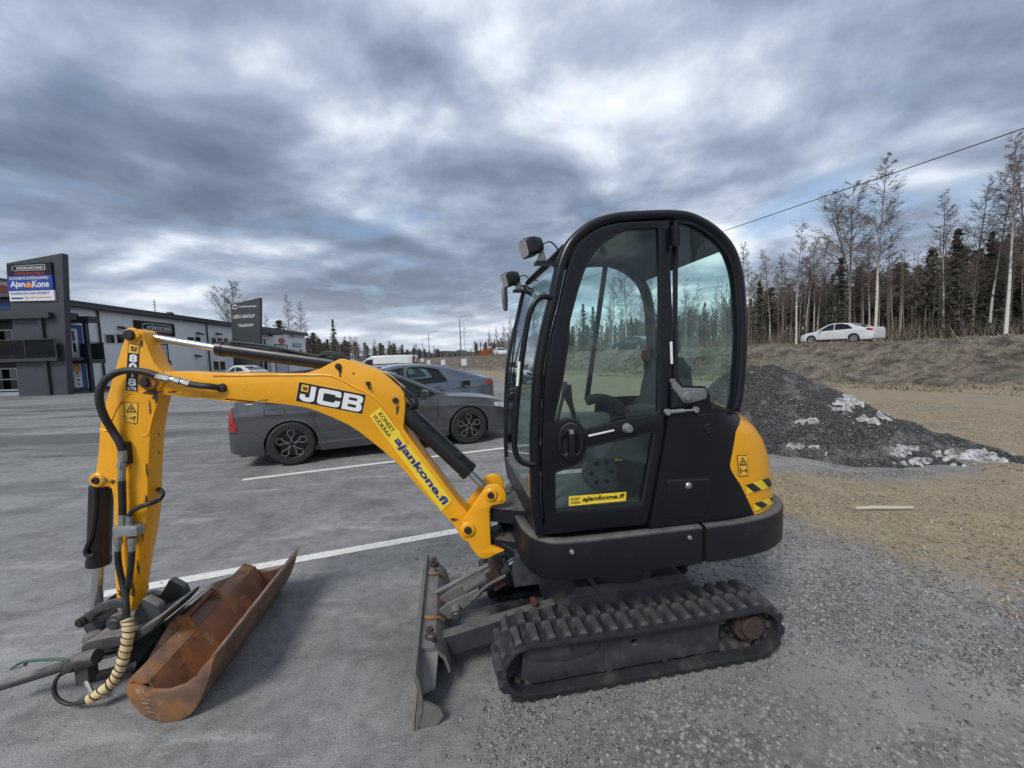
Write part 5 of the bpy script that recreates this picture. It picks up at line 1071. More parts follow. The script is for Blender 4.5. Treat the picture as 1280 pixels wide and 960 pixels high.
fl3 = bs(zM((300, 400), (440, 340), (590, 225), (620, 195), (700, 130), (770, 80), (810, 70), (690, 175), (620, 240), (560, 290), (440, 420), (360, 460)), .03); mb = MB(b2m); mb.plate([round_poly(fl3, .008, 3)], -.14, .045, .005); mb.build('hook_plate', M_hitch, hit_b, 40)
CYB = .20
mb = MB(b2m); a_, c_ = pt((2, 857), CYB), pt((84, 831), CYB); mb.tube([a_, a_+(c_-a_)*.97, c_], [.022, .024, .023], 16); tc_ = mb.build('tilt_cylinder', M_hitch, EX, 40)
mb = MB(b2m); a_, c_ = pt((80, 833), CYB-.01), pt((122, 820), CYB-.02); mb.tube([a_, a_+(c_-a_)*.25, c_-(c_-a_)*.2, c_], [.028, .038, .040, .034], 16); mb.build('cylinder_head', M_hitch, tc_, 40)
mb = MB(b2m); mb.tube([pt((120, 822.5), CYB-.03), pt((156, 813), .07)], .016, 14); mb.build('rod', M_chrome, tc_, 60)
mb = MB(b2m); a_, c_ = pt((112, 848), CYB-.03), pt((170, 832), .07); mb.tube([a_, c_], .024, 10); mb.box(tuple(pt((108, 836), CYB-.02)), (.06, .05, .13)); mb.build('cylinder_mount', M_hitch, tc_, 40)
mb = MB(b2m); mb.tube([pt((108, 852), CYB), pt((116, 868), CYB+.04)], .010, 8); mb.build('pipe_stub', M_fit, tc_)
spiral = smooth_loop([pt(q, yy) for q, yy in (((158.5, 774), HY+.06), ((160.5, 790), HY+.08), ((156.5, 814), HY+.10), ((149, 838), HY+.12), ((135, 858), HY+.15), ((111, 875), HY+.18))], 12, False)
mb = MB(b2m); mb.tube(spiral, [.024+.0015*math.sin(i*.9) for i in range(len(spiral))], 12); sw = mb.build('wrapped_hose', M_wrap, EX, 60)
for k in range(14):
    i = 3+k*4
    if i+1 >= len(spiral): break
    c0, c1 = Vector(spiral[i]), Vector(spiral[i+1]); tv = (c1-c0).normalized(); u_ = tv.orthogonal().normalized(); w_ = tv.cross(u_)
    mb = MB(b2m); mb.tube([c0+(u_*math.cos(a)+w_*math.sin(a))*.0245+tv*(.010*math.sin(a+1)) for a in np.linspace(0, 2*PI, 17)], .0024, 5); mb.build('wrap_gap', M_hose, sw)
hose([(112, 875), (100, 879), (86, 880), (73, 874), (67.5, 862), (71, 848), (80, 841), (92, 836)], [HY+.18, HY+.18, HY+.17, HY+.16, HY+.15, HY+.14, CYB+.02, CYB+.02], .0085)
hose([(14, 836), (28, 828), (50, 825), (72, 824), (86, 826)], CYB+.06, .006, M_green, 'thin_hose')
mb = MB(b2m); mb.tube([pt((13, 837), CYB+.06), pt((32, 830), CYB+.06)], [.004, .010], 7); mb.build('hose_end', M_fit, EX)
# ---------------- grading bucket
YB0, YB1 = -.735, .255
prof_o = [(2.372, .215), (2.378, .16), (2.352, .10), (2.315, .042), (2.25, .004), (2.19, .0), (2.13, .03), (2.085, .10), (2.045, .19), (2.018, .285)]
prof_o = smooth_loop(prof_o, 4, False)
pin_ = offs(prof_o, .014); 
if sum(p[1] for p in pin_) < sum(p[1] for p in prof_o): pin_ = offs(prof_o, -.014)
ring = prof_o+pin_[::-1]
mb = MB(); mb.loft([[(x, y, z) for x, z in ring] for y in (YB0, YB0+.3, YB1-.3, YB1)]); bkt = mb.build('bucket', M_bkt, EX, 40)
mb = MB(); ins = offs(pin_, .0015) if offs(pin_, .0015)[10][1] > pin_[10][1] else offs(pin_, -.0015); k0_ = 10
mb.loft([[(x, y, z) for x, z in ins[6:-1]] for y in (YB0+.02, -.25, YB1-.02)], closed=False, caps=False); mb.build('bucket_floor', M_bktin, bkt, 60)
endp = prof_o+[(2.018+.03, .262), (2.075, .236), (2.105, .196), (2.15, .168), (2.215, .154), (2.275, .164), (2.32, .19)]
for y0, y1 in ((YB1-.012, YB1+.004), (YB0-.004, YB0+.012)):
    mb = MB(); mb.plate([endp], y0, y1, .004); mb.build('side_cutter', M_bkt, bkt, 40)
mb = MB(); mb.loft([[(x, y, z) for x, z in ((2.377, .220), (2.362, .233), (2.308, .207), (2.300, .19), (2.36, .195))] for y in (YB0+.012, YB1-.012)]); mb.build('top_beam', M_bkt, bkt, 30)
mb = MB(); mb.loft([[(x, y, z) for x, z in ((2.308, .204), (2.298, .204), (2.225, .03), (2.235, .02))] for y in (YB0+.013, YB1-.013)]); mb.build('inner_wall', M_bkt, bkt, 30)
mb = MB(); mb.loft([[(x, y, z) for x, z in ((2.022, .296), (2.012, .292), (2.020, .262), (2.032, .265))] for y in (YB0-.002, YB1+.002)]); mb.build('lip', pmat('worn lip', (.30, .20, .14), .4, metal=.5, var=.3, vscale=12, dirt=[(RUST, .55, 10, .15, .7)]), bkt, 30)
for yy in (-.10, -.36):
    mb = MB(); mb.loft([[(x, y, z) for x, z in ((2.37, .20), (2.405, .25), (2.38, .29), (2.335, .275), (2.31, .215))] for y in (yy, yy+.018)]); mb.build('mount_ear', M_bkt, bkt, 30)
mb = MB(); mb.cyl((2.37, -.36, .262), (2.37, -.09, .262), .018, seg=12); mb.build('mount_bar', M_bkt, bkt)
mb = MB(); mb.loft([[(2.40, YB1-.10, .12), (2.385, YB1-.10, .20), (2.37, YB1-.10, .20)], [(2.44, -.05, .16), (2.40, -.05, .27), (2.37, -.05, .22)], [(2.44, -.42, .16), (2.40, -.42, .27), (2.37, -.42, .22)], [(2.40, YB0+.10, .12), (2.385, YB0+.10, .20), (2.37, YB0+.10, .20)]]); mb.build('back_rib', M_bkt, bkt, 30)
# faded paint marks on the bucket's end
EQ = [(x, YB1+.0048, z) for x, z in [MF.side(q, YB1+.004) for q in zM((385, 665), (505, 670), (540, 850), (450, 870))]]
mb = MB()
for pp in ([(.0, .9), (.3, .92), (.28, .74), (.03, .74)], [(.36, .9), (.5, .92), (.5, .74), (.40, .76)], [(.05, .6), (.75, .50), (.75, .47), (.06, .56)], [(.15, .45), (.55, .40), (.55, .36), (.16, .40)], [(.3, .28), (.62, .22), (.63, .18), (.3, .24)], [(.35, .12), (.85, .02), (.85, 0), (.36, .08)]): poly_patch(mb, EQ, pp)
mb.build('faded_marks', pmat('faded paint', (.36, .28, .19), .8, var=.3, vscale=60), bkt, 0)
# ================================================================== CARS
M_tyre = pmat('tyre', (.020, .020, .021), .75, var=.2, vscale=30, bump=.2, bscale=150, dirt=[((.10, .098, .093), .58, 9, .2, .5)])
M_rimk = pmat('rim black', (.010, .010, .011), .3, coat=.3)
M_rims = pmat('rim silver', (.55, .56, .57), .25, metal=.9, var=.05)
M_cgl = glass_mat('car glass', (.20, .25, .25), 1.5)
M_cgl_l = glass_mat('clear car glass', (.55, .66, .64), 1.4)
M_trim = pmat('black trim', (.012, .012, .013), .45)
M_tail = pmat('tail lamp', (.34, .012, .018), .15, var=.2, vscale=20, coat=.6)
M_head = pmat('head lamp', (.55, .57, .60), .1, metal=.3, var=.2, vscale=15, coat=.6)
M_seam = pmat('panel gap', (.004, .004, .005), .8)
def paint(name, col, metal=.5, rough=.3): return pmat(name, col, rough, metal=metal, var=.05, vscale=3, coat=1., dirt=[((.22, .21, .20), .58, 1.6, .3, .16)])
def wheel_mesh(rad, wid, fancy=True):
    a = MB(); a.lathe([(rad*.66, -wid*.5), (rad*.90, -wid*.5), (rad*.985, -wid*.38), (rad, -wid*.2), (rad, wid*.2), (rad*.985, wid*.38), (rad*.90, wid*.5), (rad*.67, wid*.5), (rad*.65, wid*.40), (rad*.65, -wid*.40)], (0, 0, 0), seg=40, closed=True)
    ty = a.mesh('tyre', M_tyre, 30)
    b_ = MB(); b_.lathe([(rad*.655, wid*.42), (rad*.63, wid*.40), (rad*.60, wid*.1), (rad*.58, -wid*.1), (0, -wid*.1)], (0, 0, 0), seg=32, caps=False); rk = b_.mesh('rim', M_rimk if fancy else M_rims, 40)
    c_ = MB(); n = 5; r = rad
    for k in range(n):
        a0 = 2*PI*k/n+.3
        def P(rr_, w_): return (rr_*math.cos(a0)-w_*math.sin(a0), rr_*math.sin(a0)+w_*math.cos(a0))
        if fancy:
            o = [P(.10*r, -.035*r), P(.30*r, -.05*r), P(.44*r, -.16*r), P(.62*r, -.11*r), P(.63*r, .11*r), P(.48*r, .17*r), P(.30*r, .05*r), P(.10*r, .035*r)]
            c_.plate([o, inset(o, .022*r)], wid*.30, wid*.40, .002)
        else:
            for sg in (-1, 1): c_.plate([[P(.08*r, sg*.03*r), P(.62*r, sg*.07*r), P(.62*r, sg*.15*r), P(.10*r, sg*.10*r)]], wid*.28, wid*.38, .003)
    sp = c_.mesh('spokes', M_rims, 30)
    h = MB(); h.lathe([(0, wid*.38), (.09*r, wid*.37), (.11*r, wid*.3), (.11*r, -wid*.1)], (0, 0, 0), seg=16); h2 = h.mesh('hub_cap', M_rimk if fancy else M_rims, 40)
    return ty, rk, sp, h2
WM = {}
def car(name, label, cat, loc, rz, C, mat, detail=2, group=None):
    """C: L W H wb (wheelbase) fo (front overhang) belt, roof, plan curves. x forward, y left"""
    root = empty(name, loc, rz); tag(root, label, cat, group)
    L, Wd, wr = C['L'], C['W'], C['wr']; xf = L/2; xw = (xf-C['fo'], xf-C['fo']-C['wb'])
    belt = np.array(C['belt']); roof = np.array(C['roof']); zs = lambda x: float(np.interp(x, belt[:, 0], belt[:, 1])); zr = lambda x: float(np.interp(x, roof[:, 0], roof[:, 1]))
    rsm = smooth_loop([tuple(p) for p in C['roof']], 6, False); bsm = smooth_loop([tuple(p) for p in C['belt']], 6, False)
    zs = lambda x: float(np.interp(x, [p[0] for p in bsm], [p[1] for p in bsm])); zr = lambda x: float(np.interp(x, [p[0] for p in rsm], [p[1] for p in rsm]))
    def hw(x): u = abs(x)/(L/2); return Wd/2*(1-.045*u**2-.20*u**9)
    ar = wr*1.10
    def zb(x):
        z = C.get('sill', .20)+(.06*max(0, (abs(x)-xf*.86)/(xf*.14)))
        for xc in xw:
            if abs(x-xc) < ar: z = max(z, wr*.98+math.sqrt(ar*ar-(x-xc)**2)*.98)
        return z
    zmid = .52*C['H']*.72
    def yb(x, z):
        h_ = hw(x); top = zs(x)
        if z < .45: return h_*(.945+.055*math.sin(PI/2*max(0, (z-.18)/.27)))
        k = max(0, min(1, (z-.45)/max(.05, top-.45))); 
        return h_*(1-.012*k-.035*k**3+C.get('crease', .008)*math.exp(-((z-(top-.14))/.05)**2))
    n = 150 if detail >= 2 else 80
    xs = sorted(set([round(v, 4) for v in np.linspace(-xf, xf, n)]+[round(xc+s*ar*math.sin(a), 4) for xc in xw for s in (-1, 1) for a in np.linspace(.8, PI/2, 8)]+[round(s*(xf-.012), 4) for s in (1, -1)]+[round(s*(xf-.03), 4) for s in (1, -1)]))
    nr = 12; body = MB(); cols = []
    for x in xs:
        z0, z1 = zb(x), zs(x)
        e = max(0, (abs(x)-(xf-.10))/.10); zc0 = z0; z1e = z1-.05*e**3
        col = []
        for j in range(nr+1):
            z = z0+(z1e-z0)*j/nr; col.append((x, yb(x, z)*(1-.03*e**2), z))
        yt = col[-1][1]
        for j, (fy, fz) in enumerate(((.97, .012), (.90, .022), (.7, .034), (.4, .045), (0, .05))): col.append((x, yt*fy, z1e+fz*C.get('crown', 1)))
        cols.append(col)
    for sy in (1, -1):
        f0_ = len(body.f); body.loft([[(p[0], sy*p[1], p[2]) for p in col] for col in cols], closed=False, caps=False)
        if detail >= 2: body.f = body.f[:f0_]+[f for f in body.f[f0_:] if not (C['roof'][0][0]+.30 < sum(body.v[i][0] for i in f)/4 < C['roof'][-1][0]-.25 and sum(abs(body.v[i][1]) for i in f)/4 < .90*hw(sum(body.v[i][0] for i in f)/4) and sum(body.v[i][2] for i in f)/4 > .62)]
        inn = [[(col[0][0], sy*col[0][1], col[0][2]), (col[0][0], sy*(col[0][1]-.22), col[0][2]+.0)] for col in cols]; body.loft(inn, closed=False, caps=False)
    for col in (cols[0], cols[-1]):
        ring = col+[(p[0], -p[1], p[2]) for p in col[::-1]]; body.add([ring[i] for i in range(len(ring))], [tuple(range(len(ring)))])
    body.bb(-xf+.12, xf-.12, -Wd*.36, Wd*.36, .17, .5)
    bo = body.build('body', mat, root, 38)
    # greenhouse
    g0, g1 = roof[0][0], roof[-1][0]; hmax = max(zr(x)-zs(x) for x in np.linspace(g0, g1, 60)); tum = C.get('tumble', .20)
    def ytop(x): h_ = max(0, zr(x)-zs(x)); return yb(x, zs(x))*.955-tum*h_/hmax*hmax/.45*.45
    def yside(x, z):
        a = zs(x)-.01; k = (z-a)/max(.03, zr(x)-.045*min(1, (zr(x)-zs(x))/.2)-a); y0 = yb(x, zs(x))*.965; return y0+(ytop(x)-y0)*min(1, max(0, k))**1.15
    gh = MB(); gxs = np.linspace(g0, g1, 130 if detail >= 2 else 40); rows = []; ks = np.linspace(0, 1, 19) if detail >= 2 else (0, .2, .4, .6, .8, 1.)
    for x in gxs:
        a = zs(x)-.02; t_ = zr(x); h_ = max(0, t_-zs(x)); e_ = .045*min(1, h_/.2); half = []
        for k in ks: z = a+(t_-e_-a)*k; half.append((x, yside(x, z), z))
        yt = half[-1][1]
        for fy, fz in ((.97, .5), (.90, .75), (.6, .95), (0, 1)): half.append((x, yt*fy, t_-e_+e_*fz))
        rows.append(half+[(p[0], -p[1], p[2]) for p in half[-2::-1]])
    def inpoly(p, poly):
        c_ = False
        for i in range(len(poly)):
            (xa, za), (xb, zb_) = poly[i-1], poly[i]
            if (za > p[1]) != (zb_ > p[1]) and p[0] < (xb-xa)*(p[1]-za)/(zb_-za)+xa: c_ = not c_
        return c_
    gh.loft(rows, closed=False, caps=False)
    if detail >= 2:
        keep = []; gv_ = gh.v
        for f in gh.f:
            cx_ = sum(gv_[i][0] for i in f)/len(f); cy_ = sum(gv_[i][1] for i in f)/len(f); cz_ = sum(gv_[i][2] for i in f)/len(f)
            if any(inpoly((cx_, cz_), pl) for pl in C['win']) and abs(cy_) > .35: continue
            t_ = zr(cx_); e_ = .045*min(1, max(0, t_-zs(cx_))/.2)
            if cz_ > t_-e_*.9-.004 and abs(cy_) < .9*yside(cx_, t_-e_) and any(min(s_)+.02 < cx_ < max(s_)-.02 for s_ in (C['ws'], C['rs'])): continue
            keep.append(f)
        gh.f = keep
    gh.add(rows[0], [tuple(range(len(rows[0])))]); gh.add(rows[-1], [tuple(range(len(rows[-1])))])
    gho = gh.build('roof', mat, root, 38)
    def patch_side(poly, sy, off, fy, nx_=14):
        pxs = [p[0] for p in poly]; lo, hi = min(pxs), max(pxs); mb = MB(); vs = []; xsn = sorted(set(list(np.linspace(lo+1e-4, hi-1e-4, nx_))+[min(max(v, lo+1e-4), hi-1e-4) for v in pxs]))
        for x in xsn:
            zz = []
            for i in range(len(poly)):
                (xa, za), (xb, zb_) = poly[i], poly[(i+1) % len(poly)]
                if (xa-x)*(xb-x) <= 0 and abs(xa-xb) > 1e-9: zz.append(za+(zb_-za)*(x-xa)/(xb-xa))
            a, c_ = min(zz), max(zz)
            for k in range(4): z = a+(c_-a)*k/3; vs.append((x, sy*(fy(x, z)+off), z))
        m_ = len(vs)//4
        mb.add(vs, [(4*i+k, 4*i+k+1, 4*i+k+5, 4*i+k+4) for i in range(m_-1) for k in range(3)]); return mb
    gm_ = C.get('glass', M_cgl)
    for sy in (1, -1):
        for poly in C['win']: patch_side(poly, sy, .006, yside).build('window', gm_, gho, 40)
        if detail >= 2:
            for poly in C['win']:
                ring_ = []
                for i in range(len(poly)):
                    (xa, za), (xb, zb_) = poly[i], poly[(i+1) % len(poly)]; nn_ = max(2, int(math.hypot(xb-xa, zb_-za)/.08))
                    for k in range(nn_): x = xa+(xb-xa)*k/nn_; z = za+(zb_-za)*k/nn_; ring_.append((x, sy*(yside(x, z)-.004), z))
                mb = MB(); mb.tube(ring_+ring_[:2], .024, 6); mb.build('window_frame', M_trim, gho, 60)
        for nm, key, mm in (('headlight', 'head', M_head), ('taillight', 'tail', M_tail)):
            if key in C: patch_side(C[key], sy, .006, lambda x, z: yb(x, min(z, zs(x)))*(1-.03*max(0, (abs(x)-(xf-.10))/.10)**2)).build(nm, mm, root, 40)
        if detail >= 2:
            for seg in C.get('seams', []):
                mb = MB(); pts_ = [(x, sy*(yb(x, z)+.0006), z) for x, z in smooth_loop(seg, 5, False)]; mb.tube(pts_, .0035, 4); mb.build('panel_gap', M_seam, root)
            for x, z in C.get('handles', []):
                mb = MB(); mb.loft([[(x-.09, sy*(yb(x, z)-.004), z-.012), (x+.09, sy*(yb(x, z)-.004), z-.012), (x+.09, sy*(yb(x, z)-.004), z+.012), (x-.09, sy*(yb(x, z)-.004), z+.012)], [(x-.08, sy*(yb(x, z)+.022), z-.008), (x+.08, sy*(yb(x, z)+.022), z-.008), (x+.08, sy*(yb(x, z)+.022), z+.010), (x-.08, sy*(yb(x, z)+.022), z+.010)]]); mb.build('door_handle', C.get('handle_mat', mat), root)
            mb = patch_side([(xw[1]+ar+.02, .20), (xw[0]-ar-.02, .20), (xw[0]-ar-.02, .31), (xw[1]+ar+.02, .29)], sy, .004, yb, 30); mb.build('sill_trim', C.get('sillmat', M_trim), root, 40)
        x, z = C['mirror']; mb = MB(); y = yb(x, zs(x)); mb.loft([[(x+a*s_, sy*(y+b_), z+c_*s_) for a, c_ in round_poly([(-.06, -.06), (.08, -.05), (.05, .06), (-.06, .07)], .03, 3)] for b_, s_ in ((.0, .7), (.05, 1), (.17, 1), (.20, .75))]); mb.build('mirror', C.get('mirrormat', mat), root, 50)
        # dark wheel housings
    for xc in xw:
        mb = MB(); mb.lathe([(0, -.30), (ar*.985, -.30), (ar*.985, .30), (0, .30)], (xc, 0, wr), seg=24); 
        for sy in (1, -1):
            k = (wr, detail >= 2 and C.get('fancy', True))
            if k not in WM: WM[k] = wheel_mesh(wr, .225, k[1])
            w_ = empty('wheel', (xc, sy*(Wd/2-.125), wr), 0 if sy > 0 else PI); w_.parent = root
            for nm, me in zip(('tyre', 'rim', 'spokes', 'hub_cap'), WM[k]): link(nm, me, w_)
            mb = MB(); mb.lathe([(0, -.14), (ar*.99, -.14), (ar*.99, .10), (ar*.93, .10), (ar*.93, -.10), (0, -.10)], (xc, sy*(Wd/2-.14), wr), seg=28); mb.v = [(v[0], v[1]*1.0 if True else 0, max(v[2], .2)) for v in mb.v]
            mb2 = MB()
            for i in range(28):
                a0, a1 = PI*i/28, PI*(i+1)/28
                mb2.add([(xc+ar*1.0*math.cos(a), sy*yy, wr*.98+ar*.98*math.sin(a)) for a in (a0, a1) for yy in (Wd/2-.30, Wd/2*(.93))], [(0, 1, 3, 2)])
                mb2.add([(xc+ar*math.cos(a), sy*(Wd/2-.29), zz) for a in (a0, a1) for zz in (.2, wr*.98+ar*.98*math.sin(a))], [(0, 1, 3, 2)])
            mb2.build('wheel_arch', M_seam, root)
    if detail >= 2:
        for x, ys_ in ((.05, (.36, -.36)), (-.95, (.36, 0, -.36))):
            for y in ys_:
                mb = MB(); rr_ = [[(x-.14*k+q[0], y+q[1], .55+.52*k) for q in round_poly([(-.07, -.23), (.07, -.23), (.07, .23), (-.07, .23)], .05, 3)] for k in (0, .5, .9, 1.)]; rr_[-1] = [(x-.14+(p[0]-x+.14)*.6, y+(p[1]-y)*.7, p[2]) for p in rr_[-1]]
                mb.loft(rr_); mb.bb(x-.19, x-.10, y-.11, y+.11, 1.08, 1.24); mb.build('seat', M_seat, root, 40)
        mb = MB(); mb.bb(.62, 1.05, -.7, .7, .55, .90); mb.build('dashboard', M_seat, root)
    # windscreen and rear screen as panes on the sloping parts of the roof line
    for nm, (xa, xb) in (('windshield', C['ws']), ('rear_window', C['rs'])):
        mb = MB(); rows = []
        for i in range(9):
            x = xa+(xb-xa)*i/8; t_ = zr(x); e_ = .045*min(1, max(0, t_-zs(x))/.2); yt = yside(x, t_-e_)*.93; rows.append([(x+.003*(1 if nm == 'windshield' else -1), yt*f, t_-e_*(1-.62*0)*(.32 if abs(f) > .9 else .12 if abs(f) > .5 else 0)+.008) for f in (-1, -.66, -.33, 0, .33, .66, 1)])
        mb.loft(rows, closed=False, caps=False); mb.build(nm, gm_, gho, 60)
    for f_ in C.get('extra', []): f_(root, locals())
    return root
def place(p_front, p_rear, off_side=0.):
    """ground points of front and rear -> centre, heading"""
    a, c_ = np.array(p_front)[:2], np.array(p_rear)[:2]; d_ = a-c_; return (a+c_)/2, math.atan2(d_[1], d_[0])
# ---- the dark grey estate parked in the bay behind the boom
wr_ = .345
W_, Wb, Wfo = 1.85, 2.872, .90
wag = dict(L=4.78, W=1.86, H=1.43, wr=wr_, wb=Wb, fo=.872, sill=.19, belt=[(-2.39, .80), (-2.34, .90), (-2.25, .965), (-1.9, .985), (-1.0, .965), (0, .945), (.75, .925), (1.0, .925), (1.3, .905), (1.7, .86), (2.05, .80), (2.25, .735), (2.36, .66), (2.39, .58)],
           roof=[(-2.30, .96), (-2.22, 1.08), (-2.10, 1.25), (-1.95, 1.365), (-1.7, 1.405), (-1.2, 1.428), (-.6, 1.437), (-.1, 1.43), (.15, 1.405), (.45, 1.30), (.85, 1.10), (1.22, .925)],
           win=[[(-.05, .97), (.62, .955), (.93, .965), (.60, 1.13), (.25, 1.295), (-.05, 1.355)], [(-.95, .99), (-.13, .975), (-.13, 1.36), (-.55, 1.375), (-.95, 1.37)], [(-1.75, 1.05), (-1.72, 1.02), (-1.05, 1.0), (-1.05, 1.365), (-1.40, 1.345)]],
           winframe=[(-1.86, 1.03), (.98, .945), (.62, 1.15), (.26, 1.32), (-.3, 1.39), (-1.0, 1.395), (-1.5, 1.365)], ws=(.30, 1.16), rs=(-2.24, -2.00),
           head=[(2.34, .60), (2.05, .675), (2.02, .73), (2.20, .735), (2.33, .69)], tail=[(-2.365, .60), (-2.25, .58), (-2.22, .66), (-2.27, .76), (-2.31, .95), (-2.36, .88)],
           seams=[[(-1.02, .98), (-1.05, .80), (-1.0, .60), (-.92, .42)], [(-.10, .96), (-.10, .60), (-.12, .30)], [(.95, .93), (.96, .70), (.92, .36)], [(-.92, .42), (-.85, .30)], [(1.02, .92), (1.45, .88), (1.95, .80)], [(-1.75, .90), (-1.45, .905), (-1.42, .88), (-1.43, .83), (-1.5, .81), (-1.72, .81), (-1.76, .84), (-1.75, .90)], [(-2.35, .56), (-2.0, .57), (-1.86, .50)]],
           handles=[(-.75, .83), (.18, .81)], mirror=(.72, 1.0), crease=.012, sillmat=None)
def remap(C, L, f):
    C = dict(C); C['L'] = L
    for k in ('belt', 'roof', 'head', 'tail', 'winframe', 'handles'):
        if k in C: C[k] = [(f(x), z) for x, z in C[k]]
    for k in ('win', 'seams'): C[k] = [[(f(x), z) for x, z in p] for p in C[k]]
    for k in ('ws', 'rs'): C[k] = tuple(f(x) for x in C[k])
    C['mirror'] = (f(C['mirror'][0]), C['mirror'][1]); return C
fmap = lambda x: (x-.09) if x-.09 > -1.5 else -1.5+(x+1.41)*(.80/.98)
wag = remap(wag, 4.60, fmap)
M_wag = paint('dark grey metallic paint', (.105, .106, .11), .55, .2); wag['sillmat'] = M_wag
gR, gF = gnd(366, 582), gnd(588, 555); dd = (gF-gR)[:2]; dd /= np.linalg.norm(dd); nn = np.array([-dd[1], dd[0]])
# near side wheels touch the traced points: the car's right side faces the camera
mid = (gR+gF)[:2]/2+nn*(.93-.03)
cxo = (4.60/2-.872-2.872/2)
ctr = mid-dd*cxo
def wag_extra(root, e):
    for sy in (1, -1):
        mb = MB(); mb.tube([(-1.93, sy*.60, 1.36), (-1.85, sy*.605, 1.415), (-1.0, sy*.615, 1.47), (-.1, sy*.61, 1.455), (.02, sy*.605, 1.43)], .013, 6); mb.build('roof_rail', M_trim, root)
    mb = MB(); mb.bb(2.245, 2.308, -.42, .42, .36, .66); mb.build('grille', M_trim, root); mb = MB(); mb.bb(-2.308, -2.24, -.55, .55, .27, .36); mb.build('diffuser', M_trim, root)
    mb = MB(); mb.lathe([(0, -.02), (.03, -.015), (.035, 0)], (1.0, .2, .96), 'z', 10); mb.build('wiper_pivot', M_trim, root)
wag['extra'] = [wag_extra]
car('parked_estate_car', 'dark grey estate car with black and silver wheels parked behind the boom', 'car', (ctr[0], ctr[1], 0), math.atan2(dd[1], dd[0]), wag, M_wag)
# ---- blue grey fastback with its charging flap open, facing the other way
pol = dict(L=4.61, W=1.86, H=1.48, wr=.345, wb=2.735, fo=.87, sill=.22, belt=[(-2.305, .86), (-2.27, 1.0), (-2.1, 1.055), (-1.8, 1.05), (-1.0, .995), (0, .965), (.8, .945), (1.15, .93), (1.6, .88), (2.0, .82), (2.22, .74), (2.305, .60)],
           roof=[(-2.12, 1.05), (-1.75, 1.16), (-1.35, 1.30), (-.95, 1.41), (-.5, 1.47), (0, 1.478), (.3, 1.45), (.6, 1.34), (1.0, 1.13), (1.32, .935)],
           win=[[(.04, .99), (.75, .97), (1.0, .99), (.70, 1.16), (.40, 1.32), (.04, 1.39)], [(-1.0, 1.05), (-.92, 1.03), (-.06, 1.0), (-.06, 1.395), (-.45, 1.39), (-.80, 1.32)]],
           winframe=[(-1.22, 1.10), (-1.0, 1.02), (1.08, .955), (.72, 1.19), (.40, 1.355), (.0, 1.425), (-.5, 1.425), (-.95, 1.32)], ws=(.42, 1.25), rs=(-2.0, -1.2),
           head=[(2.25, .64), (1.98, .72), (1.97, .78), (2.15, .78), (2.25, .72)], tail=[(-2.285, .88), (-2.02, .90), (-1.98, .96), (-2.06, 1.01), (-2.28, .97)],
           seams=[[(-1.0, 1.02), (-1.02, .75), (-.9, .36)], [(0, .97), (0, .3)], [(1.0, .94), (1.0, .36)]], handles=[(-.75, .90), (.22, .86)], mirror=(.85, 1.03), glass=M_cgl_l)
M_pol = paint('blue grey metallic paint', (.125, .155, .195), .5, .25)
def pol_extra(root, e):
    yb = e['yb']; x, z = -1.50, .93; y = yb(x, z)
    mb = MB(); mb.plate([round_poly([(x-.10, z-.085), (x+.10, z-.085), (x+.09, z+.085), (x-.09, z+.085)], .03)], y-.004, y+.005, .002); mb.build('charging_port', M_seam, root)
    mb = MB(); mb.lathe([(0, 0), (.045, 0), (.04, .02), (0, .02)], (x, y, z), seg=12); mb.build('charging_socket', M_trim, root)
    mb = MB(); mb.plate([round_poly([(-.10, -.085), (.10, -.085), (.09, .085), (-.09, .085)], .03)], -.004, .004, .002); mb.v = [(x+.105+.0*v[1]+v[1], y+.10+v[0], z+v[2]) for v in mb.v]; mb.build('charging_flap', M_seam, root)
pol['extra'] = [pol_extra]
rear = np.array([-.40, 10.05]); ctr = rear-dd*2.305+nn*.93
car('parked_fastback_car', 'blue grey fastback car with its charging flap open beside the dark estate', 'car', (ctr[0], ctr[1], 0), math.atan2(-dd[1], -dd[0]), pol, M_pol)
# ---- silver estate with roof rails beyond it
sil = dict(wag); sil['glass'] = M_cgl_l; sil['fancy'] = False; sil['sillmat'] = None
sil['sillmat'] = M_trim
ctr = np.array([-4.9, 13.2])
car('parked_estate_car', 'silver estate car with black roof rails behind the blue grey fastback', 'car', (ctr[0], ctr[1], 0), math.atan2(-dd[1], -dd[0]), sil, paint('silver blue paint', (.42, .46, .52), .6, .28), 2)
# ---- white van
van = dict(L=4.96, W=1.93, H=1.95, wr=.33, wb=3.1, fo=.90, sill=.24, belt=[(-2.48, 1.05), (-2.44, 1.12), (0, 1.12), (1.2, 1.10), (1.6, 1.06), (2.1, .98), (2.35, .86), (2.48, .66)],
           roof=[(-2.47, 1.10), (-2.44, 1.6), (-2.40, 1.90), (-2.2, 1.955), (-1, 1.97), (.3, 1.96), (.75, 1.90), (1.1, 1.68), (1.5, 1.38), (1.95, 1.02)],
           win=[[(.55, 1.16), (1.35, 1.14), (1.50, 1.2), (1.0, 1.62), (.55, 1.70)]], ws=(.95, 1.88), rs=(-2.46, -2.42), tail=[(-2.46, .90), (-2.40, .90), (-2.40, 1.11), (-2.46, 1.10)], head=[(2.42, .74), (2.1, .80), (2.1, .93), (2.38, .86)], mirror=(1.3, 1.2), mirrormat=M_trim, tumble=.12, fancy=False,
           seams=[[(.48, 1.12), (.48, .3)], [(1.45, 1.1), (1.45, .4)], [(-.6, 1.12), (-.6, .3)]], handles=[(.65, 1.02)])
def van_extra(root, e):
    for sy in (1, -1):
        mb = MB(); mb.box((-2.465, sy*.84, 1.42), (.04, .10, .62)); mb.build('tall_taillight', M_tail, root)
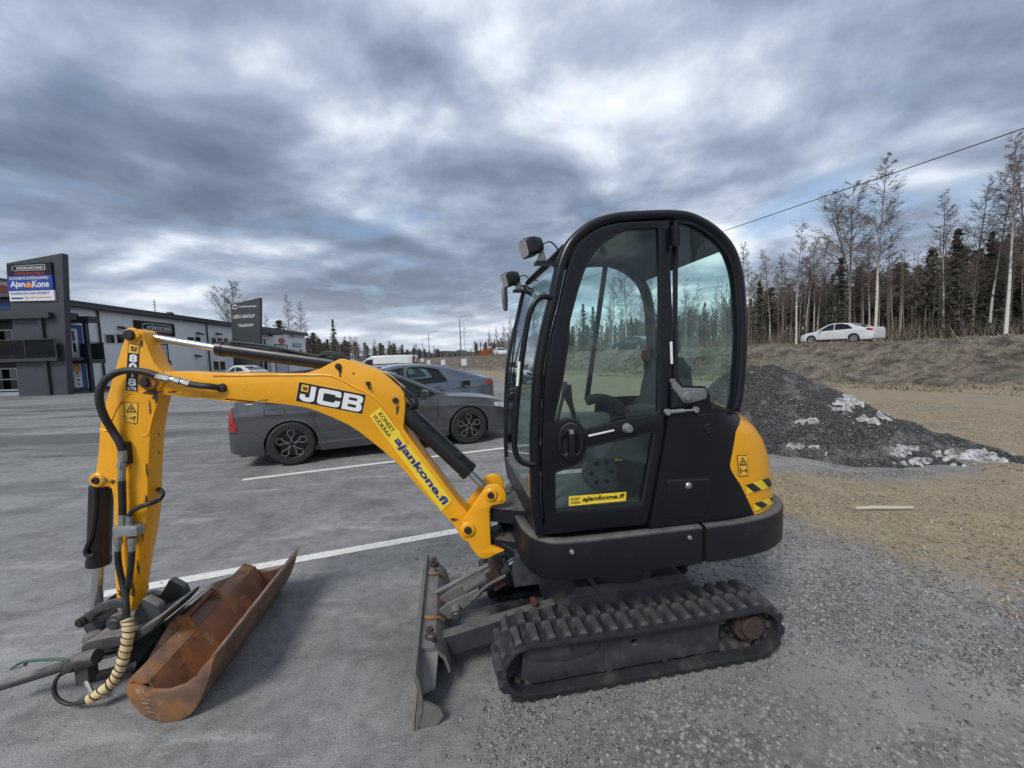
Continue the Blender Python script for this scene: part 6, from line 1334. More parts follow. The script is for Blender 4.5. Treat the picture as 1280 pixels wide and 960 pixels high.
vp = atY(479, 452, 30.); van['extra'] = [van_extra]
M_white = paint('white car paint', (.62, .63, .63), 0., .35)
car('parked_van', 'white panel van parked beyond the row of cars', 'van', (vp[0], vp[1], 0), math.atan2(-dd[1], -dd[0])-.35, van, M_white)
# ---- white saloon on the embankment road and others
sed = dict(L=4.85, W=1.86, H=1.49, wr=.335, wb=2.835, fo=.96, sill=.22, belt=[(-2.425, .80), (-2.40, .98), (-2.2, 1.03), (-1.8, 1.02), (-1.0, .98), (0, .955), (.8, .93), (1.1, .92), (1.6, .87), (2.1, .76), (2.36, .66), (2.425, .52)],
           roof=[(-2.0, 1.03), (-1.7, 1.12), (-1.3, 1.28), (-.9, 1.42), (-.4, 1.485), (.1, 1.48), (.4, 1.42), (.75, 1.24), (1.25, .93)],
           win=[[(-.02, .99), (.7, .965), (.9, .98), (.55, 1.2), (.28, 1.345), (-.02, 1.41)], [(-1.25, 1.03), (-.12, .995), (-.12, 1.41), (-.5, 1.40), (-.9, 1.31)]], winframe=[(-1.45, 1.05), (1.0, .95), (.6, 1.22), (.3, 1.39), (-.1, 1.44), (-.55, 1.435), (-1.0, 1.32)], ws=(.5, 1.18), rs=(-1.9, -1.15),
           head=[(2.36, .62), (2.0, .68), (1.98, .76), (2.2, .74), (2.36, .68)], tail=[(-2.40, .80), (-2.18, .82), (-2.05, .93), (-2.12, 1.0), (-2.39, .96)], seams=[[(-1.05, 1.0), (-1.05, .4)], [(-.05, .96), (-.05, .3)], [(1.0, .92), (1.0, .36)]], handles=[(-.85, .88), (.15, .85)], mirror=(.8, 1.02), fancy=False)
T_road = np.array([-.457, .889]); zroad = 1.752
rr0 = atY(1099, 427, 27.)[:2]; hd = min(np.linspace(.5, 1., 101)*PI, key=lambda a: abs(projpx((rr0[0]+4.85*math.cos(a), rr0[1]+4.85*math.sin(a), 1.752))[0]-1007)+(50 if math.sin(a) < .35 else 0))
ctr = rr0+np.array([math.cos(hd), math.sin(hd)])*2.42
car('roadside_saloon_car', 'white saloon car standing on the embankment road before the birches', 'car', (ctr[0], ctr[1], zroad), hd, sed, M_white)
pd_ = atY(792, 430, 40.5); car('driving_car', 'dark hatchback on the road seen through the cab windows', 'car', (pd_[0], pd_[1], zroad), math.atan2(T_road[1], T_road[0])+.12, pol, paint('dark green grey paint', (.03, .036, .038), .4, .3), 1)
pw = atY(625, 440, 72.); car('driving_car', 'small white car far down the road above the grass bank', 'car', (pw[0], pw[1], zroad), math.atan2(-T_road[1], -T_road[0])-.2, sed, M_white, 1)
pc = atY(304, 462, 37.); suv = dict(sed); suv['roof'] = [(x, z+.10*(1 if z > 1.1 else 0)) for x, z in sed['roof']]
car('parked_car', 'white coupe shaped car parked by the grey sign pylon', 'car', (pc[0], pc[1], 0), math.atan2(.35, -.94), suv, M_white, 1)
# ---- rust orange skip by the far road
ps = atY(607, 441, 97.); rt = empty('orange_skip', (ps[0], ps[1], 1.72), .5); tag(rt, 'rust orange open skip standing beside the far road', 'skip')
M_skip = pmat('orange skip paint', (.34, .11, .035), .6, var=.25, vscale=1.5, dirt=[(RUST, .55, 2, .2, .7)])
mb = MB()
out = [(-1.7, 1.5), (1.9, 1.9), (1.2, 0), (-1.1, 0)]
for sy in (-.85, .79): mb.plate([out], sy, sy+.06, .01)
mb.build('side_wall', M_skip, rt); mb = MB(); mb.loft([[(-1.68, -.8, 1.5), (-1.68, .8, 1.5), (-1.62, .8, 1.5), (-1.62, -.8, 1.5)], [(-1.1, -.8, .05), (-1.1, .8, .05), (-1.04, .8, .05), (-1.04, -.8, .05)]]); mb.loft([[(1.88, -.8, 1.9), (1.88, .8, 1.9), (1.82, .8, 1.9), (1.82, -.8, 1.9)], [(1.2, -.8, .05), (1.2, .8, .05), (1.14, .8, .05), (1.14, -.8, .05)]]); mb.bb(-1.06, 1.16, -.8, .8, .02, .08); mb.build('floor', M_skip, rt)
for x in (-.6, 0, .6):
    mb = MB(); mb.bb(x-.05, x+.05, .85, .93, .02, 1.6); mb.build('rib', M_skip, rt); mb = MB(); mb.bb(x-.05, x+.05, -.93, -.85, .02, 1.6); mb.build('rib', M_skip, rt)
# ================================================================== BUILDING, PYLONS, POLES
FP = np.array([-31.9, 29.3]); FT = np.array([-.08, 1.]); FT /= np.linalg.norm(FT); FN = np.array([FT[1], -FT[0]])   # facade line and its outward normal
def fac(q, off=0.):
    """picture point -> (metres along the facade, height) on a plane off metres in front of it"""
    d_ = ray(*q); t_ = (off-((CAM[:2]-FP)@FN))/(d_[:2]@FN); P = CAM+t_*d_; return float((P[:2]-FP)@FT), float(P[2])
BR = empty('industrial_hall', (FP[0], FP[1], 0), math.atan2(FT[1], FT[0]))   # local x along the facade (away), y to the building's inside (left of travel), z up
tag(BR, 'long pale grey industrial hall with dark balcony, blue doors and dark roof edge', 'building')
M_wall = pmat('pale sandwich panel', (.72, .74, .75), .55, var=.05, vscale=.6, dirt=[((.38, .39, .39), .58, .5, .25, .4)])
M_dk = pmat('anthracite cladding', (.034, .037, .042), .5, var=.12, vscale=2)
M_dk2 = pmat('anthracite pylon', (.045, .050, .058), .5, var=.1, vscale=2)
M_bluew = pmat('blue wall panel', (.018, .05, .19), .5)
M_win = glass_mat('window glass', (.05, .055, .06), 2.0)
M_wfr = pmat('window frame white', (.55, .56, .57), .5)
M_gate = pmat('lift door', (.42, .45, .48), .5, var=.06)
M_roofm = pmat('roof metal', (.06, .065, .075), .45)
M_blueb = pmat('blue sign', (.015, .05, .30), .4); M_orange = pmat('orange sign', (.75, .27, .02), .4); M_redl = pmat('red sign', (.50, .04, .03), .4); M_signw = pmat('white sign', (.68, .69, .70), .4)
S0, S1, HB = -1.75, 36.5, 6.35
def fb(name, s0, s1, o0, o1, z0, z1, mat, parent=BR, sm=0):
    mb = MB(); mb.bb(s0, s1, -o1, -o0, z0, z1); return mb.build(name, mat, parent, sm)
# wall panels with joints between them
js = list(np.linspace(S0, S1, 9))
for a_, c_ in zip(js[:-1], js[1:]): fb('wall_panel', a_+.012, c_-.012, -.2, 0, 0, HB, M_wall)
fb('wall_core', S0, S1, -14, -.21, 0, HB-.02, M_wall)
fb('roof', S0-.3, S1+.3, -14.3, .35, HB, HB+.12, M_roofm); fb('roof_fascia', S0-.3, S1+.3, .352, .42, HB-.22, HB+.30, M_dk); fb('gutter', S0-.3, S1+.3, .425, .52, HB-.10, HB+.02, M_roofm); fb('plinth', S0, S1, .004, .03, 0, .28, M_dk)
for k in range(13):
    s_ = S0+.3+k*2.9; fb('snow_guard', s_, s_+1.9, .10, .16, HB+.122, HB+.34, M_roofm)
def fwin(name, px, mat=M_win, off=.012, frame=True, parent=BR, fm=None):
    (a_, zt), (c_, zb_) = fac(px[0]), fac(px[1]); zt, zb_ = max(zt, zb_), min(zt, zb_)
    o = fb(name, a_, c_, .004, .02, zb_, zt, mat, parent)
    if frame:
        for nm, r_ in (('frame', (a_-.07, c_+.07, zt, zt+.07)), ('sill', (a_-.07, c_+.07, zb_-.08, zb_)), ('frame', (a_-.07, a_, zb_, zt)), ('frame', (c_, c_+.07, zb_, zt))): fb(nm, r_[0], r_[1], .004, .05, r_[2], r_[3], fm or M_wfr, o)
    return o
for px in (((131, 418), (143, 429)), ((145, 418), (156, 429)), ((234, 421.5), (242, 427)), ((243.5, 421.5), (250.5, 427.5)), ((263.5, 422.5), (270, 430)), ((271.5, 422.5), (277.5, 430)), ((279, 422.5), (285, 430)), ((266.5, 452), (273.5, 462)), ((274.5, 452), (281.5, 462)), ((365.5, 428.5), (368.6, 434)), ((369.4, 428.3), (373, 434.5)), ((374, 429), (376.5, 434)), ((374.5, 436.5), (377.5, 443)), ((329, 424), (332, 431)), ((206, 451), (214, 461))): fwin('window', px)
for px in (((343, 431), (361, 466)), ((176, 430), (213, 486)), ((330, 444), (338, 466))):
    (a_, zt), (c_, _z) = fac(px[0]), fac(px[1]); o = fb('lift_door', a_, c_, .004, .05, .02, zt, M_gate)
    for k in range(1, 6): fb('door_slat', a_, c_, .051, .058, zt*k/6, zt*k/6+.03, M_wall, o)
    fb('door_frame', a_-.12, a_, .004, .08, .02, zt+.12, M_dk, o); fb('door_frame', c_, c_+.12, .004, .08, .02, zt+.12, M_dk, o); fb('door_head', a_, c_, .004, .08, zt, zt+.12, M_dk, o)
for px in (260, 316, 126):
    s_, _z = fac((px, 440)); mb = MB(); mb.cyl((s_, -.10, .1), (s_, -.10, HB-.1), .07, seg=10); mb.build('downpipe', M_dk, BR)
for px in ((150, 410), (271, 417.5), (245, 445), (247, 417), (336, 419.5)):
    s_, z_ = fac(px); mb = MB(); mb.box((s_, -.25, z_), (.5, .45, .12), Matrix.Rotation(.4, 3, 'X')); mb.build('wall_lamp', M_dk, BR)
# projecting sign boxes on the wall
(a_, zt), (c_, zb_) = fac((166, 400)), fac((217, 419)); o = fb('wall_sign', a_, c_, .01, .16, zb_-.15, zt, M_black)
SQ = [(a_, -.164, zt), (c_, -.164, zt), (c_, -.164, zb_-.15), (a_, -.164, zb_-.15)]
mb = MB(); text_on(mb, 'HYDROSCAND', SQ, (.27, .42, .88, .70), bold=.02)
for bx in ((.22, .82, .90, .86), (.22, .30, .90, .34), (.89, .30, .90, .86), (.16, .40, .17, .78), (.17, .76, .24, .80), (.17, .38, .24, .42)): quad_patch(mb, SQ, bx)
mb.build('sign_lettering', M_signw, o, 0); mb = MB(); text_on(mb, 'LETKUPALVELU', SQ, (.30, .08, .86, .24), bold=.01); mb.build('sign_lettering', M_redl, o, 0)
(a_, zt), (c_, zb_) = fac((361.5, 418)), fac((379.5, 424)); o = fb('wall_sign', a_, c_, .01, .05, zb_, zt, M_signw); SQ = [(a_, -.054, zt), (c_, -.054, zt), (c_, -.054, zb_), (a_, -.054, zb_)]
mb = MB(); quad_patch(mb, SQ, (.0, 0, .06, 1)); text_on(mb, 'LEDIGROUP', SQ, (.30, .2, .97, .8), bold=.02); mb.build('sign_lettering', M_bkd, o, 0); mb = MB(); quad_patch(mb, SQ, (.12, .08, .26, .92)); mb.build('sign_emblem', pmat('sign brown', (.10, .03, .02), .5), o, 0)
s_, z_ = fac((352, 426)); mb = MB(); mb.lathe([(0, .08), (.55, .08), (.55, 0)], (0, 0, 0), seg=20); mb.v = [(s_+v[0]*1.6, -v[1]-.01, z_+v[2]*.85) for v in mb.v]; mb.build('round_sign', M_redl, BR)
s_, z_ = fac((326, 441)); fb('dark_canopy', s_-2.6, s_+1.2, .02, 1.4, z_-.1, z_+.35, M_dk); s_, z_ = fac((330, 417)); fb('dark_canopy', s_-2., s_+2.2, .02, 1.5, z_-.1, z_+.3, M_dk)
# balcony end with blue door surrounds on the left
sA, _z = fac((131, 440), 1.6); zB0 = fac((112, 449), 1.6)[1]; zR = fac((112, 428), 1.6)[1]; zC0, zC1 = fac((112, 403), 1.6)[1], fac((112, 398), 1.6)[1]
fb('balcony_slab', S0, sA, .004, 1.6, zB0-.28, zB0, M_dk); fb('canopy', S0, sA-.4, .004, 1.8, zC0, zC0+.42, M_dk)
o = fb('railing', S0, sA, 1.56, 1.60, zR, zR+.06, M_dk); 
k = 0; s_ = sA
while s_ > S0+1.2:
    fb('rail_glass', s_-1.42, s_-.03, 1.57, 1.585, zB0+.06, zR, glass_mat('smoked rail glass', (.16, .17, .18), .5), o); fb('rail_post', s_-.03, s_+.03, 1.55, 1.61, zB0, zR, M_dk, o); s_ -= 1.45
fb('rail_end', sA-.02, sA+.02, .01, 1.56, zB0, zR, M_dk, o)
for px in (111,): s_, _z = fac((px, 440), 1.4); fb('column', s_-.11, s_+.11, 1.25, 1.47, 0, zC0, M_dk)
for (p0, p1), mat in ((((80, 390), (99, 399)), M_bluew), (((100, 389), (124, 396)), M_signw)):
    (a_, zt), (c_, zb_) = fac(p0), fac(p1); fb('wall_stripe', a_, c_, .004, .012, zb_, zt, mat)
for lo in (0, zB0+.02):
    (a_, _1), (c_, _2) = fac((80, 430)), fac((104, 430)); top = lo+2.55; fb('blue_surround', a_, c_, .004, .03, lo+.25*(lo == 0), top, M_bluew)
    (a_, _1), (c_, _2) = fac((86, 430)), fac((97, 430)); d_o = fb('door', a_, c_, .032, .06, lo+.35*(lo == 0), lo+2.25, M_wfr)
    fb('door_pane', a_+.22, c_-.22, .062, .068, lo+1.35, lo+2.05, M_win, d_o); fb('door_pane', a_+.22, c_-.22, .062, .068, lo+.55, lo+1.22, M_win, d_o)
    if lo == 0:
        m_ = (a_+c_)/2; mb = MB(); mb.lathe([(0, .004), (.27, .004), (.27, 0)], (m_, 0, lo+1.72), seg=18); mb.v = [(v[0], -.072-v[1], v[2]) for v in mb.v]; mb.build('door_poster', M_orange, d_o)
        mb = MB(); mb.lathe([(.10, .004), (.25, .004), (.25, 0), (.10, 0)], (m_, 0, lo+.9), seg=18, closed=True); mb.v = [(v[0], -.072-v[1], v[2]) for v in mb.v]; mb.build('door_poster', M_signw, d_o)
# left wing that faces the lot squarely
WY = 26.9
def wz(py, off=0.): return float(atY(30, py, WY-off)[2])
def wx(px, off=0.): return float(atY(px, 440, WY-off)[0])
WG = empty('front_wing', (wx(40), WY, 0)); tag(WG, 'dark office wing with a glass railed balcony behind the tall sign pylon', 'building')
def wb(name, x0, x1, o0, o1, z0, z1, mat, parent=WG):
    mb = MB(); ox = wx(40); mb.bb(x0-ox, x1-ox, -o1, -o0, z0, z1); return mb.build(name, mat, parent, 0)
XL, XR = wx(-230), -32.05
wb('wall', XL, XR, -.5, 0, 0, wz(373), pmat('dark infill', (.05, .055, .065), .6)); wb('roof_edge', XL, XR, -.5, .5, wz(372)+.002, wz(368), M_roofm); wb('blue_band', XL, wx(55), .004, .03, wz(386), wz(376), M_bluew)
wb('canopy', XL, wx(66, 1.6), .004, 1.6, wz(398, 1.6), wz(391, 1.6), M_dk); zs0, zs1, zr1 = wz(452, 1.6), wz(448, 1.6), wz(425, 1.6); wb('balcony_slab', XL, wx(70, 1.6), .004, 1.6, zs0, zs1, M_dk)
o = wb('railing', XL, wx(70, 1.6), 1.55, 1.6, zr1, zr1+.06, M_dk); x_ = wx(70, 1.6)
while x_ > XL+2: wb('rail_glass', x_-1.95, x_-.04, 1.57, 1.585, zs1+.05, zr1, glass_mat('smoked rail glass', (.16, .17, .18), .5), o); wb('rail_post', x_-.03, x_+.03, 1.56, 1.61, zs1, zr1, M_dk, o); x_ -= 2.0
for px in (57, -60): wb('column', wx(px, 1.3)-.12, wx(px, 1.3)+.12, 1.2, 1.44, 0, wz(398, 1.6), M_dk)
for z0, z1 in ((wz(486), wz(461)), (wz(444), wz(413))):
    for k in range(3):
        x1 = wx(19)-k*3.2; x0 = x1-1.9; o = wb('window', x0, x1, .006, .03, z0, z1, M_win)
        for nm, r_ in (('frame', (x0-.1, x1+.1, z1, z1+.1)), ('sill', (x0-.1, x1+.1, z0-.1, z0)), ('frame', (x0-.1, x0, z0, z1)), ('frame', (x1, x1+.1, z0, z1)), ('mullion', (x0, x1, (z0+z1)/2-.04, (z0+z1)/2+.04))): wb(nm, r_[0], r_[1], .006, .08, r_[2], r_[3], M_wfr, o)
        if z0 < 1.5: wb('blue_apron', x0-.2, x1+.2, .006, .03, .25, z0-.1, M_bluew)
wb('plinth', XL, XR, .006, .12, 0, .24, M_gate)
# roof bits
for (px, py, h_, r_) in ((193, 388, 0, 0),):
    s_, _z = fac((193, 380), -4.); mb = MB(); mb.cyl((s_, 4., HB), (s_, 4., HB+2.3), .035, seg=6)
    for k in range(4): mb.bb(s_-.25, s_+.25, 3.98, 4.02, HB+1.2+k*.28, HB+1.23+k*.28)
    mb.build('antenna', M_dk, BR)
s_, _z = fac((212, 388), -3.); mb = MB(); mb.lathe([(0, 0), (.22, 0), (.22, .6), (.34, .62), (.34, .85), (.25, .95), (0, .98)], (s_, 3, HB+.1), 'z', 14); mb.build('roof_vent', M_roofm, BR)
s_, _z = fac((242, 395), -3.); mb = MB(); mb.lathe([(0, 0), (.12, 0), (.12, .5), (.18, .5), (.18, .6), (0, .62)], (s_, 3, HB+.1), 'z', 12); mb.build('roof_vent', M_roofm, BR)
s_, _z = fac((336, 400)); fb('roof_box', s_-6, s_+1, -7, -4, HB+.1, HB+1.0, M_roofm)
# ---- red brick block behind on the far left, with its coursed bands
bp = atY(-85, 350, 52.); BB = empty('brick_building', (bp[0]-9, bp[1], 0), .1); tag(BB, 'red brick block with pale bands rising behind the hall', 'building')
M_brick = pmat('red brick', (.27, .105, .075), .8, var=.2, vscale=3, bump=.4, bscale=8)
for k in range(5):
    z0 = k*3.0; mb = MB(); mb.bb(-10, 12, 0, 12, z0, z0+2.35); mb.build('wall', M_brick, BB, 0); mb = MB(); mb.bb(-10.04, 12.04, -.04, 12.04, z0+2.352, z0+2.998); mb.build('pale_band', pmat('pale band', (.48, .45, .42), .7), BB, 0)
    for j in range(5):
        mb = MB(); x = -8+j*4; mb.bb(x, x+1.5, -.03, .05, z0+.7, z0+2.1); w_ = mb.build('window', M_win, BB, 0)
mb = MB(); mb.bb(-10.3, 12.3, -.3, 12.3, 15.0, 15.3); mb.build('roof', M_roofm, BB, 0)
# ---- trestle table outside the ground floor door
tp_ = gnd(97, 489); T = empty('trestle_table', (tp_[0]+.6, tp_[1], 0), math.atan2(FT[1], FT[0])); tag(T, 'small dark trestle table outside the blue framed door', 'table')
mb = MB(); mb.bb(-.7, .7, -.3, .3, .70, .74); mb.build('table_top', M_dk, T)
for x in (-.45, .45):
    for s_ in (1, -1): mb = MB(); mb.tube([(x-.22*s_, -.22, 0), (x+.18*s_, -.22, .70)], .025, 6); mb.build('leg', M_dk, T); mb = MB(); mb.tube([(x-.22*s_, .22, 0), (x+.18*s_, .22, .70)], .025, 6); mb.build('leg', M_dk, T)
# ---- sign pylons
def pylon(name, label, px4, Yd, th):
    """slab facing the camera; px4 = TL TR BR BL in the picture, on a vertical plane at depth Yd"""
    P = [atY(x, y, Yd) for x, y in px4]; P[2][2] = P[3][2] = 0
    o_ = ((P[2]+P[3])/2); root = empty(name, (o_[0], o_[1], 0)); tag(root, label, 'sign pylon')
    mb = MB(); f_ = [(p[0]-o_[0], 0, p[2]) for p in P]; mb.loft([f_, [(v[0], th, v[2]) for v in f_]]); mb.build('slab', M_dk2, root, 0)
    return root, o_, lambda q, off=.02: tuple(np.array(atY(q[0], q[1], Yd))-o_*np.array([1, 1, 0])+np.array([0, -off, 0]))
pr, po_, pp_ = pylon('sign_pylon', 'tall anthracite sign pylon with stacked white and blue sign boards', [(8, 329), (77.5, 316.5), (84.5, 493), (24, 495)], 25.6, .35)
zP = zoom(5, 325, 17.457)
def board(root, pp_, px4, mat, th=.10, name='sign_board'):
    f_ = [pp_(q, th) for q in px4]; bk = [(p[0], 0.0, p[2]) for p in f_]; mb = MB(); mb.loft([f_, bk]); return mb.build(name, mat, root, 0)
def on(pp_, px4, off): return [pp_(q, off) for q in px4]
b1 = zP((95, 110), (1060, 50), (1085, 330), (110, 350)); o = board(pr, pp_, b1, M_black); Q = on(pp_, b1, .105)
mb = MB(); text_on(mb, 'HYDROSCAND', Q, (.22, .50, .82, .72), bold=.02)
for bx in ((.16, .40, .86, .43), (.16, .82, .86, .85), (.85, .40, .863, .85), (.12, .46, .132, .80)): quad_patch(mb, Q, bx)
mb.build('lettering', M_signw, o, 0); mb = MB(); text_on(mb, 'LETKUPALVELU', Q, (.18, .06, .82, .26), bold=.015); mb.build('lettering', M_redl, o, 0)
b2 = zP((105, 355), (1085, 328), (1110, 650), (130, 685)); o = board(pr, pp_, b2, M_blueb); Q = on(pp_, b2, .105)
mb = MB(); text_on(mb, 'KONEVUOKRAAMO', Q, (.06, .72, .92, .92), bold=.015); text_on(mb, 'Ajan', Q, (.06, .12, .39, .64), bold=.03); text_on(mb, 'Kone', Q, (.55, .18, .92, .64), bold=.03); mb.build('lettering', M_signw, o, 0)
mb = MB(); poly_patch(mb, Q, [(.47+.075*math.cos(a), .20+.36*math.sin(a)) for a in np.linspace(0, PI, 14)]); mb.build('sun_emblem', M_orange, o, 0)
b3 = zP((150, 690), (1130, 660), (1150, 885), (175, 905)); o = board(pr, pp_, b3, M_signw); Q = on(pp_, b3, .105)
mb = MB(); text_on(mb, 'RAKENNUSKONEET', Q, (.04, .62, .90, .88), bold=.012); mb.build('lettering', M_dblu, o, 0)
mb = MB(); quad_patch(mb, Q, (.04, .20, .30, .36)); mb.build('lettering_bar', M_dblu, o, 0); mb = MB(); quad_patch(mb, Q, (.42, .26, .92, .38)); poly_patch(mb, Q, [(.38+.03*math.cos(a), .30+.14*math.sin(a)) for a in np.linspace(0, 2*PI, 12, endpoint=False)]); mb.build('lettering_bar', pmat('tan print', (.50, .33, .22), .5), o, 0)
pr, po_, pp_ = pylon('sign_pylon', 'dark slanted topped pylon with white company lettering before the hall', [(288, 380.5), (325, 372), (324.5, 468), (292.5, 468)], 44., .4)
zQ = zoom(286, 370, 21.34)
for s, px4, mat in (('LEDI GROUP', zQ((125, 510), (700, 482), (690, 575), (120, 600)), M_signw), ('TALENOM', zQ((240, 752), (660, 738), (655, 810), (260, 830)), M_signw)):
    Q = on(pp_, px4, .02); mb = MB(); text_on(mb, s, Q, bold=.02); mb.build('lettering', mat, pr, 0)
Q = on(pp_, zQ((195, 508), (235, 506), (232, 595), (192, 597)), .03); mb = MB(); text_on(mb, 'E', Q, bold=.02); mb.build('lettering', M_dyel, pr, 0)
Q = on(pp_, zQ((80, 225), (245, 225), (245, 360), (80, 360)), .02); mb = MB(); poly_patch(mb, Q, [(.1, .75), (.5, 1), (.9, .75), (.75, .6), (.5, .75), (.25, .6)]); poly_patch(mb, Q, [(0, .45), (.5, .18), (1, .45), (1, .3), (.5, 0), (0, .3)]); mb.build('emblem', M_signw, pr, 0)
Q = on(pp_, zQ((275, 262), (745, 238), (748, 292), (278, 308)), .02); mb = MB()
for k in range(14): quad_patch(mb, Q, (k/14+.006, .1, k/14+.055, .62+.3*((k*5) % 3 == 0)))
mb.build('small_lettering', M_signw, pr, 0)
# two dark posts with a board beside the pylon
for px in (327.5, 333): 
    P = atY(px, 458, 46.); mb = MB(); mb.bb(-.1, .1, -.1, .1, 0, 3.2); o = mb.build('post', M_dk, None, 0, loc=(P[0], P[1], 0)); tag(o, 'slim dark steel post standing beside the grey sign pylon', 'post', 'posts beside the sign pylon')
# ---- street lamps
M_pole = pmat('lamp pole steel', (.17, .175, .18), .5, metal=.3, var=.1)
def lamp(px, topy, Yd, label):
    P = atY(px, 448, Yd); h_ = atY(px, topy, Yd)[2]; z0 = terrain(P[0], P[1]); root = empty('street_lamp', (P[0], P[1], z0)); tag(root, label, 'street lamp', 'street lamps along the road'); h_ -= z0
    mb = MB(); mb.tube([(0, 0, 0), (0, 0, h_*.5), (0, 0, h_-.3)], [.11, .09, .07], 8); mb.build('pole', M_pole, root, 60)
    mb = MB(); mb.tube([(0, 0, h_-.4), (.05, 0, h_), (.5, -.05, h_+.18), (1.6, -.15, h_+.22)], .04, 7); mb.build('arm', M_pole, root, 60)
    mb = MB(); mb.loft([[(1.5, y-.15, z) for y, z in ((-.08, h_+.17), (.08, h_+.17), (.06, h_+.28), (-.06, h_+.28))], [(1.7, y-.15, z) for y, z in ((-.14, h_+.14), (.14, h_+.14), (.10, h_+.30), (-.10, h_+.30))], [(2.25, y-.2, z) for y, z in ((-.12, h_+.18), (.12, h_+.18), (.08, h_+.28), (-.08, h_+.28))]]); mb.build('lamp_head', M_pole, root, 40)
    return root
lamp(576.5, 397, 62., 'tall steel street lamp behind the nearest utility box'); lamp(537, 416, 93., 'second street lamp down the road from the utility boxes'); lamp(529, 425, 125., 'third street lamp farther along the road'); lamp(523, 431, 172., 'farthest street lamp against the hills')
# ---- utility boxes on posts
M_box = pmat('utility box', (.62, .63, .61), .5, var=.06)
for i, (px, Yd, w_, h_) in enumerate(((580, 49., .66, .84), (554, 57., .62, .76), (536, 72., .62, .76), (528, 85., .62, .72), (520.5, 98., .6, .72))):
    P = atY(px, 452, Yd); root = empty('utility_box', (P[0], P[1], terrain(P[0], P[1]))); tag(root, 'pale grey utility box on a short post along the grass verge', 'utility box', 'utility boxes along the verge')
    mb = MB(); mb.bb(-.09, .09, -.05, .05, 0, .62); mb.build('post', M_pole, root); mb = MB(); mb.bb(-w_/2, w_/2, -.17, .17, .60, .60+h_); bx = mb.build('cabinet', M_box, root)
    mb = MB(); mb.bb(-w_/2+.05, w_/2-.05, -.176, -.171, .66, .60+h_-.06); mb.build('cabinet_door', M_box, bx); mb = MB(); mb.bb(-w_/2-.03, w_/2+.03, -.2, .2, .601+h_, .63+h_); mb.build('lid', M_box, bx)
# small traffic sign
P = atY(554, 440, 100.); root = empty('road_sign', (P[0], P[1], 0)); tag(root, 'small dark backed road sign on a thin post before the hills', 'road sign')
mb = MB(); mb.cyl((0, 0, 0), (0, 0, 3.2), .04, seg=6); mb.build('post', M_pole, root); mb = MB(); mb.plate([circ((0, 0), .45, 16)], -.02, .02, .004); mb.v = [(v[0], v[1], v[2]+3.1) for v in mb.v]; mb.build('sign_plate', M_dk, root)
# ---- overhead line from the first lamp to a pole off to the right
def wire(label, pa, pb, sag, r_):
    a_, c_ = Vector(pa), Vector(pb); mb = MB(); mb.tube([a_.lerp(c_, t_/40)-Vector((0, 0, sag*4*(t_/40)*(1-t_/40))) for t_ in range(41)], r_, 5); o = mb.build('overhead_cable', M_hose, None, 60); tag(o, label, 'cable')
wire('thin black overhead cable running above the embankment and cab', atY(577, 401, 62.), atY(1480, 92, 9.), .0, .016)
P = atY(1480, 92, 9.); root = empty('cable_pole', (P[0], P[1], 0)); tag(root, 'wooden pole carrying the overhead cable', 'pole'); mb = MB(); mb.tube([(0, 0, 0), (0, 0, P[2]+.3)], [.13, .09], 10); mb.build('pole', pmat('pole wood', (.16, .12, .09), .8), root)
# ---- heap of rocks beyond the blue car
rs = np.random.RandomState(5); hp = gnd(651, 478); hp = np.array([1.0, 22.]); root = empty('rock_heap', (hp[0], hp[1], 0)); tag(root, 'low heap of dark rocks at the edge of the lot', 'rock heap')
for k in range(46):
    a = rs.rand()*6.28; r_ = 1.3*rs.rand()**.6; s_ = .16+.20*rs.rand(); mb = MB(); bm_ = bmesh.new(); bmesh.ops.create_icosphere(bm_, subdivisions=1, radius=s_)
    vs = [(v.co.x*(.8+.5*rs.rand()), v.co.y*(.8+.5*rs.rand()), v.co.z*(.6+.4*rs.rand())) for v in bm_.verts]; fs = [tuple(v.index for v in f.verts) for f in bm_.faces]; bm_.free(); mb.add(vs, fs)
    o = mb.build('rock', [M_st[2], M_pin, M_st[0], pmat('dark rock', (.05, .05, .052), .85, var=.3)][k % 4] if k % 7 else M_st[3], root, 30, loc=(r_*math.cos(a), r_*math.sin(a)*.8, max(0, .75*(1-r_/1.4))*rs.rand()+.08))
# ================================================================== TREES
def bark_mat(name, white, dark, thr, sc):
    mt = bpy.data.materials.new(name); mt.use_nodes = True; t = mt.node_tree; b = t.nodes['Principled BSDF']; tcn = N(t, 'ShaderNodeTexCoord')
    mm = N(t, 'ShaderNodeMapping'); mm.inputs[3].default_value = (1.2, 1.2, 5); t.links.new(tcn.outputs['Object'], mm.inputs[0])
    n = N(t, 'ShaderNodeTexNoise', i_Scale=sc, i_Detail=6., i_Roughness=.65); t.links.new(mm.outputs[0], n.inputs[0])
    sz = N(t, 'ShaderNodeSeparateXYZ'); t.links.new(tcn.outputs['Object'], sz.inputs[0])
    c_ = mixc(t, ramp(t, n.outputs[0], [(thr, 0.), (thr+.06, 1.)]), white, dark)
    c_ = mixc(t, ramp(t, mathn(t, 'DIVIDE', sz.outputs[2], 14.), [(.36, 0.), (.64, .85)]), c_, (.15, .105, .09))
    t.links.new(c_, b.inputs['Base Color']); b.inputs['Roughness'].default_value = .85; return mt
M_birch = bark_mat('birch bark', (.60, .58, .54), (.08, .07, .06), .58, 1.6)
M_twig = pmat('birch twigs', (.15, .115, .105), .8, var=.25, vscale=2); M_asp = bark_mat('grey bark', (.22, .19, .155), (.09, .078, .065), .52, 2.)
M_twig2 = pmat('grey twigs', (.16, .135, .11), .8, var=.25, vscale=2)
M_pbark = pmat('pine bark', (.15, .115, .09), .9, var=.3, vscale=2)
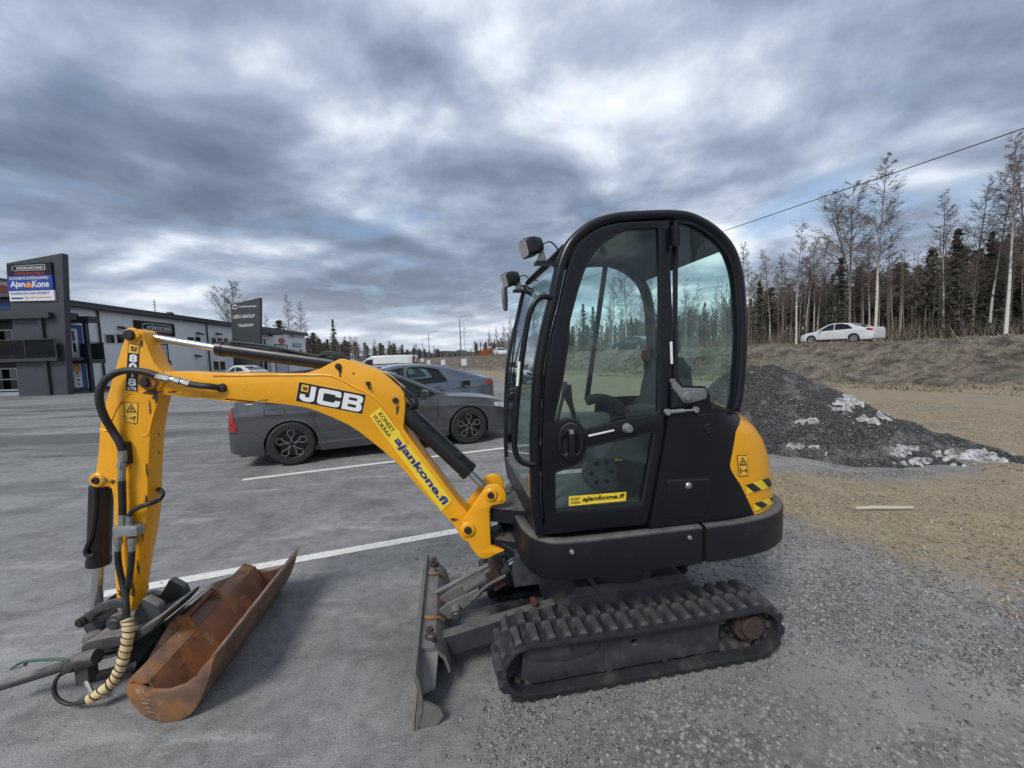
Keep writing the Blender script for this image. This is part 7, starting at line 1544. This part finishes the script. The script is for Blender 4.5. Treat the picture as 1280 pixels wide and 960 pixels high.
M_need = pmat('pine needles', (.115, .105, .074), .8, var=.4, vscale=1.2); M_need2 = pmat('spruce needles', (.088, .088, .062), .8, var=.4, vscale=1.2)
def bare_tree(seed, h, kind, r0=None, first=.34, nprim=38, spread=.17, fork=False):
    rs = random.Random(seed); tr, br = MB(), MB(); r0 = r0 or h*.0085
    def path(p, d_, L, n, wob, up):
        P = [Vector(p)]; d_ = Vector(d_).normalized()
        for i in range(n):
            d_ = (d_+Vector((rs.gauss(0, wob), rs.gauss(0, wob), rs.gauss(0, wob)+up))).normalized(); P.append(P[-1]+d_*(L/n))
        return P, d_
    stems = []
    main, _ = path((0, 0, -.1), (rs.gauss(0, .012), rs.gauss(0, .012), 1), h, 14, .016, .10); stems.append((main, r0, first))
    tr.tube(main, [r0*(1-.93*(i/14)**.85)+.004 for i in range(15)], 8)
    if fork:
        for _k in range(2):
            b0 = main[6]; s2, _ = path(b0, (rs.choice((-1, 1))*.30, rs.gauss(0, .2), 1), h*.50, 9, .03, .06); tr.tube(s2, [r0*.52*(1-.9*i/9)+.004 for i in range(10)], 6); stems.append((s2, r0*.5, .05))
    for stem, rr_, f0 in stems:
        br.tube(stem, [max(.003, rr_*.6*(1-.95*i/(len(stem)-1))) for i in range(len(stem))], 3, False)
        n_ = len(stem)-1; Ls = (stem[-1]-stem[0]).length; np_ = int(nprim*Ls/h)
        for i in range(np_):
            f = f0+(1-f0)*((i+rs.random())/np_)**.92; k = min(n_-1, int(f*n_)); p = stem[k].lerp(stem[k+1], f*n_-k); a = rs.random()*2*PI
            L = h*spread*(1.05-.85*max(0, (f-.45)/.55))*rs.uniform(.65, 1.25)*(1 if f > .42 else rs.uniform(.5, 1)); el = .75+.5*f
            P1, d1 = path(p, (math.cos(a), math.sin(a), el), L, 5, .09, .05); rb = max(.008, r0*.22*(1.1-f)); br.tube(P1, [rb*(1-.8*j/5)+.0035 for j in range(6)], 4, False)
            for j in range(8):
                g_ = .25+.75*rs.random(); q = P1[min(4, int(g_*5))].lerp(P1[min(5, int(g_*5)+1)], .5); b_ = a+rs.choice((-1, 1))*rs.uniform(.4, 1.1)
                P2, d2 = path(q, (math.cos(b_), math.sin(b_), rs.uniform(.2, 1.1)), L*.42*rs.uniform(.5, 1.2), 3, .14, -.02 if kind == 'birch' else .06); br.tube(P2, [.010, .0085, .007, .005], 3, False)
                for l in range(5):
                    q2 = P2[rs.randint(1, 3)]; c_ = b_+rs.uniform(-1.2, 1.2)
                    P3, _ = path(q2, (math.cos(c_), math.sin(c_), rs.uniform(-.3, .9)), L*.24*rs.uniform(.5, 1.3), 2, .2, -.14 if kind == 'birch' else .03); br.tube(P3, [.0075, .0062, .005], 3, False)
    return tr.mesh('trunk', M_birch if kind == 'birch' else M_asp, 60, False), br.mesh('branches', M_twig if kind == 'birch' else M_twig2, 0, False)
def conifer(seed, h, kind):
    rs = random.Random(seed); tr, cr = MB(), MB(); r0 = h*.011; c0 = .34 if kind == 'pine' else .06
    P = [Vector((rs.gauss(0, .02)*i*.3, rs.gauss(0, .02)*i*.3, h*i/10-.1)) for i in range(11)]; tr.tube(P, [r0*(1-.92*i/10)+.01 for i in range(11)], 7)
    for k in range(6):
        z = h*rs.uniform(.12, c0+.05); a = rs.random()*6.28; tr.tube([(0, 0, z), (math.cos(a)*.5, math.sin(a)*.5, z+.05)], [.02, .008], 4)
    nw = int(h*(2.6 if kind == 'pine' else 3.4)); vs, fs = [], []
    for i in range(nw):
        f = c0+(1-c0)*(i+rs.random()*.6)/nw; z = h*f; prof = (1-f)/(1-c0)
        Lb = h*((.16*min(1, 2.6*prof)**.8*(1 if f > c0+.1 else .7)) if kind == 'pine' else .17*prof**.85)+.10
        for j in range(6):
            a = rs.random()*2*PI; L = Lb*rs.uniform(.6, 1.15); dz = rs.uniform(-.1, .35) if kind == 'pine' else rs.uniform(-.38, -.05)
            tr_n = 6 if kind == 'pine' else 7
            for k in range(tr_n):
                g_ = (k+.6)/tr_n; c_ = Vector((math.cos(a)*L*g_, math.sin(a)*L*g_, z+dz*L*g_+rs.gauss(0, .05))); s_ = (.30 if kind == 'pine' else .24)*(1.15-.5*g_)*rs.uniform(.6, 1.3)*(h/10)**.5
                for m_ in range(2):
                    u = Vector((rs.gauss(0, 1), rs.gauss(0, 1), rs.gauss(0, .6))).normalized(); w_ = Vector((rs.gauss(0, 1), rs.gauss(0, 1), rs.gauss(0, .7) - (.3 if kind != 'pine' else 0))).normalized()
                    o = len(vs); vs += [tuple(c_-u*s_*.5), tuple(c_+u*s_*.5+w_*s_*.15), tuple(c_+w_*s_*.95)]; fs.append((o, o+1, o+2))
    cr.v, cr.f = vs, fs
    return tr.mesh('trunk', M_pbark, 60, False), cr.mesh('crown', M_need if kind == 'pine' else M_need2, 0, False)
BT = [bare_tree(s, 14., 'birch', nprim=n_, spread=sp) for s, n_, sp in ((1, 62, .155), (2, 56, .175), (3, 54, .15), (4, 64, .14))]
AT = [bare_tree(11, 13., 'aspen', nprim=44, spread=.22, fork=True), bare_tree(12, 12., 'aspen', nprim=46, spread=.19, first=.25)]
THIN = [bare_tree(s, 10., 'aspen', r0=.085, nprim=16, spread=.12, first=.4) for s in (21, 22, 23)]
PT = [conifer(s, 10., 'pine') for s in (31, 32, 33, 34)]; SPT = [conifer(s, 10., 'spruce') for s in (41, 42)]
rs = random.Random(77)
def plant(name, label, cat, protos, P, h, ph, parts, group=None, fat=1.):
    me = protos[rs.randrange(len(protos))]; root = empty(name, (P[0], P[1], P[2]), rs.random()*6.28); tag(root, label, cat, group); s_ = h/ph
    root.scale = (s_*fat, s_*fat, s_)
    for nm, m_ in zip(parts, me): link(nm, m_, root)
    return root
def on_road_side(px, d_):
    """point on the ray column px at embankment distance d"""
    r_ = ray(px, 440); k = d_/(.889*r_[0]+.457*r_[1]); x, y = r_[0]*k, r_[1]*k; return (x, y, terrain(x, y))
def top_h(px, topy, P): return atY(px, topy, P[1])[2]-P[2]
TP = ('trunk', 'branches'); CP = ('trunk', 'crown')
for px, ty, d_, kind, lab in ((995, 284, 35, 'b', 'slim birch with a bright white trunk left of the white saloon'), (1007, 300, 41, 'b', None), (1017, 304, 43, 'b', None), (1021, 306, 44, 'b', None), (1061, 229, 36.5, 'a', 'broad bare tree with forked grey brown stem right above the white saloon'), (1093, 198, 36.5, 'b', 'tallest slender birch rising behind the rear of the white saloon'), (1086, 290, 40, 'b', None), (1078, 300, 42, 'b', None), (1178, 240, 38, 'b', 'leaning birch with pale lower trunk in front of the pines'), (1164, 320, 40, 't', None), (1214, 214, 38, 'a', 'dark stemmed bare tree with upswept limbs between two birches'), (1236, 228, 38, 'b', 'birch with reddish twigs beside the dark stemmed tree'), (1256, 168, 35, 'b', 'large birch with a thick white trunk at the top of the bank'), (1280, 190, 37, 'b', 'tall birch with dense twigs behind the thick trunked birch'), (1330, 180, 37, 'b', 'bare birch on the bank beyond the thick trunked birch'), (928, 304, 44, 'b', 'thin bare birch showing just behind the cab'), (962, 312, 46, 'b', None), (975, 318, 47, 'b', None), (1140, 310, 45, 't', None), (1125, 318, 45, 'b', None), (1200, 300, 46, 't', None),
                        (783, 322, 43, 'b', 'birch seen through the cab door window'), (808, 338, 44, 'b', None), (766, 345, 46, 'b', None), (862, 372, 49, 'b', None), (897, 376, 50, 'b', None), (660, 390, 46, 'b', None), (640, 396, 47, 'b', None), (648, 388, 48, 'b', None), (655, 398, 50, 'b', None), (632, 405, 48, 'b', None), (622, 408, 50, 'b', None), (612, 412, 49, 'b', None), (668, 380, 48, 'b', None), (690, 375, 47, 'b', None), (705, 372, 49, 'b', None), (582, 402, 60, 't', None), (598, 424, 66, 't', None)):
    P = on_road_side(px, d_+4.5); h = top_h(px, ty, P)
    plant('birch_tree' if kind == 'b' else 'bare_tree', lab or 'thin bare birch among the trees edging the wood behind the road', 'tree', {'b': BT, 'a': AT, 't': THIN}[kind], P, h, {'b': 14., 'a': 13., 't': 10.}[kind], TP, None if lab else 'bare trees edging the wood')
# the wood itself: pines in depth, thin bare stems between
cnt = 0
while cnt < 250:
    px = rs.uniform(655, 1420) if rs.random() < .88 else rs.uniform(590, 700); d_ = 48+34*rs.random()**1.1
    P = on_road_side(px, d_)
    if P[1] > 260: continue
    h = rs.uniform(6.2, 7.5)*(1+.06*(d_-45)/10)
    if 1140 < px: h *= 1.06
    if px < 930: h *= .74
    plant('pine_tree', 'dark pine in the dense wood behind the embankment road', 'tree', PT if rs.random() < .72 else SPT, P, h, 10., CP, 'pines of the wood behind the road', 1.15); cnt += 1
for k in range(240):
    px = rs.uniform(640, 1400); d_ = 43+16*rs.random(); P = on_road_side(px, d_)
    plant('bare_tree', 'thin bare stem among the dark pines of the wood', 'tree', THIN, P, rs.uniform(6, 9.5), 10., TP, 'bare stems in the wood')
for px, d_, h in ((948, 43, 7.), (1048, 42, 7.6), (1232, 43, 7.4), (730, 40, 8.), (668, 42, 7.5), (742, 41, 7.4), (1190, 42, 8.0)):
    P = on_road_side(px, d_); plant('spruce_tree', 'spruce with a pointed crown at the front of the wood', 'tree', SPT, P, h, 10., CP, 'spruces at the front of the wood', 1.2)
# far tree line beyond the parked cars and by the hall
P = atY(419, 450, 140.); P = (P[0], P[1], 0); plant('spruce_tree', 'lone tall spruce standing above the far tree line', 'tree', SPT, P, top_h(419, 399, P), 10., CP, None, .95)
for px, Yd, ty, lab in ((393, 76., 416, 'dark pine at the far corner of the industrial hall'), (352, 92., 400, 'dark pine showing over the roof of the industrial hall')):
    P = atY(px, 452, Yd); P = (P[0], P[1], 0); plant('pine_tree', lab, 'tree', PT, P, top_h(px, ty, P), 10., CP, None, 1.5)
for px, Yd, ty, lab, pr_ in ((298, 74., 352, 'broad bare tree rising behind the grey sign pylon', AT), (366, 84., 370, 'tall bare birch behind the far end of the hall', BT), (378, 86., 378, 'second bare birch behind the far end of the hall', BT), (337, 95., 395, 'small bare birch beyond the hall roof', BT)):
    P = atY(px, 452, Yd); P = (P[0], P[1], 0); plant('bare_tree', lab, 'tree', pr_, P, top_h(px, ty, P), 14. if pr_ is BT else 13., TP)
for k in range(170):
    px = rs.uniform(384, 606); Yd = rs.uniform(150, 270); P = atY(px, 452, Yd); P = (P[0], P[1], 0)
    ty = float(np.interp(px, [384, 400, 440, 480, 520, 560, 606], [424, 425, 428, 431, 436, 440, 441]))+rs.uniform(-3.5, 6)
    h = max(3, top_h(px, ty, P))
    if rs.random() < .42: plant('pine_tree', 'dark conifer in the far tree line beyond the cars', 'tree', PT, P, h, 10., CP, 'far tree line conifers', 1.5)
    else: plant('bare_tree', 'bare brown tree in the far tree line beyond the cars', 'tree', BT[:2]+THIN, P, h*1.03, 12., TP, 'far tree line bare trees', 1.3)
# the rest of the wood farther back, too dense to pick apart
me_v, me_f = [], []
def stand(n, dlo, dhi, lo, hi):
    for k in range(n):
        px = rs.uniform(600, 1500); d_ = rs.uniform(dlo, dhi); P = on_road_side(px, d_)
        if P[1] > 300: continue
        h = rs.uniform(lo, hi); w_ = rs.uniform(.9, 1.5)
        for j in range(34):
            f = rs.random(); a = rs.random()*6.28; r_ = w_*(1.05-f)*rs.random()**.5; z = P[2]+h*(.12+.88*f); x, y = P[0]+r_*math.cos(a), P[1]+r_*math.sin(a); s_ = rs.uniform(.35, .8)
            o = len(me_v); b_ = rs.random()*6.28; me_v.extend([(x-s_*.5*math.cos(b_), y-s_*.5*math.sin(b_), z+rs.uniform(-.2, .2)), (x+s_*.5*math.cos(b_), y+s_*.5*math.sin(b_), z+rs.uniform(-.2, .2)), (x+rs.uniform(-.2, .2), y, z+s_*1.1)]); me_f.append((o, o+1, o+2))
        o = len(me_v); me_v.extend([(P[0]-.08, P[1], P[2]-.2), (P[0]+.08, P[1], P[2]-.2), (P[0]+.02, P[1]+.08, P[2]+h), (P[0], P[1]-.1, P[2]-.2)]); me_f.extend([(o, o+1, o+2), (o+1, o+3, o+2), (o+3, o, o+2)])
stand(900, 72, 125, 6.5, 9.5)
mb = MB(); mb.v, mb.f = me_v, me_f; mb.build('deep_wood', pmat('deep wood', (.125, .112, .09), .85, var=.4, vscale=.5), None, 0, weld=False, kind='stuff')
# undergrowth that closes the foot of the wood
pts = []
while len(pts) < 26000:
    px = rs.uniform(585, 1420); d_ = 40+30*rs.random(); P = on_road_side(px, d_)
    if P[1] < 150: pts.append((P[0], P[1], P[2]))
blades('undergrowth', np.array(pts), 1.25, (.6, 1.5), [M_twig2, M_gb[3], M_pbark, M_need], [.35, .1, .45, .1], 21, w=.020)
